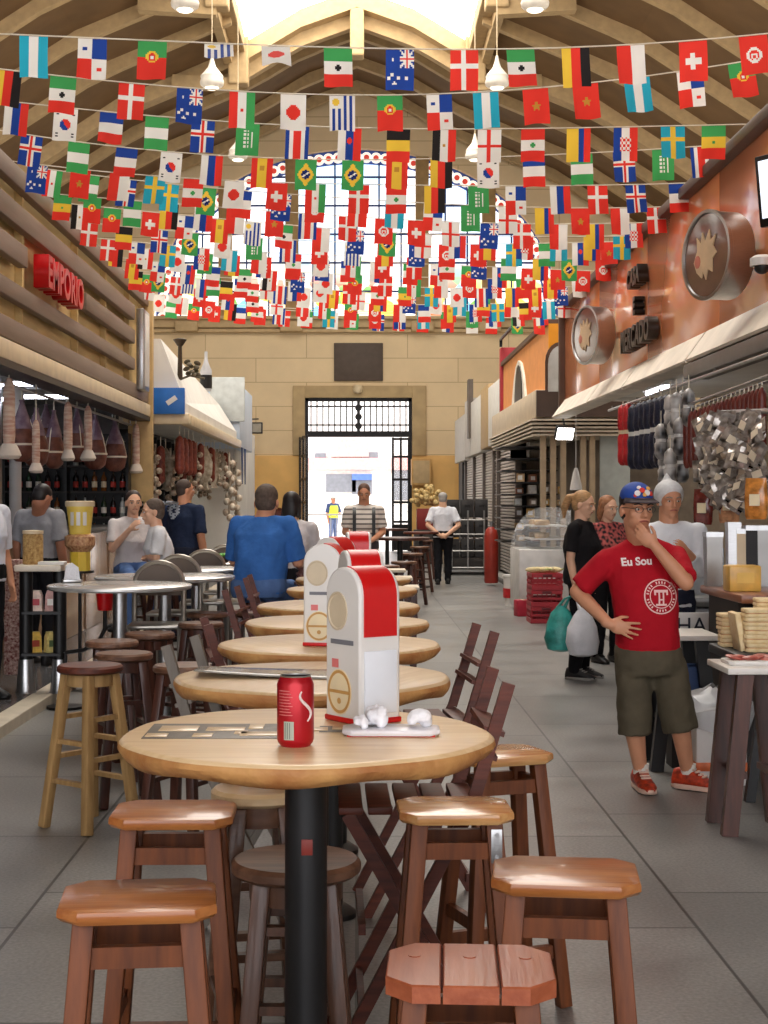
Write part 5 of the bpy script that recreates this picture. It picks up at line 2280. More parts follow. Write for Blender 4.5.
# glass fronted chiller (grey white) behind the man, with upright clear sheets
t = thing('chiller_case', 'pale grey chiller case right behind the man in the red shirt', 'display case', (2.52, 10.9, 0), 0)
b = MB()
b.box((0, 0, .41), (.62, .9, .82), bev=.03)
b.build('body', mat('case_grey', (176, 178, 182), .4), t)
b = MB()
b.box((0, 0, .86), (.68, .96, .07), bev=.015)
b.build('worktop', m_tin, t)
for i in range(4):
    b = MB()
    b.box((-.22 + i * .135, -.2, 1.06), (.09, .04, .34), bev=.008)
    b.build('clear_divider', mat('divider', (200, 204, 208), .1, var=.1), t)
# text panel
M = basis((1, 0, 0), (0, 0, 1), tuple(W(697, 626, 9.40)))
t = thing('price_board', 'white board with dark capital letters beside the hip of the man in red', 'sign')
b = MB()
p = W(697, 638, 9.42)
b.box((p.x, 9.42, p.z), (.30, .02, .32), bev=.004)
b.build('board', m_white, t)
text_obj('lettering', 'HAL', .135, .003, mat('letter_navy', (40, 44, 56), .5), M, t, spacing=1.05)
b = MB()
b.box((p.x, 9.45, (p.z - .16) / 2 + .02), (.04, .02, p.z - .16 + .04))
b.build('post', m_dark, t)


# --- trestle tables
def trestle(label, px0, px1, pyt, Y, H, dp, m, group='white topped trestle tables'):
    x0, x1 = (px0 - VX) / F * Y, (px1 - VX) / F * Y
    t = thing('trestle_table', label, 'table', ((x0 + x1) / 2, Y, 0), 0, group)
    w = x1 - x0
    b = MB()
    b.box((0, dp / 2, H - .015), (w, dp, .03), bev=.005)
    b.build('tabletop', mat('table_white', (226, 220, 212), .35, var=.05), t)
    for s in (-1, 1):
        for yy in (.06, dp - .06):
            b = MB()
            b.bar((s * (w / 2 - .02), yy, 0), (s * (w / 2 - .02) * .5, yy, H - .03), .075, .05, up=(0, 1, 0))
            b.build('leg', m, t)
        b = MB()
        b.bar((s * (w / 2 - .09), .06, .28), (s * (w / 2 - .09), dp - .06, .28), .03, .03)
        b.build('brace', m, t)
    return t


trestle('white topped trestle table with black splayed legs behind the man in red', 655, 722, 648, 8.62, .79, .5, m_black)
trestle('nearer white trestle table with dark wooden legs at the right edge', 728, 800, 668, 6.95, .79, .42, w_dark)
# tray with bread stack
pb_ = W(738, 640, 9.0)
t = thing('bread_table', 'low dark table carrying the stacked sandwiches at the right', 'table', (2.24, 7.80, .06), 0)
b = MB()
b.box((0, .15, .70), (.62, .60, .05), bev=.012)
b.build('tabletop', m_black, t)
for s in (-1, 1):
    b = MB()
    b.bar((s * .20, .32, -.06), (s * .10, .32, .68), .05, .05)
    b.build('leg', m_black, t)
    b = MB()
    b.bar((s * .20, .0, -.06), (s * .10, .0, .68), .05, .05)
    b.build('leg', m_black, t)


def make_sandwich():
    t = thing('sandwich', 'x', 'sandwich', group='stacked sandwiches on the dark table')
    for z0, m_ in ((0, 0), (.024, 1)):
        b = MB()
        add_slab(b, cut_square(.075, .06, .012), z0, z0 + .020, .004)
        b.build('bread_slice', mat('bread', (226, 196, 142), .7, var=.12, scale=30, rgb2=(238, 216, 172)), t)
    b = MB()
    b.box((0, 0, .022), (.135, .105, .005))
    b.build('filling', mat('filling', (196, 140, 96), .6, var=.3, scale=30), t)
    return t


sw = make_sandwich()
first = True
zt_ = .7855
lv = ['bottom', 'second', 'third', 'fourth', 'fifth', 'top']
cols_ = [(2.08, 7.78, 5, 'front left stack'), (2.25, 7.76, 4, 'front right stack'), (2.18, 7.93, 6, 'middle rear stack'), (2.36, 7.96, 6, 'rear right stack'), (2.02, 8.05, 4, 'rear left stack')]
rg = random.Random(9)
for x, y, k, nm in cols_:
    for j in range(k):
        p = (x + rg.uniform(-.006, .006), y + rg.uniform(-.006, .006), zt_ + j * .0445)
        l = '%s sandwich of the %s on the dark table at the right' % (lv[j] if j < k - 1 else 'top', nm)
        if first:
            o = sw
            o.location = p
            o['label'] = l
            first = False
        else:
            o = dup(sw, p, rg.uniform(-.08, .08), l)
b = MB()
b.box((0, 0, .10), (.03, .16, .20), Euler((0, -.16, 0)).to_matrix(), bev=.006)
o = b.build('bread_slab', mat('bread'))
o.location = (1.985, 7.84, .7855)
tag(o, 'pale bread slab leaning upright at the left of the sandwiches', 'bread')
# plate of meat on the near trestle
t = thing('meat_tray', 'white tray of sliced red meat on the nearer white trestle table', 'tray', (W(754, 0, 7.15).x, 7.15, .79), 0)
b = MB()
add_slab(b, cut_square(.14, .10, .02), 0, .02, .005)
b.build('tray', m_white, t)
for k in range(7):
    b = MB()
    b.ell((-.09 + .03 * k, .02 * math.sin(k * 2), .028), (.05, .045, .012), Euler((0, .25, k)).to_matrix(), 10)
    b.build('meat_slice', mat('meat_slices', (160, 70, 60), .35, var=.4, scale=20, rgb2=(200, 120, 104)), t)
# blue bin and white carton in a bag under the table
t = thing('blue_crate', 'blue plastic crate under the white trestle table', 'crate', (1.93, 8.87, 0), 0)
b = MB()
b.lathe([(0, .30), (.20, .30), (.24, .66), (.22, .66), (.18, .32), (0, .32)], n=4, R=Matrix.Rotation(PI / 4, 3, 'Z'))
b.build('body', mat('crate_blue', (66, 88, 132), .5, var=.1), t, angle=20)
b = MB()
b.lathe([(0, 0), (.2, 0), (.2, .30), (0, .30)], n=4, R=Matrix.Rotation(PI / 4, 3, 'Z'))
b.build('base', m_darkin, t, angle=20)
t.scale = (.6, .6, .9)
pc = W(730, 778, 8.45)
t = thing('carton', 'white carton with an orange stripe in a clear bag under the tables', 'box', (pc.x - .10, 8.36, 0), .0)
b = MB()
b.box((0, 0, .20), (.28, .26, .40), bev=.01)
b.build('body', mat('carton_white', (214, 210, 204), .6, var=.06), t)
b = MB()
b.box((0, 0, .105), (.284, .264, .05), bev=.004)
b.build('stripe', mat('stripe_orange', (214, 110, 60), .5, var=.2, scale=20), t)
b = MB()
rgp = random.Random(3)
rings = []
for z, k_ in ((.30, 1.04), (.42, 1.10), (.47, .95), (.50, .6), (.53, .2)):
    rings.append([Vector((math.cos(a) * .19 * k_ * rgp.uniform(.85, 1.12), math.sin(a) * .18 * k_ * rgp.uniform(.85, 1.1), z + rgp.uniform(-.02, .02))) for a in [q * 2 * PI / 14 for q in range(14)]])
b.rings(rings, cap=False)
b.build('bag', mat('thin_bag', (220, 220, 222), .1, alpha=.55, var=.1), t, angle=25)

# --- far right: second block with canopy, orange upper wall, shutters
YA2, YE2 = 22.6, 44.5
st = thing('market_stall', 'second right stall with orange arched upper wall, canopy and grey roller shutters', 'market stall')
m_or1 = mat('orange_wall', (226, 150, 84), .7, var=.06)
m_or2 = mat('orange_bright', (226, 146, 22), .6, var=.05)


def archwin(b, x, y0, y1, z0, z1, d, n=10):
    """Arched plate in the plane x = const."""
    ym, r = (y0 + y1) / 2, (y1 - y0) / 2
    poly = [(y0, z0), (y1, z0), (y1, z1 - r * 1.3)] + [(ym + r * math.cos(PI * i / n), z1 - r * 1.3 + r * 1.3 * math.sin(PI * i / n)) for i in range(1, n)] + [(y0, z1 - r * 1.3)]
    b.prism(poly, basis((0, 1, 0), (0, 0, 1), (x, 0, 0)), -d if False else d)


b = MB()
b.box((3.6, 26.2, 3.72), (1.4, 7.0, 1.0))
b.build('upper_wall', m_or1, st, smooth=False)
b = MB()
b.box((3.6, 22.66, 3.72), (1.42, .10, 1.02))
b.build('end_wall', m_or2, st, smooth=False)
b = MB()
b.box((3.6, 26.2, 4.26), (1.5, 7.1, .08))
b.build('coping', m_rail, st, smooth=False)
b = MB()
archwin(b, 2.86, 25.3, 28.0, 3.22, 4.05, .05)
o = b.build('arch_window', mat('arch_white', (232, 226, 214), .4), st, smooth=False)
b = MB()
archwin(b, 2.84, 25.9, 27.1, 3.22, 3.95, .05)
b.build('arch_opening', m_dark, o, smooth=False)
b = MB()
x0_, x1_ = W(545, 0, 22.6).x, W(575, 0, 22.6).x
r = (x1_ - x0_) / 2
poly = [(x0_, 3.2), (x1_, 3.2), (x1_, 3.65)] + [((x0_ + x1_) / 2 + r * math.cos(PI * i / 10), 3.65 + .30 * math.sin(PI * i / 10)) for i in range(1, 10)] + [(x0_, 3.65)]
b.prism(poly, basis((1, 0, 0), (0, 0, 1), (0, 22.60, 0)), .03)
o = b.build('end_arch', m_rail, st, smooth=False)
poly = [((p[0] - (x0_ + x1_) / 2) * .82 + (x0_ + x1_) / 2, max(3.2, (p[1] - 3.2) * .92 + 3.2)) for p in poly]
b = MB()
b.prism(poly, basis((1, 0, 0), (0, 0, 1), (0, 22.57, 0)), .03)
b.build('arch_pane', mat('arch_grey', (186, 184, 180), .3), o, smooth=False)
b = MB()
b.box((3.6, 26.2, 3.02), (1.84, 7.2, .42), bev=.02)
b.build('canopy', mat('canopy_beige', (208, 190, 164), .6, var=.08), st)
b = MB()
b.box((3.6, 22.58, 3.02), (1.80, .06, .40))
b.build('canopy_end', mat('canopy_dark', (72, 54, 44), .5), st, smooth=False)
b = MB()
for k in range(5):
    b.box((3.55, 26.2, 2.78 - k * .055), (1.86 - .03 * k, 7.24 - .1 * k, .028))
b.build('slatted_edge', mat('slat_cream', (214, 200, 180), .5), st, smooth=False)
b = MB()
b.box((3.3, 29.9, 3.85), (.9, .28, 1.5), bev=.02)
b.build('red_banner', mat('banner_red', (170, 44, 52), .6, var=.1), st)
b = MB()
b.tube([(2.85, 29.7, 4.6), (2.85, 29.7, 4.75), (2.85, 27.5, 4.75)], .03, 6)
b.build('bracket', m_dark, st)
# white upper panels towards the far end
for i, (a, c, z0, z1, m_) in enumerate(((30.2, 33.2, 2.75, 4.05, 'panel_white'), (33.2, 35.2, 2.75, 4.15, 'panel_tan'), (35.2, 38.4, 2.7, 4.05, 'panel_white'), (38.5, 40.4, 2.7, 4.2, 'panel_pale'), (40.5, 44.5, 2.65, 3.9, 'panel_pale'))):
    b = MB()
    b.box((3.45, (a + c) / 2, (z0 + z1) / 2), (1.1, c - a - .04, z1 - z0), bev=.015)
    b.build('upper_panel', mat(m_, {'panel_white': (230, 226, 218), 'panel_tan': (196, 164, 118), 'panel_pale': (216, 210, 202)}[m_], .6, var=.06), st)
b = MB()
b.box((2.9, 38.45, 3.9), (.12, .5, 1.5))
b.build('dark_pilaster', mat('pilaster', (96, 84, 74), .5), st)
# roller shutters below
m_shut = mat('shutter_slats', (188, 180, 172), .45, metal=.3, var=.06)
b = MB()
z = .10
while z < 2.66:
    b.box((3.06, 30.0, z + .03), (.05, 3.5, .052), bev=.012)
    z += .065
b.build('roller_shutter', m_shut, st)
b = MB()
z = .10
while z < 2.66:
    b.box((3.06, 37.0, z + .03), (.05, 9.4, .052), bev=.012)
    z += .065
b.build('roller_shutter', m_shut, st)
for a in (31.9, 32.9, 35.5, 38.5, 41.5, 28.2):
    b = MB()
    b.box((3.03, a, 1.38), (.12, .16, 2.6), bev=.01)
    b.build('shutter_post', mat('post_dark', (84, 74, 68), .5), st)
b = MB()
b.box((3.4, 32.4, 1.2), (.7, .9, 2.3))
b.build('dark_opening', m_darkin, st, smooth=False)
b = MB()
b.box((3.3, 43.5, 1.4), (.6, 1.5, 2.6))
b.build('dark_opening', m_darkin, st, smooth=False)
b = MB()
b.box((5.0, 34.5, 1.5), (2.8, 20.0, 3.0))
b.build('rear_wall', mat('rear_tan', (112, 100, 88), .7, var=.2), st, smooth=False)
# front end of this block: glazed grey frames seen across the passage
b = MB()
for px in (543, 553, 563, 583, 592):
    x = W(px, 0, 22.9).x
    b.box((x, 22.9, 1.35), (.09, .08, 2.5), bev=.01)
b.box((4.2, 22.9, 2.62), (2.8, .10, .10))
b.build('glazing_frame', mat('frame_tan', (150, 130, 104), .5), st)
b = MB()
x0_ = W(599, 0, 22.9).x
b.box((x0_ + .25, 22.95, 1.45), (.46, .05, 2.2), bev=.01)
b.build('side_panel', mat('panel_bluegrey', (150, 154, 150), .6, var=.1), st)
for k in range(9):
    b = MB()
    b.box((W(526, 0, 24.5).x + .0, 24.6, .9 + k * .19), (.9, 1.2, .018))
    b.build('shelf_board', m_dark, st, smooth=False)
rg = random.Random(15)
for i in range(22):
    c = ((200, 170, 130), (150, 90, 60), (214, 210, 200), (120, 104, 90), (190, 150, 80))[i % 5]
    q = thing('shelf_parcel', 'small parcel on the %s dark shelf under the canopy at the right' % cnt[i // 4], 'parcel', (2.60 + (i % 4) * .22 + rg.uniform(-.03, .03), 24.2 + rg.uniform(-.1, .1), .909 + (i // 4) * .19), rg.uniform(-.3, .3), 'parcels on the %s dark shelf' % cnt[i // 4])
    h = rg.uniform(.09, .15)
    b = MB()
    b.box((0, 0, h / 2), (.13, .10, h), bev=.012)
    b.build('wrap', mat('parcel%d' % (i % 5), c, .4, var=.2, scale=20), q)
    b = MB()
    b.box((0, -.052, h / 2), (.07, .004, h * .5))
    b.build('paper_label', m_white, q)
# lamps under the canopy
t = thing('flood_lamp', 'bright white floodlight shining at the corner of the right canopy', 'lamp', W(565, 434, 21.8), 0)
b = MB()
b.box((0, .03, .02), (.30, .08, .22), Euler((.4, 0, .3)).to_matrix(), bev=.02)
b.build('housing', m_dark, t)
b = MB()
b.box((0, -.02, 0), (.25, .02, .17), Euler((.4, 0, .3)).to_matrix())
b.build('lens', glow('flood_on', (255, 250, 240), 14), t)
b = MB()
b.tube([(0, .05, .1), (0, .3, .35), (0, .73, .45)], .015, 6)
b.build('arm', m_dark, t)
t = thing('bell_pendant', 'white cone pendant lamp hanging low over the two women', 'lamp', W(576, 490, 20.5), 0)
b = MB()
b.lathe([(0, .0), (.085, 0), (.08, .05), (.045, .22), (.02, .30), (0, .30)], n=16)
b.build('lamp_shade', m_white, t)
b = MB()
b.tube([(0, 0, .3), (0, 0, 1.30)], .006, 5)
b.build('cord', m_white, t)

# --- crates, display case and bits in front of it
p = W(544, 622, 19.3)
lv3 = ['bottom', 'middle', 'top']
cr0 = None
for k in range(3):
    if cr0 is None:
        t = thing('plastic_crate', 'x', 'crate', (p.x, 19.3, 0), 0, 'red plastic crates in the aisle')
        m_cr = mat('crate_red', (164, 34, 44), .45, var=.1)
        b = MB()
        for x, y, w_, d_ in ((0, -.24, .40, .02), (0, .24, .40, .02), (-.19, 0, .02, .48), (.19, 0, .02, .48)):
            b.box((x, y, .03), (w_, d_, .06), bev=.004)
            b.box((x, y, .185), (w_, d_, .05), bev=.004)
            b.box((x, y, .105), (w_, d_ * .6, .03))
            for q in range(7):
                b.box((x + (-w_ / 2 + .02 + (w_ - .04) * q / 6 if w_ > d_ else 0), y + (-d_ / 2 + .02 + (d_ - .04) * q / 6 if d_ > w_ else 0), .105), (.012, .012, .12))
        b.box((0, 0, .008), (.40, .48, .016))
        b.build('shell', m_cr, t, smooth=False)
        b = MB()
        b.box((0, -.253, .185), (.12, .006, .03), bev=.002)
        b.build('grip', mat('grip_dark', (92, 16, 22), .5), t)
        cr0 = o = t
    else:
        o = dup(cr0, (p.x + .004 * k, 19.3 - .004 * k, .212 * k), .01 * k)
    o['label'] = '%s red plastic crate of the stack left of the two women' % lv3[k]
for i in range(6):
    q = thing('root_vegetable', 'pale vegetable on the top red crate, %s from the left' % cnt[i], 'vegetable', (p.x - .14 + .055 * i, 19.2 + .06 * (i % 2), .636), i * 1.1, 'pale vegetables on the top red crate')
    b = MB()
    b.loft([((x, 0, .04), r_, r_, (0, 1, 0), (0, 0, 1)) for x, r_ in ((-.11, .01), (-.08, .03), (0, .04), (.07, .03), (.11, .008))], n=10)
    b.build('root', mat('root_cream', (220, 202, 150), .6, var=.2), q)
    b = MB()
    for k in range(3):
        b.tube([(.10, 0, .04), (.15, .02 * (k - 1), .06), (.19, .04 * (k - 1), .05)], .008, 5)
    b.build('stalk', mat('stalk_green', (160, 170, 96), .6), q)
t = thing('display_case', 'glass display case with curved front beside the red crates', 'display case', (W(540, 0, 21.2).x, 21.2, 0.05), 0)
b = MB()
b.box((0, 0, .42), (.72, 1.2, .84), bev=.02)
b.build('body', mat('case_white', (206, 204, 200), .35), t)
poly = [(-.36, .84), (.36, .84), (.36, 1.38), (.15, 1.42)] + [(.15 - .50 * math.sin(PI / 2 * k / 8), .84 + .58 * math.cos(PI / 2 * k / 8)) for k in range(1, 8)]
b = MB()
b.prism(poly, basis((1, 0, 0), (0, 0, 1), (0, .55, 0)), 1.1)
b.build('glass_hood', mat('hood_glass', (214, 218, 220), .05, alpha=.2, var=.05), t, angle=20)
for z in (.98, 1.16):
    b = MB()
    b.box((.06, 0, z), (.5, 1.0, .02))
    o = b.build('glass_shelf', m_white, t)
    b = MB()
    for k in range(5):
        b.box((-.05 + .05 * (k % 3), -.4 + k * .2, z + .045), (.16, .12, .07), bev=.015)
    b.build('goods', mat('case_goods', (200, 170, 130), .5, var=.4, scale=12), o)
t = thing('white_drum', 'white round tub at the kerb in front of the display case', 'tub', (W(516, 0, 22.3).x, 22.3, 0), 0)
b = MB()
b.lathe([(0, 0), (.17, 0), (.19, .42), (.20, .43), (.20, .46), (0, .47)], n=20)
b.build('body', m_white, t)
b = MB()
b.lathe([(.175, .12), (.19, .12), (.194, .26), (.18, .26)], n=20)
b.build('red_band', m_redn, t)
t = thing('red_box', 'small red carton at the foot of the display case', 'box', (W(522, 0, 20.3).x, 20.3, 0), .2)
b = MB()
b.box((0, 0, .11), (.18, .18, .22), bev=.008)
b.build('body', mat('box_red', (180, 40, 60), .5), t)
b = MB()
b.box((0, 0, .222), (.03, .182, .004))
b.build('tape', m_cream, t)
# hand truck with dark crates, at the second block
pt = W(468, 574, 31.5)
t = thing('hand_truck', 'steel hand truck frame loaded with dark crates, right of the walking man', 'trolley', (pt.x, 31.5, 0), 0)
b = MB()
for x in (-.34, 0, .34):
    b.tube([(x, 0, .12), (x, 0, 1.35)], .02, 6)
for z in (.15, .5, .85, 1.15):
    b.tube([(-.36, 0, z), (.36, 0, z)], .018, 6)
b.box((0, -.12, .09), (.8, .3, .04))
b.build('frame', m_tin, t)
for s in (-1, 1):
    b = MB()
    b.cyl((s * .36 - .03, .05, .1), (s * .36 + .03, .05, .1), .10, n=16)
    b.build('wheel', m_black, t)
for k in range(9):
    q = thing('dark_crate', '%s dark crate of the %s column on the steel hand truck' % (lv3[k // 3], ('left', 'middle', 'right')[k % 3]), 'crate', (pt.x - .3 + (k % 3) * .30, 31.9, .35 + (k // 3) * .42), 0, 'dark crates on the hand truck')
    b = MB()
    b.box((0, 0, .2), (.27, .4, .38), bev=.01)
    b.build('shell', mat('crate_dark', (46, 44, 44), .5, var=.2), q)
    b = MB()
    b.box((0, -.205, .26), (.12, .012, .05), bev=.003)
    b.build('grip', m_black, q)
b = MB()
b.box((pt.x, 31.95, .18), (.95, .5, .34), bev=.01)
tag(b.build('loading_skid', m_darkin), 'dark skid under the crates behind the hand truck frame', 'skid')
t = thing('red_cylinder', 'tall dull red gas cylinder by the shutters, right of the dark crates', 'cylinder', (W(494, 0, 27.5).x - .05, 27.5, .05), 0)
b = MB()
b.lathe([(0, 0), (.12, 0), (.13, .03), (.13, .86), (.10, .98), (.04, 1.03), (0, 1.03)], n=18)
b.build('body', mat('cylinder_red', (150, 48, 36), .45, var=.2), t)
b = MB()
b.lathe([(0, 1.02), (.03, 1.02), (.03, 1.10), (.05, 1.11), (.05, 1.13), (0, 1.13)], n=12)
b.build('valve', m_steel, t)

# ------------------------------------------------------------------ far end near the door
def high_table(label, x, y, R, H, m, group='dark high tables near the door'):
    t = thing('high_table', label, 'table', (x, y, 0), 0, group)
    b = MB()
    b.lathe([(0, H - .04), (R, H - .04), (R, H - .005), (R - .01, H), (0, H)], n=28)
    b.build('tabletop', m, t)
    b = MB()
    b.cyl((0, 0, .02), (0, 0, H - .04), .04, n=12)
    b.build('pole', m_black, t)
    b = MB()
    b.lathe([(0, 0), (.2, 0), (.2, .02), (.05, .04), (0, .04)], n=20)
    b.build('base', m_black, t)
    return t


high_table('dark high table right of the man with the backpack', W(400, 0, 21).x, 21, .42, 1.05, w_dark)
high_table('dark red high table beside the walking man', W(421, 0, 27).x, 27, .32, 1.0, w_wine)
high_table('dark high table near the right door leaf', W(395, 0, 27).x - .1, 29, .4, 1.02, w_dark)
fs = None
for i, (px, Yq, l) in enumerate(((404, 19.4, 'dark stool in front of the dark high table, right of the backpack man'), (412, 22.4, 'dark stool behind the dark high table'), (420, 25.6, 'dark stool beside the walking man'),
                                 (427, 29.8, 'dark stool just behind the walking man'), (386, 18.2, 'pale topped dark stool near the backpack man'))):
    if fs is None:
        fs = make_round_stool(l, R=.17, seatm=w_brown, legm=w_dark, splay=.05, group='dark stools near the door')
        o = fs
    else:
        o = dup(fs, (0, 0, 0), i, l)
    o.location = ((px - VX) / F * Yq, Yq, 0)
# pale topped benches receding on the right of the row
for i, Yq in enumerate((13.2, 14.8, 16.4)):
    px = (412, 406, 400)[i]
    t = thing('slatted_bench', 'pale slatted bench top in the row behind the dispensers, ' + ('nearest', 'middle', 'farthest')[i] + ' of three', 'bench', ((px - VX) / F * Yq - .25, Yq, 0), 0, 'pale benches at the end of the row')
    b = MB()
    for k in range(4):
        b.box((0, -.15 + .1 * k, .80), (.62, .08, .03), bev=.006)
    b.build('top', mat('pale_slats', (226, 214, 192), .5, var=.08), t)
    for sx in (-1, 1):
        b = MB()
        b.bar((sx * .26, -.12, 0), (sx * .26, -.12, .79), .05, .05)
        b.build('leg', w_dark, t)
        b = MB()
        b.bar((sx * .26, .12, 0), (sx * .26, .12, .79), .05, .05)
        b.build('leg', w_dark, t)
# dried flower stand on a red box
pf = W(428, 0, 37)
t = thing('flower_stand', 'dried pale flower bunch in a red box by the ochre wall, right of the door', 'flowers', (pf.x, 37, 0), 0)
b = MB()
b.box((0, 0, .42), (.7, .6, .84), bev=.01)
b.build('plinth', m_darkin, t)
b = MB()
b.box((0, 0, 1.10), (.56, .5, .52), bev=.02)
b.build('red_box', mat('box_maroon', (130, 40, 36), .6), t)
b = MB()
rg = random.Random(8)
for k in range(60):
    a, q = rg.uniform(0, 6.28), rg.uniform(0, 1)
    b.ell((.42 * q * math.cos(a), .3 * q * math.sin(a), 1.45 + .45 * rg.random() * (1.15 - q * .5)), (.07, .07, .06), n=6)
b.build('flower_heads', mat('dried_flower', (216, 188, 130), .8, var=.3, scale=20), t)
t = thing('wall_box', 'tan wooden box fixed high on the ochre wall, right of the door', 'box', (W(421, 472, 45.6).x, 45.6, W(0, 472, 45.6).z), 0)
b = MB()
b.box((0, 0, 0), (.6, .5, .8), bev=.02)
b.build('body', mat('box_tan', (206, 160, 96), .6), t)
b = MB()
b.box((0, -.255, 0), (.5, .02, .68), bev=.01)
b.build('lid', m_cornice, t)
b = MB()
b.box((0, 0, 0), ((383 - 334) / F * YB, .08, 38 / F * YB), bev=.02)
o = b.build('notice_board', mat('board_brown', (84, 70, 60), .6, var=.08))
o.location = W(358.5, 362, YB - .045)
tag(o, 'plain dark brown board on the wall above the door', 'board')
t = thing('wall_lamp', 'small round lamp over the middle of the door lintel', 'lamp', W(358, 389, YB - .2), 0)
b = MB()
b.lathe([(0, -.15), (.13, -.1), (.16, 0), (.13, .1), (0, .13)], n=14)
b.build('globe', m_cream, t)
b = MB()
b.bar((0, 0, .05), (0, .2, .1), .06, .06)
b.build('bracket', m_dark, t)
# stacked dark red chairs left of the door
hc = None
for i, (px, Yq, l) in enumerate(((278, 22.5, 'dark red high backed chair left of the door, nearest the man in blue'), (288, 24.5, 'dark red high backed chair left of the door, second'),
                                 (294, 27, 'dark red high backed chair left of the door, farthest'), (281, 29, 'dark red high backed chair standing against the left stalls'))):
    if hc is None:
        hc = thing('high_chair', l, 'chair', group='dark red chairs left of the door')
        b = MB()
        b.box((0, 0, .78), (.36, .36, .04), bev=.01)
        b.build('seat', w_wine, hc)
        for sx in (-1, 1):
            b = MB()
            b.bar((sx * .16, .16, 0), (sx * .16, .19, 1.42), .045, .04)
            b.build('back_post', w_wine, hc)
            b = MB()
            b.bar((sx * .16, -.16, 0), (sx * .16, -.16, .78), .045, .04)
            b.build('leg', w_wine, hc)
        for z in (1.0, 1.2, 1.36):
            b = MB()
            b.bar((-.16, .18, z), (.16, .18, z), .02, .07, up=(0, 0, 1))
            b.build('backrest_slat', w_wine, hc)
        for z in (.2, .45):
            b = MB()
            b.bar((-.16, -.16, z), (.16, -.16, z), .03, .03, up=(0, 0, 1))
            b.build('rail', w_wine, hc)
        o = hc
    else:
        o = dup(hc, (0, 0, 0), .3 * i, l)
    o.location = ((px - VX) / F * Yq, Yq, 0)
# barrier outside
t = thing('street_barrier', 'pale steel crowd barrier on the street outside the door', 'barrier', (W(325, 0, 51).x, 51, -.03), 0)
b = MB()
b.tube([(-1.2, 0, .1), (-1.2, 0, 1.1), (1.2, 0, 1.1), (1.2, 0, .1), (-1.2, 0, .25)][:4], .03, 6)
b.tube([(-1.2, 0, .25), (1.2, 0, .25)], .02, 6)
b.build('frame', m_tin, t)
b = MB()
for k in range(11):
    b.tube([(-1.0 + k * .2, 0, .25), (-1.0 + k * .2, 0, 1.1)], .012, 5)
b.build('grille', m_tin, t)
for sx in (-1, 1):
    b = MB()
    b.tube([(sx * .9, -.3, 0), (sx * .9, 0, .2), (sx * .9, .3, 0)], .02, 5)
    b.build('foot', m_tin, t)

# hall pendants
bl = None
for px, py, Yq, l in ((212, 88, 26, 'white bell lamp hanging at the left, second from the front'), (497, 88, 26, 'white bell lamp hanging at the right, second from the front'), (185, 10, 22, 'white bell lamp at the top left, nearest the camera'),
                      (535, 10, 22, 'white bell lamp at the top right, nearest the camera'), (238, 160, 32, 'white bell lamp at the left, farthest, by the window arch'), (475, 160, 32, 'white bell lamp at the right, farthest, by the window arch')):
    p = W(px, py, Yq)
    if bl is None:
        bl = thing('pendant_lamp', l, 'lamp', p, 0, 'white bell lamps under the roof')
        b = MB()
        b.lathe([(0, .02), (.14, .0), (.20, .05), (.21, .10), (.19, .16), (.20, .20), (.15, .26), (.07, .36), (.035, .48), (.02, .56), (0, .56)], n=24)
        b.build('lamp_shade', mat('lamp_milk', (234, 226, 212), .4), bl)
        b = MB()
        b.lathe([(0, -.02), (.10, -.02), (.13, .01), (0, .02)], n=20)
        b.build('diffuser', glow('lamp_on', (255, 244, 224), 1.5), bl)
        b = MB()
        b.tube([(0, 0, .55), (0, 0, 5.2)], .010, 5)
        b.build('cord', m_cream, bl)
        o = bl
    else:
        o = dup(bl, p, 0, l)
    zt2 = zv(p.x)
    for c in o.children:
        if c.name.startswith('cord'):
            c.scale = (1, 1, (zt2 - p.z - .05) / 5.2)
            c.location = (0, 0, 0)
# ------------------------------------------------------------------ people
def skin(key, rgb):
    return mat('skin_' + key, rgb, .5, var=.05, scale=12)


SK = {'tan': skin('tan', (206, 146, 112)), 'light': skin('light', (230, 180, 148)), 'brown': skin('brown', (174, 118, 90))}
m_eye = mat('eye_white', (226, 222, 216), .3)
m_iris = mat('eye_dark', (30, 22, 18), .2)
m_lip = mat('lips', (164, 92, 80), .5)


def cloth(key, rgb=(128, 128, 128), var=.12, **k):
    return mat('cloth_' + key, rgb, .85, var=var, scale=9, bump=.35, bscale=22, spec=.2, **k)


def R_head(yaw, pitch, roll=0):
    return Matrix.Rotation(math.radians(yaw), 3, 'Z') @ Matrix.Rotation(math.radians(pitch), 3, 'X') @ Matrix.Rotation(math.radians(roll), 3, 'Y')


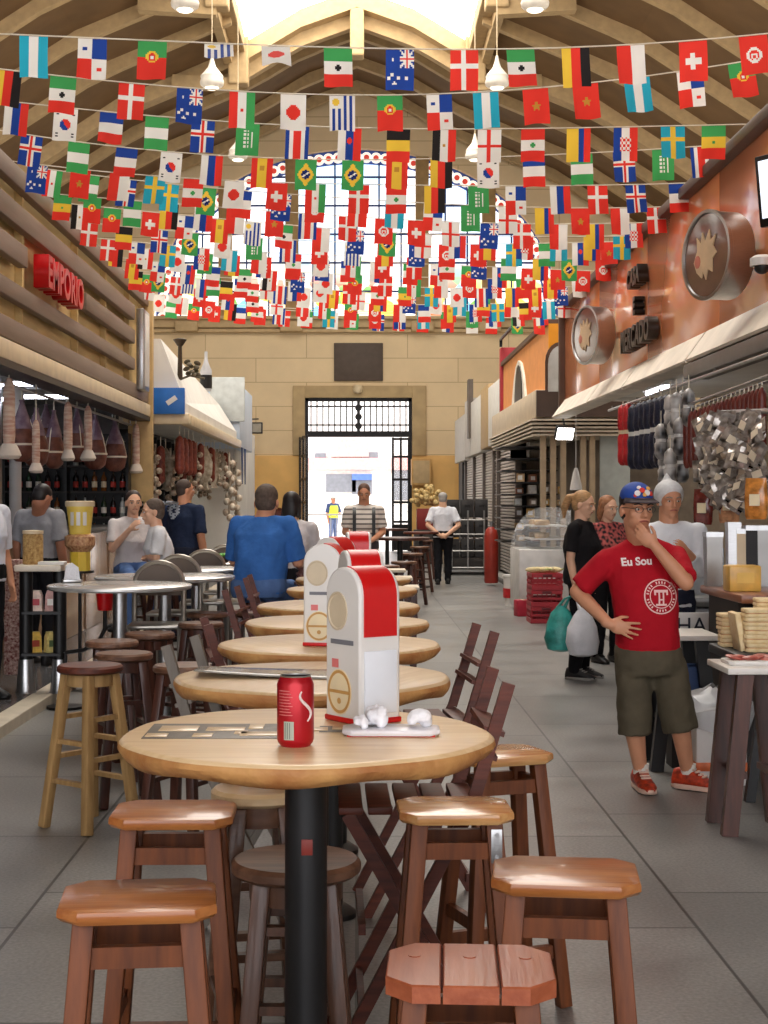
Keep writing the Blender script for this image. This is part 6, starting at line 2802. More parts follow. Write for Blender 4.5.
def hand_prims(b, w, d, n, s, curl=.35, sc=1.0, spread=.12, thumb=1.0, fr=.0088):
    """w wrist, d towards the fingers, n palm side, s thumb side."""
    d = Vector(d).normalized()
    n = (Vector(n) - d * Vector(n).dot(d)).normalized()
    s = Vector(s)
    s = (s - d * s.dot(d) - n * s.dot(n)).normalized()
    R = Matrix((s, d, n)).transposed()
    b.cap(w - d * .02 * sc, w + d * .02 * sc, .026 * sc, .027 * sc)
    b.ell(w + d * .048 * sc, (.042 * sc, .050 * sc, .0155 * sc), R, 14)
    b.ell(w + d * .030 * sc + s * .018 * sc + n * .006 * sc, (.020 * sc, .032 * sc, .015 * sc), R, 10)
    L = [(.030, .070), (.010, .079), (-.011, .073), (-.030, .056)]
    for i, (o, ln) in enumerate(L):
        p = w + d * (.088 - .004 * (i == 3) - .003 * (i == 0)) * sc + s * o * sc
        a = curl * (.75 + .15 * i)
        dd = (d + s * (1.5 - i) * spread).normalized()
        ang = a
        r = fr * sc * (1.0 if i < 3 else .88)
        pts = [p]
        for q, f in enumerate((.46, .31, .23)):
            ang_dir = dd * math.cos(ang) + n * math.sin(ang)
            pts.append(pts[-1] + ang_dir * ln * f * sc)
            ang += a * .9
        for q in range(3):
            b.cap(pts[q], pts[q + 1], r * (1 - .07 * q), r * (1 - .07 * (q + 1)), 9)
    p = w + d * .022 * sc + s * .026 * sc + n * .006 * sc
    q = p + (s * .62 + d * .72 + n * .35 * thumb).normalized() * .040 * sc
    e = q + (s * .25 + d * .95 + n * .45 * thumb).normalized() * .034 * sc
    b.cap(p, q, .0125 * sc, .0105 * sc, 9)
    b.cap(q, e, .0105 * sc, .009 * sc, 9)


def person(label, J, yaw=0, pitch=0, roll=0, sk='tan', sc=1.0, top=None, bottom=None, shoe=None, hair=None, hairm=None, sleeve=.7, sleeve_m=None, short=None, belly=.0,
           hands=None, voxel=.007, female=False, face=True, shoes=True, legs=True, headr=1.0, torso_w=1.0, apron=None, name='person'):
    """J: dict of joints in world coordinates."""
    base = Vector(((J['anA'] + J['anB']) / 2)) if 'anA' in J else J['hip'].copy()
    base.z = min(J['anA'].z, J['anB'].z) - .08 if 'anA' in J else 0
    t = thing(name, label, 'person', base)

    def pos(k):
        return J[k] - base
    body = MB()
    hd, nk = pos('head'), pos('neck')
    shA, shB = pos('shA'), pos('shB')
    hip = pos('hip')
    ri = (shB - shA)
    ri.z = 0
    ri.normalize()
    # the figure's own left-right axis; A is its side at -x when it faces the camera
    fw = Vector((ri.y, -ri.x, 0))            # facing direction
    hri = J.get('hipdir', ri)
    hfw = Vector((hri.y, -hri.x, 0))
    up = (nk - hip).normalized()
    RH = R_head(yaw, pitch, roll)
    h = headr

    def hp(x, y, z):
        return hd + RH @ Vector((x * h, y * h, z * h))
    # head
    body.ell(hp(0, .012, .028), (.074 * h, .094 * h, .088 * h), RH, 20)
    body.ell(hp(0, -.018, -.035), (.060 * h, .068 * h, .078 * h), RH, 18)
    body.ell(hp(0, -.058, -.092), (.026 * h, .022 * h, .020 * h), RH, 10)
    for s in (-1, 1):
        body.ell(hp(s * .040, -.050, -.022), (.022 * h, .022 * h, .022 * h), RH, 10)
        body.ell(hp(s * .076, .016, -.012), (.010 * h, .020 * h, .031 * h), RH, 10)
        body.cap(hp(s * .014, -.080, .026), hp(s * .050, -.066, .024), .011 * h, .009 * h, 8)
        body.ell(hp(s * .009, -.094, -.030), (.010 * h, .010 * h, .008 * h), RH, 8)
    body.cap(hp(0, -.082, .016), hp(0, -.103, -.026), .009 * h, .012 * h, 8)
    body.cap(hp(-.018, -.080, -.056), hp(.018, -.080, -.056), .010 * h, .010 * h, 8)
    # neck and trunk
    nr = .054 if female else .064
    body.cap(nk - up * .05, hp(0, .02, -.06), nr * 1.1 * sc, nr * sc * .98, 14)
    for S in 'AB':
        q = pos('sh' + S)
        body.cap(nk - up * .015, nk.lerp(q, .8) - up * .015, .036 * sc, .040 * sc, 12)
    tw = torso_w * sc
    hw = ((J['hpB'] - J['hpA']).length / 2) if 'hpA' in J else .09

    def ring(f, rx, ry, off=0.0):
        c = hip.lerp((shA + shB) / 2, f) + fw * off
        r = hri.lerp(ri, f).normalized()
        return (c, rx * tw, ry * tw, r, Vector((r.y, -r.x, 0)))
    shw = (shB - shA).length / 2 / tw

    def trunk(ex, lo=-.12):
        hipw = .168 if female else .158
        wa = .138 if female else .150
        rr = [ring(lo, hipw + ex, .112 + ex, 0), ring(.10, hipw + ex - .004, .112 + ex + belly * .6, belly * .4), ring(.34, wa + ex, .104 + ex + belly, belly * .7),
              ring(.62, .160 + ex, .112 + ex + belly * .4 + (.018 if female else 0), .01 + belly * .3), ring(.84, .168 + ex, .100 + ex), ring(.97, shw * .86 + ex, .078 + ex), ring(1.06, shw * .55 + ex, .062 + ex), ring(1.13, .062 + ex, .055 + ex)]
        return rr
    body.loft(trunk(-.006))
    # arms
    for S in 'AB':
        sh, el, wr = pos('sh' + S), pos('el' + S), pos('wr' + S)
        k = sc * (.9 if female else 1.0)
        body.cap(sh, el, .052 * k, .041 * k, 14)
        m_ = el.lerp(wr, .3)
        body.cap(el, m_, .041 * k, .041 * k, 14)
        body.cap(m_, wr, .041 * k, .028 * k, 14)
        hx = (hands or {}).get(S)
        if hx:
            hand_prims(body, wr, *hx[:3], **(hx[3] if len(hx) > 3 else {}))
        else:
            d = (wr - el).normalized()
            hand_prims(body, wr, d, fw * -.2 + (ri if S == 'A' else -ri), fw, curl=.35, sc=.95 * sc)
    if legs:
        for S in 'AB':
            hpj, kn, an = pos('hp' + S), pos('kn' + S), pos('an' + S)
            body.cap(hpj, kn, .080 * sc, .054 * sc, 16)
            m_ = kn.lerp(an, .3)
            body.cap(kn, m_, .053 * sc, .053 * sc, 14)
            body.cap(m_, an, .053 * sc, .034 * sc, 14)
            td = J.get('toe' + S, fw)
            body.cap(an + Vector((0, 0, -.02)), an + Vector((td.x * .10, td.y * .10, -.055)), .033 * sc, .018 * sc, 10)
    o = blob('body', body, voxel, SK[sk], t, 5)
    if face:
        e = MB()
        for s in (-1, 1):
            e.ell(hp(s * .031, -.077, .004), (.0115 * h, .010 * h, .0062 * h), RH, 10)
        e = e.build('eyes', m_eye, t)
        q = MB()
        for s in (-1, 1):
            q.ell(hp(s * .031, -.0845, .004), (.0058 * h, .0045 * h, .0056 * h), RH, 8)
        q.build('pupils', m_iris, e)
        q = MB()
        for s in (-1, 1):
            q.tube([hp(s * .014, -.093, .026), hp(s * .032, -.088, .033), hp(s * .050, -.076, .028)], .0036 * h, 6)
        q.build('eyebrows', hairm or m_iris, t)
        q = MB()
        q.tube([hp(-.022, -.083, -.057), hp(-.008, -.0905, -.053), hp(.008, -.0905, -.053), hp(.022, -.083, -.057)], .0048 * h, 6)
        q.build('lips', m_lip, t)
    # clothes
    if top is not None:
        c = MB()
        c.loft(trunk(.012, J.get('hem', -.14)))
        for S in 'AB':
            sh, el, wr = pos('sh' + S), pos('el' + S), pos('wr' + S)
            k = sc * (.92 if female else 1.0)
            c.ell(sh, .062 * k, n=14)
            c.cap(nk - up * .012, nk.lerp(sh, .85) - up * .008, .055 * k, .060 * k, 14)
            if sleeve <= 1:
                e_ = sh.lerp(el, sleeve)
                c.cyl(sh, e_, .064 * k, .067 * k, 18)
            else:
                c.cap(sh, el, .066 * k, .055 * k, 16)
                c.cyl(el, el.lerp(wr, sleeve - 1), .054 * k, .042 * k, 16)
        # leave the neckline open round the neck: cut with the neck's own level
        so = blob('shirt', c, .011, top, t, 3, folds=.008)
        if sleeve_m:
            so.data.materials.append(sleeve_m)
    else:
        so = None
    if bottom is not None and legs:
        c = MB()
        r0 = ring(-.20, .165, .118)
        lf = []
        for f, rx, ry in ((-.16, .150, .112), (-.05, .168, .122), (.08, .166, .122), (.16, .160, .118)):
            lf.append(ring(f, rx + .004, ry + belly * .5 + .006, belly * .35))
        c.loft(lf)
        for S in 'AB':
            hpj, kn, an = pos('hp' + S), pos('kn' + S), pos('an' + S)
            if short is None:
                c.cap(hpj, kn, .092 * sc, .068 * sc, 18)
                c.cyl(kn, an + (an - kn).normalized() * .02, .068 * sc, .056 * sc, 16)
                c.ell(kn, .068 * sc, n=12)
            else:
                c.cap(hpj, hpj.lerp(kn, .7), .100 * sc, .092 * sc, 18)
                c.cyl(hpj.lerp(kn, .6), kn + (an - kn) * short, .094 * sc, .092 * sc, 18)
        blob('shorts' if short is not None else 'trousers', c, .011, bottom, t, 3, folds=.009)
    if shoes and legs:
        for S in 'AB':
            an = pos('an' + S)
            td = Vector(J.get('toe' + S, fw))
            td.z = 0
            td.normalize()
            sd = Vector((-td.y, td.x, 0))
            z0 = an.z - .08
            rings = []
            for l, w_, hh in ((-.088, .024, .07), (-.075, .038, .105), (-.03, .045, .118), (.02, .046, .112), (.06, .047, .090), (.10, .049, .068), (.15, .044, .052), (.188, .024, .034)):
                c_ = Vector((an.x, an.y, 0)) + td * l
                ring_ = []
                for q in range(14):
                    a = q * 2 * PI / 14
                    x, z = math.cos(a), math.sin(a)
                    ring_.append(c_ + sd * (w_ * x * (1 if z < .3 else .8)) + Vector((0, 0, z0 + .012 + (hh - .012) * (.5 + .5 * math.copysign(abs(z) ** .6, z)))))
                rings.append(ring_)
            c = MB()
            c.rings(rings)
            o2 = c.build('shoe', (shoe or [m_black])[0], t, angle=60)
            if voxel < .008:
                c = MB()
                for l, hz in ((.035, .106), (.055, .096), (.075, .083), (.095, .073)):
                    q = Vector((an.x, an.y, z0 + hz)) + td * l
                    c.bar(q - sd * .026, q + sd * .026, .012, .008, up=(0, 0, 1))
                c.build('laces', (shoe or [m_black, m_dark])[-1], o2)
            c = MB()
            c.rings([[Vector((an.x, an.y, z0 + z)) + td * (.05 + (l - .05) * k_) + sd * (w_ * k_) for l, w_ in ((-.09, -.02), (-.06, -.038), (.03, -.044), (.12, -.049), (.17, -.038), (.192, -.012), (.192, .012), (.17, .038), (.12, .049), (.03, .044), (-.06, .038), (-.09, .02))] for z, k_ in ((0, .96), (.008, 1.0), (.022, 1.0), (.026, .97))])
            c.build('sole', (shoe or [m_black, m_dark])[-1], o2, angle=60)
    # hair
    if hair:
        c = MB()
        c.ell(hp(0, .024, .044), (.080 * h, .094 * h, .082 * h), RH, 20)
        c.ell(hp(0, .050, -.005), (.074 * h, .062 * h, .075 * h), RH, 16)
        if hair in ('bob', 'long'):
            for s in (-1, 1):
                c.cap(hp(s * .066, .01, .04), hp(s * .074, .03, -.10), .026 * h, .022 * h, 12)
            c.ell(hp(0, .066, -.05), (.075 * h, .045 * h, .10 * h), RH, 16)
        if hair == 'ponytail':
            c.cap(hp(0, .10, .055), hp(0, .15, .03), .026 * h, .036 * h, 12)
            c.cap(hp(0, .15, .03), hp(.01, .175, -.06), .036 * h, .034 * h, 12)
            c.cap(hp(.01, .175, -.06), hp(.01, .165, -.15), .034 * h, .012 * h, 12)
        if hair == 'bun':
            c.ell(hp(0, .11, .03), .040 * h, n=12)
        blob('hair', c, .007, hairm, t, 2)
    return t, so, hp, RH, base


def std(px, foot_y, Y, H, facing=0, lean=0.0, z0=0.0, step=.0, arms=None, sw=.19):
    """Joints of a standing figure; facing 0 looks at the camera, 90 to the right, 180 away."""
    x0 = (px - VX) / F * Y
    k = H / 1.70
    a = math.radians(facing)
    ca, sa = math.cos(a), math.sin(a)

    def g(x, y, z):
        return Vector((x0 + (x * ca - y * sa) * k, Y + (x * sa + y * ca) * k, z0 + z * k))
    J = dict(head=g(0, -.03 - lean * .5, 1.585), neck=g(0, -.0 - lean * .35, 1.42), shA=g(-sw, -lean * .3, 1.375), shB=g(sw, -lean * .3, 1.375), hip=g(0, 0, .93),
             elA=g(-sw - .045, .02 - lean * .2, 1.09), elB=g(sw + .045, .02 - lean * .2, 1.09), wrA=g(-sw - .05, -.05, .85), wrB=g(sw + .05, -.05, .85),
             hpA=g(-.088, 0, .90), hpB=g(.088, 0, .90), knA=g(-.095, -.02 - step * .5, .49), knB=g(.095, -.02 + step * .3, .49), anA=g(-.10, .02 - step, .08), anB=g(.10, .02 + step, .08))
    toe = Vector((sa, -ca, 0))
    J['toeA'] = J['toeB'] = toe
    return J, g


# --- the man in the red shirt
YM = 8.12


def K(px, py, dy=0.0):
    return W(px, py, YM + dy)


JM = dict(head=K(637, 509, -.03), neck=K(642, 541, .03), shA=K(607, 560, .02), shB=K(676, 557, .0), hip=K(648, 658, .02), elA=K(577, 592, .06), wrA=K(609, 624, -.135),
          elB=K(686, 583, -.20), wrB=K(655, 546, -.205), hpA=K(634, 668, .02), hpB=K(667, 666, .02), knA=K(633, 718, -.03), knB=K(678, 712, -.05), anA=K(641, 776, .02), anB=K(688, 772, .02))
JM['anA'].z = JM['anB'].z = .085
JM['toeA'] = Vector((.10, -1, 0))
JM['toeB'] = Vector((.85, -.6, 0)).normalized()
JM['hem'] = -.06
m_tee = cloth('red_tee', (172, 22, 36), .08)
m_shorts = cloth('olive_shorts', (92, 84, 68), .12)
t, tee, hp, RH, base = person('person in red printed t-shirt, olive shorts and cap, hand on chin, standing in the aisle', JM, yaw=14, pitch=4, sk='tan', headr=1.08, sc=1.02, top=m_tee, bottom=m_shorts,
                              shoe=[mat('sneaker_orange', (216, 70, 34), .5, var=.35, scale=30, rgb2=(120, 40, 26)), mat('sneaker_sole', (226, 190, 170), .5)], hair='short', hairm=mat('hair_dark', (40, 32, 28), .6), sleeve=.86,
                              short=.30, belly=.03, voxel=.0058, torso_w=1.03,
                              hands={'A': ((.95, -.26, -.26), (.15, 1, 0), (.1, -.1, 1), dict(curl=.16, spread=.16, sc=1.02)),
                                     'B': ((-.75, -.06, .66), (.1, .95, .2), (.5, -.1, .8), dict(curl=.55, spread=.03, sc=1.0))})
sm = MB()
for S in 'AB':
    an = JM['an' + S] - base
    sm.cyl(an + Vector((0, 0, .0)), an + Vector((0, 0, .055)), .043, .043, 16)
sm.build('socks', mat('sock_white', (222, 216, 206), .8), t)
# beard shade, glasses, cap
c = MB()
for s in (-1, 1):
    c.lathe([(.0195, -.002), (.0215, -.002), (.0215, .002), (.0195, .002)], hp(s * .032, -.098, .004), 18, R=RH @ Matrix.Rotation(PI / 2, 3, 'X'), sx=1.1, sy=.85)
    c.tube([hp(s * .054, -.096, .008), hp(s * .080, -.03, .010), hp(s * .080, .02, .004)], .0022, 6)
c.tube([hp(-.011, -.100, .008), hp(.011, -.100, .008)], .0022, 6)
c.build('glasses', m_black, t)
c = MB()
c.ell(hp(0, .014, .062), (.086, .104, .080), RH, 24)
cb = blob('cap', c, .006, mat('cap_blue', (38, 74, 158), .7, var=.15), t, 1)
bmx = bmesh.new()
bmx.from_mesh(cb.data)
bmesh.ops.bisect_plane(bmx, geom=bmx.verts[:] + bmx.edges[:] + bmx.faces[:], plane_co=hp(0, 0, .052), plane_no=RH @ Vector((0, .10, 1)), clear_inner=True)
bmx.to_mesh(cb.data)
bmx.free()
c = MB()
rings = []
for k in range(13):
    a = -1.25 + 2.5 * k / 12
    inn = Vector((.080 * math.sin(a), .014 - .098 * math.cos(a), .050))
    out = Vector((.098 * math.sin(a), .000 - .172 * math.cos(a) * (.62 + .38 * math.cos(a)), .040 - .012 * (1 - math.cos(a))))
    rings.append([hp(*inn), hp(*out), hp(*(out + Vector((0, 0, .005)))), hp(*(inn + Vector((0, 0, .008))))])
c.rings(rings)
c.build('cap_brim', mat('brim_dark', (46, 34, 40), .7), cb, angle=50)
c = MB()
pal = [mat('patch_white', (232, 226, 222), .7), mat('patch_red', (214, 60, 50), .7), mat('patch_yellow', (232, 176, 90), .7)]
for k, (x, z, r, q) in enumerate(((-.035, .085, .017, 0), (-.01, .10, .016, 1), (.015, .088, .018, 0), (.038, .082, .014, 1), (.0, .078, .012, 2), (-.022, .112, .012, 0), (.028, .108, .013, 2), (-.045, .072, .010, 1))):
    yy = .014 - .104 * math.sqrt(max(0, 1 - (x / .086) ** 2 - ((z - .062) / .080) ** 2))
    nrm = (RH @ Vector((x / .086 ** 2, (yy - .014) / .104 ** 2, (z - .062) / .080 ** 2))).normalized()
    a, b_, d = frame_from(nrm)
    c.lathe([(0, -.003), (r, -.003), (r * .9, .002), (0, .002)], hp(x, yy, z), 10, m=q, R=Matrix((a, b_, d)).transposed())
c.build('cap_patch', pal, cb)

# printing on the shirt, laid on the cloth
dgm = tee.data
bvh = BVHTree.FromPolygons([v.co.copy() for v in dgm.vertices], [tuple(p.vertices) for p in dgm.polygons])


def on_cloth(o, origin, dirv, off=.0032, bv=None):
    bv = bv or bvh
    for v in o.data.vertices:
        p = Vector(v.co)
        q = p - Vector(dirv) * 1.0
        hit = bv.ray_cast(q, Vector(dirv), 3.0)
        if hit[0] is not None:
            v.co = hit[0] - Vector(dirv) * off
    o.parent = origin


def remesh_grid(me, cuts):
    bmx = bmesh.new()
    bmx.from_mesh(me)
    bmesh.ops.triangulate(bmx, faces=bmx.faces)
    bmesh.ops.subdivide_edges(bmx, edges=[e for e in bmx.edges if e.calc_length() > .012], cuts=cuts, use_grid_fill=True)
    bmx.to_mesh(me)
    bmx.free()


m_print = mat('print_pale', (236, 196, 190), .8, var=.06)
cen = K(656, 595) - base
b = MB()
N_ = 40
for r0, r1 in ((.086, .093), (.058, .063)):
    for k in range(N_):
        a0, a1 = 2 * PI * k / N_, 2 * PI * (k + 1) / N_
        b.quad(*[cen + Vector((r * math.cos(a), -.5, r * math.sin(a))) for r, a in ((r0, a0), (r1, a0), (r1, a1), (r0, a1))])
for k in range(30):                       # ring of small letters, strokes only
    a = 2 * PI * k / 30
    e1 = Vector((math.cos(a), 0, math.sin(a)))
    e2 = Vector((-math.sin(a), 0, math.cos(a)))
    if k % 5:
        q = cen + Vector((0, -.5, 0))
        b.quad(q + e1 * .068 - e2 * .004, q + e1 * .081 - e2 * .004, q + e1 * .081 + e2 * .003, q + e1 * .068 + e2 * .003)
for x0_, x1_, z0_, z1_ in ((-.038, .038, .022, .036), (-.038, -.028, .008, .024), (.028, .038, .008, .024), (-.016, -.007, -.038, .024), (.007, .016, -.038, .024), (-.030, .030, -.048, -.038), (-.012, .012, -.02, -.012)):
    q = cen + Vector((0, -.5, 0))
    nx = max(2, int((x1_ - x0_) / .010))
    nz_ = max(2, int((z1_ - z0_) / .010))
    for i in range(nx):
        for j in range(nz_):
            xa, xb = x0_ + (x1_ - x0_) * i / nx, x0_ + (x1_ - x0_) * (i + 1) / nx
            za, zb = z0_ + (z1_ - z0_) * j / nz_, z0_ + (z1_ - z0_) * (j + 1) / nz_
            b.quad(q + Vector((xa, 0, za)), q + Vector((xb, 0, za)), q + Vector((xb, 0, zb)), q + Vector((xa, 0, zb)))
o = b.build('shirt_emblem', m_print, smooth=False)
on_cloth(o, tee, (0, 1, 0))
o = text_obj('shirt_text', 'Eu Sou', .058, 0, mat('print_white', (240, 226, 222), .8), basis((1, 0, .06), (-.06, 0, 1), K(656, 566, -.6) - base), None, bold=.002)
remesh_grid(o.data, 1)
on_cloth(o, tee, (0, 1, 0))

# --- woman in black with the shopping bags
J, g = std(581, 678, 13.2, 1.64, 62)
J['elA'] = g(-.20, .03, 1.09)
J['wrA'] = g(-.20, -.02, .84)
J['elB'] = g(.22, -.03, 1.10)
J['wrB'] = g(.12, -.22, 1.02)
t, so, hp, RH, base = person('person with blonde ponytail in a black top holding a green and a white carrier bag', J, yaw=62, pitch=12, sk='light', sc=1.03, top=cloth('black_top', (30, 28, 30), .2), bottom=cloth('black_trousers', (24, 23, 26), .2),
                             shoe=[mat('shoe_black', (30, 28, 28), .5), mat('shoe_sole', (150, 146, 140), .6)], hair='ponytail', hairm=mat('hair_blonde', (176, 136, 92), .6, var=.3, scale=30, stretch=(1, 1, 6)), sleeve=.75, female=True, torso_w=1.12,
                             hands={'A': ((.05, 0, -1), (.9, .2, 0), (.4, -1, 0), dict(curl=1.0, spread=.0))})
wrist = J['wrA']
for i, (c_, dx, dy, lb, s) in enumerate((((70, 176, 168), -.12, .05, 'green plastic carrier bag hanging from the hand of the woman in black', 1.0), ((226, 226, 232), .04, -.15, 'white plastic carrier bag behind the green one', 1.05))):
    q = thing('carrier_bag', lb, 'bag', wrist + Vector((dx, dy, -.10)), .4 * i)
    b = MB()
    rg = random.Random(i + 2)
    rr = []
    for z, w_, d_ in ((-.46, .05, .04), (-.44, .12, .09), (-.34, .145, .11), (-.22, .125, .09), (-.12, .08, .05), (-.06, .03, .02)):
        rr.append([Vector((math.cos(a) * w_ * s * rg.uniform(.9, 1.1), math.sin(a) * d_ * s * rg.uniform(.9, 1.1), z * s)) for a in [k * 2 * PI / 16 for k in range(16)]])
    b.rings(rr)
    b.build('pouch', mat('bag_film%d' % i, c_, .35, var=.15, scale=9, rgb2=((40, 120, 110), (206, 208, 214))[i], bump=.3), q)
    b = MB()
    for s2 in (-1, 1):
        b.tube([(s2 * .03, 0, -.08), (s2 * .018 - dx * .4, -dy * .3, .0), (-dx * .8, -dy * .8, .03)], [.018, .010, .008], 7)
    b.build('handle', mat('bag_film%d' % i), q)
# --- woman in the flowered blouse
J, g = std(607, 660, 14.5, 1.60, 20)
J['elB'] = g(.20, -.02, 1.10)
J['wrB'] = g(.08, -.2, 1.0)
person('person in a dark blouse with red and white flowers, behind the woman in black', J, yaw=35, pitch=8, sk='light', sc=1.0, top=mat('cloth_flowers', (30, 26, 28), .85, var=.3, scale=34, rgb2=(196, 96, 90), detail=0), bottom=cloth('black_trousers', (24, 23, 26)),
       hair='bob', hairm=mat('hair_lightbrown', (150, 100, 66), .6, var=.3, scale=30), sleeve=.8, female=True)
# --- worker with the hair net
J, g = std(669, 700, 9.95, 1.68, -4)
J['elB'] = g(.20, -.05, 1.12)
J['wrB'] = g(.10, -.17, 1.24)
J['elA'] = g(-.24, .0, 1.08)
t, so, hp, RH, base = person('person in white coat and hair net behind the right counter', J, yaw=8, pitch=6, sk='tan', sc=.98, top=cloth('white_coat', (228, 230, 234), .05), bottom=cloth('navy_trousers', (40, 44, 60)), hair='short', hairm=mat('hair_grey', (130, 122, 116), .7), sleeve=1.7)
c = MB()
c.ell(hp(0, .022, .040), (.098, .112, .098), RH, 22)
c.cap(hp(.0, .06, .10), hp(.0, .07, .165), .05, .012, 12)
o = blob('hair_net', c, .008, mat('net_white', (236, 238, 240), .5, alpha=.7, var=.12, scale=30), t, 2)
bmx = bmesh.new()
bmx.from_mesh(o.data)
bmesh.ops.bisect_plane(bmx, geom=bmx.verts[:] + bmx.edges[:] + bmx.faces[:], plane_co=hp(0, -.07, .048), plane_no=RH @ Vector((0, .85, .55)), clear_inner=True)
bmx.to_mesh(o.data)
bmx.free()
# --- man walking away with his hands behind his back
J, g = std(443, 583, 28.0, 1.70, 180, lean=.03, step=.09)
J['elA'] = g(-.29, .10, 1.10)
J['elB'] = g(.29, .10, 1.10)
J['wrA'] = g(-.06, .17, .92)
J['wrB'] = g(.06, .18, .91)
t, so, hp, RH, base = person('person seen from behind in white t-shirt and dark trousers, hands clasped at the back', J, yaw=176, pitch=8, sk='light', sc=1.12, top=cloth('white_tee', (218, 220, 228), .05), bottom=cloth('dark_trousers', (30, 30, 34)), hair='short',
                             hairm=mat('hair_silver', (168, 162, 156), .7), sleeve=.8, face=False, voxel=.012, hands={'A': ((-1, -.1, -.3), (0, 1, 0), (0, 0, 1), dict(curl=.5)), 'B': ((1, -.1, -.3), (0, 1, 0), (0, 0, 1), dict(curl=.5))})
c = MB()
c.ell(hp(0, .02, .055), (.085, .102, .075), RH, 18)
c.ell(hp(0, -.10, .05), (.06, .05, .010), RH, 12)
blob('cap', c, .010, mat('cap_pale', (176, 172, 168), .7), t, 1)
# --- man with the backpack
J, g = std(364, 600, 19.5, 1.78, 0)
J['elA'] = g(-.235, .0, 1.10)
J['elB'] = g(.235, .0, 1.10)
J['wrA'] = g(-.06, -.20, 1.03)
J['wrB'] = g(.09, -.20, 1.0)
m_str = bpy.data.materials.new('striped_tee')
m_str.use_nodes = True
nt = m_str.node_tree
wv = nt.nodes.new('ShaderNodeTexWave')
wv.bands_direction = 'Z'
wv.inputs['Scale'].default_value = 5.0
tc = nt.nodes.new('ShaderNodeTexCoord')
nt.links.new(tc.outputs['Object'], wv.inputs['Vector'])
rp = nt.nodes.new('ShaderNodeValToRGB')
rp.color_ramp.interpolation = 'CONSTANT'
rp.color_ramp.elements[0].color = lin((120, 112, 106))
rp.color_ramp.elements[1].position = .28
rp.color_ramp.elements[1].color = lin((224, 216, 206))
nt.links.new(wv.outputs['Fac'], rp.inputs['Fac'])
nt.links.new(rp.outputs['Color'], nt.nodes['Principled BSDF'].inputs['Base Color'])
nt.nodes['Principled BSDF'].inputs['Roughness'].default_value = .85
t, so, hp, RH, base = person('person in a striped t-shirt with backpack straps looking down, in front of the doorway', J, yaw=0, pitch=20, sk='tan', sc=1.08, top=m_str, bottom=cloth('grey_trousers', (80, 78, 80)), hair='short', hairm=mat('hair_thin', (92, 66, 52), .7), sleeve=.8, voxel=.010, torso_w=1.05)
q = thing('backpack', 'dark backpack on the back of the man in the striped t-shirt', 'backpack', base)
b = MB()
b.loft([((0, .20, z), w_, d_, (1, 0, 0), (0, 1, 0)) for z, w_, d_ in ((.98, .12, .05), (1.02, .16, .09), (1.22, .17, .10), (1.40, .15, .08), (1.46, .09, .04))], n=18)
b.build('pack', m_black, q)
for s in (-1, 1):
    b = MB()
    b.rings([[Vector((s * .125 + dx, y, z)) for dx, y in ((-.022, yy), (.022, yy), (.022, yy + .012), (-.022, yy + .012))] for z, yy in ((1.10, -.155), (1.25, -.165), (1.38, -.135), (1.455, -.06), (1.47, .02), (1.44, .12))] if False else
            [[Vector((s * .125 + dx, yy + dy, z + dz)) for dx, dy, dz in ((-.022, -.006, 0), (.022, -.006, 0), (.022, .006, .006), (-.022, .006, .006))] for z, yy in ((1.06, -.150), (1.22, -.160), (1.38, -.140), (1.47, -.075), (1.50, .0), (1.46, .12))])
    b.build('strap', m_black, q)
# --- guard outside
J, g = std(333, 540, 54, 1.75, 35, z0=-.03)
J['wrB'] = g(.10, -.26, 1.1)
J['elB'] = g(.25, -.06, 1.08)
t, so, hp, RH, base = person('person in a yellow high visibility vest and pale cap standing outside the door', J, yaw=40, pitch=5, sk='brown', top=cloth('navy_shirt', (60, 74, 110)), bottom=cloth('blue_trousers', (96, 112, 150)), hair='short', hairm=mat('hair_dark'), sleeve=.9, voxel=.016, sc=1.1)
c = MB()
up_ = J['neck'] - J['hip']
hb = J['hip'] - base
a = math.radians(35)
ri_, fw_ = Vector((math.cos(a), math.sin(a), 0)), Vector((math.sin(a), -math.cos(a), 0))
c.loft([(hb + Vector((0, 0, z)), w_, d_, ri_, fw_) for z, w_, d_ in ((.0, .20, .15), (.2, .195, .145), (.36, .20, .15), (.44, .17, .12))], n=20)
c.build('vest', mat('vest_yellow', (214, 236, 60), .6, emit=None, var=.05), t)
c = MB()
c.ell(hp(0, .01, .06), (.09, .11, .07), RH, 16)
c.ell(hp(0, -.12, .05), (.06, .06, .012), RH, 10)
blob('cap', c, .014, mat('cap_pale'), t, 0)


# --- left group -------------------------------------------------------
def sit(px, Y, H, facing, seat=.78, lean=.0, sw=.19, knee_sp=.14):
    x0 = (px - VX) / F * Y
    k = H / 1.70
    a = math.radians(facing)
    ca, sa = math.cos(a), math.sin(a)

    def g(x, y, z):
        return Vector((x0 + (x * ca - y * sa) * k, Y + (x * sa + y * ca) * k, seat + z * k))
    J = dict(head=g(0, -.03 - lean, .76), neck=g(0, -lean * .75, .595), shA=g(-sw, -lean * .7, .55), shB=g(sw, -lean * .7, .55), hip=g(0, 0, .10), hpA=g(-.09, -.02, .085), hpB=g(.09, -.02, .085),
             knA=g(-knee_sp, -.42, .05), knB=g(knee_sp, -.42, .05), anA=g(-knee_sp, -.36, -.36), anB=g(knee_sp, -.36, -.36),
             elA=g(-sw - .05, -.05 - lean * .7, .28), elB=g(sw + .05, -.05 - lean * .7, .28), wrA=g(-sw + .02, -.28 - lean * .5, .26), wrB=g(sw - .02, -.28 - lean * .5, .26))
    J['toeA'] = J['toeB'] = Vector((sa, -ca, 0))
    J['hem'] = -.10
    return J, g


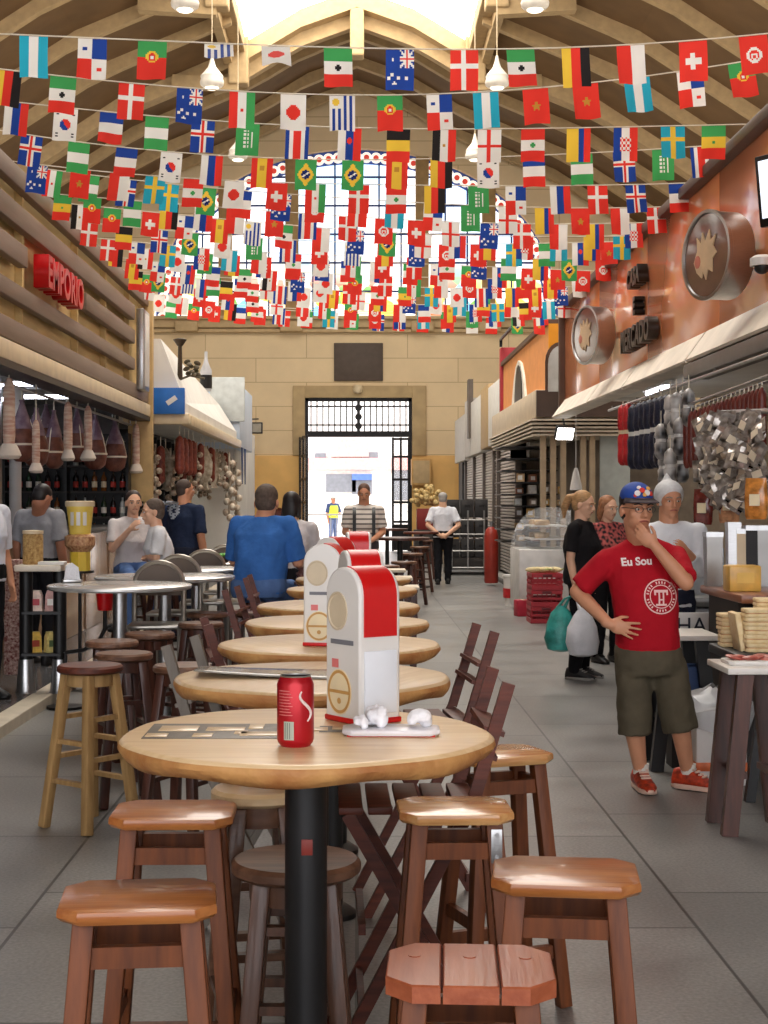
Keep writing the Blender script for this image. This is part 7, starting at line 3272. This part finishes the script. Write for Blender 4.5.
J, g = sit(258, 11.4, 1.80, 158, seat=.80, lean=.12, sw=.205)
J['head'] += Vector((0, .0, -.055))
J['neck'] += Vector((0, 0, -.02))
t, so, hp, RH, base = person('person in blue shirt and jeans seated at the steel tables, back to the camera', J, yaw=172, pitch=10, sk='tan', sc=1.12, headr=1.14, top=cloth('blue_shirt', (56, 104, 172), .12), bottom=cloth('jeans', (84, 112, 160), .15), hair='short',
                             hairm=mat('hair_greybrown', (84, 70, 60), .7, var=.3, scale=40), sleeve=.95, belly=.03, face=False, torso_w=1.12)
t = make_chair('dark wooden bar chair under the man in the blue shirt', w_wine, H=.775)
t.location = (J['hip'].x + .10, J['hip'].y + .02, 0)
t.rotation_euler = (0, 0, math.radians(6))
for c_ in list(t.children):
    if c_.name.startswith('backrest'):
        pass
J, g = sit(291, 13.6, 1.62, 170, seat=.80, lean=.03)
person('person with long dark hair, mostly hidden beyond the man in the blue shirt', J, yaw=160, pitch=5, sk='light', top=cloth('grey_white', (206, 200, 200)), bottom=cloth('dark_trousers', (30, 30, 34)), hair='long', hairm=mat('hair_black', (30, 24, 24), .5), sleeve=.8, female=True, face=False, voxel=.010)
t = dup(r4, (J['hip'].x, J['hip'].y, 0), .2, 'round dark stool under the long haired woman')
J, g = sit(131, 14.75, 1.66, 25, seat=.80, lean=.06)
J['elA'] = g(-.23, -.12, .30)
J['wrA'] = g(-.10, -.30, .50)
person('person with dark hair in pale t-shirt facing the camera at the brown counter', J, yaw=18, pitch=4, sk='light', top=cloth('pale_tee', (212, 206, 204), .06), bottom=cloth('jeans'), hair='bun', hairm=mat('hair_darkbrown', (54, 36, 30), .6), sleeve=.75, female=True, voxel=.008)
t = dup(r4, (J['hip'].x, J['hip'].y, 0), .7, 'round dark stool under the woman in the grey white t-shirt')
J, g = sit(163, 13.45, 1.48, -75, seat=.80, lean=.08)
J['elB'] = g(.22, -.10, .30)
J['wrB'] = g(.05, -.16, .30)
J['wrA'] = g(-.08, -.18, .28)
person('person with short greying hair in a white shirt, seated turned to the left', J, yaw=-75, pitch=4, sk='light', top=cloth('white_shirt', (226, 226, 228), .05), bottom=cloth('jeans'), hair='short', hairm=mat('hair_greybrown'), sleeve=.9, female=True, voxel=.008)
t = dup(r4, (J['hip'].x, J['hip'].y, 0), .7, 'round dark stool under the person in the white shirt')
J, g = std(184, 0, 16.6, 1.80, 150)
J['elB'] = g(.26, -.06, 1.12)
J['wrB'] = g(.20, -.30, 1.22)
t, so, hp, RH, base = person('person standing in navy t-shirt with pale crest on its back, by the second left stall', J, yaw=120, pitch=0, sk='tan', sc=1.1, top=cloth('navy_tee', (40, 50, 74), .12), bottom=cloth('navy_trousers', (40, 44, 60)), hair='short', hairm=mat('hair_cropped', (72, 58, 50), .7), sleeve=.85, voxel=.009)
bv2 = BVHTree.FromPolygons([v.co.copy() for v in so.data.vertices], [tuple(p.vertices) for p in so.data.polygons])
cen = W(174, 510, 16.6) - base
b = MB()
for i in range(10):
    for j in range(12):
        u0, u1, v0, v1 = (i - 5) / 5, (i - 4) / 5, (j - 6) / 6, (j - 5) / 6
        um, vm = (u0 + u1) / 2, (v0 + v1) / 2
        if abs(um) < (.95 if vm > -.2 else .95 - (-.2 - vm) * .9) and not (abs(um) < .28 and -.35 < vm < .2) and (i * 7 + j * 3) % 6:
            b.quad(*[cen + Vector((u * .075, -.6, v * .10)) for u, v in ((u0, v0), (u1, v0), (u1, v1), (u0, v1))])
o = b.build('back_crest', mat('crest_pale', (186, 192, 200), .8), smooth=False)
on_cloth(o, so, (0, 1, 0), .003, bv2)
# workers inside the brown stall
J, g = std(40, 0, 13.6, 1.66, 160, z0=.08)
J['head'] += Vector((.03, -.10, -.04))
person('person in a grey work shirt leaning over the counter inside the brown stall, face hidden', J, yaw=150, pitch=28, sk='brown', sc=1.1, top=cloth('grey_work', (150, 150, 154), .08), bottom=cloth('dark_trousers', (30, 30, 34)), hair='short', hairm=mat('hair_black'), sleeve=.8, face=False, voxel=.010)
J, g = std(-17, 0, 11.2, 1.72, 60, z0=.083)
J['elA'] = g(-.24, .02, 1.08)
J['wrA'] = g(-.22, -.12, .90)
t, so, hp, RH, base = person('person in a white work shirt and dark trousers, cut off by the left edge', J, yaw=60, pitch=10, sk='tan', sc=1.1, top=cloth('white_work', (216, 220, 230), .05), bottom=cloth('black_trousers'), hair='short', hairm=mat('hair_dark'), sleeve=.95, voxel=.010)
# ------------------------------------------------------------------ light and camera
def area(name, loc, rot, sx, sy, e, c=(1, 1, 1)):
    l = bpy.data.lights.new(name, 'AREA')
    l.shape = 'RECTANGLE'
    l.size, l.size_y = sx, sy
    l.energy = e
    l.color = c
    o = bpy.data.objects.new(name, l)
    COL.objects.link(o)
    o.location = loc
    o.rotation_euler = rot
    return o


w = bpy.data.worlds.new('overcast')
SC.world = w
w.use_nodes = True
bg = w.node_tree.nodes['Background']
bg.inputs[0].default_value = lin((250, 250, 255))
bg.inputs[1].default_value = 3.0
cam = bpy.data.cameras.new('camera')
co = bpy.data.objects.new('camera', cam)
COL.objects.link(co)
co.location = (0, 0, CZ)
co.rotation_euler = (PI / 2, 0, 0)
cam.sensor_width = 36
cam.lens = F / 1024 * 36
cam.shift_x = (384 - VX) / 1024
cam.shift_y = -(512 - VY) / 1024
cam.clip_end = 300
SC.camera = co
SC.view_settings.view_transform = 'Standard'
SC.view_settings.look = 'None'
SC.view_settings.gamma = 1
SC.view_settings.use_curve_mapping = False
SC.view_settings.exposure = 0.34
SC.cycles.use_denoising = True
SC.cycles.max_bounces = 6
SC.cycles.diffuse_bounces = 3
SC.cycles.caustics_reflective = False
SC.cycles.caustics_refractive = False
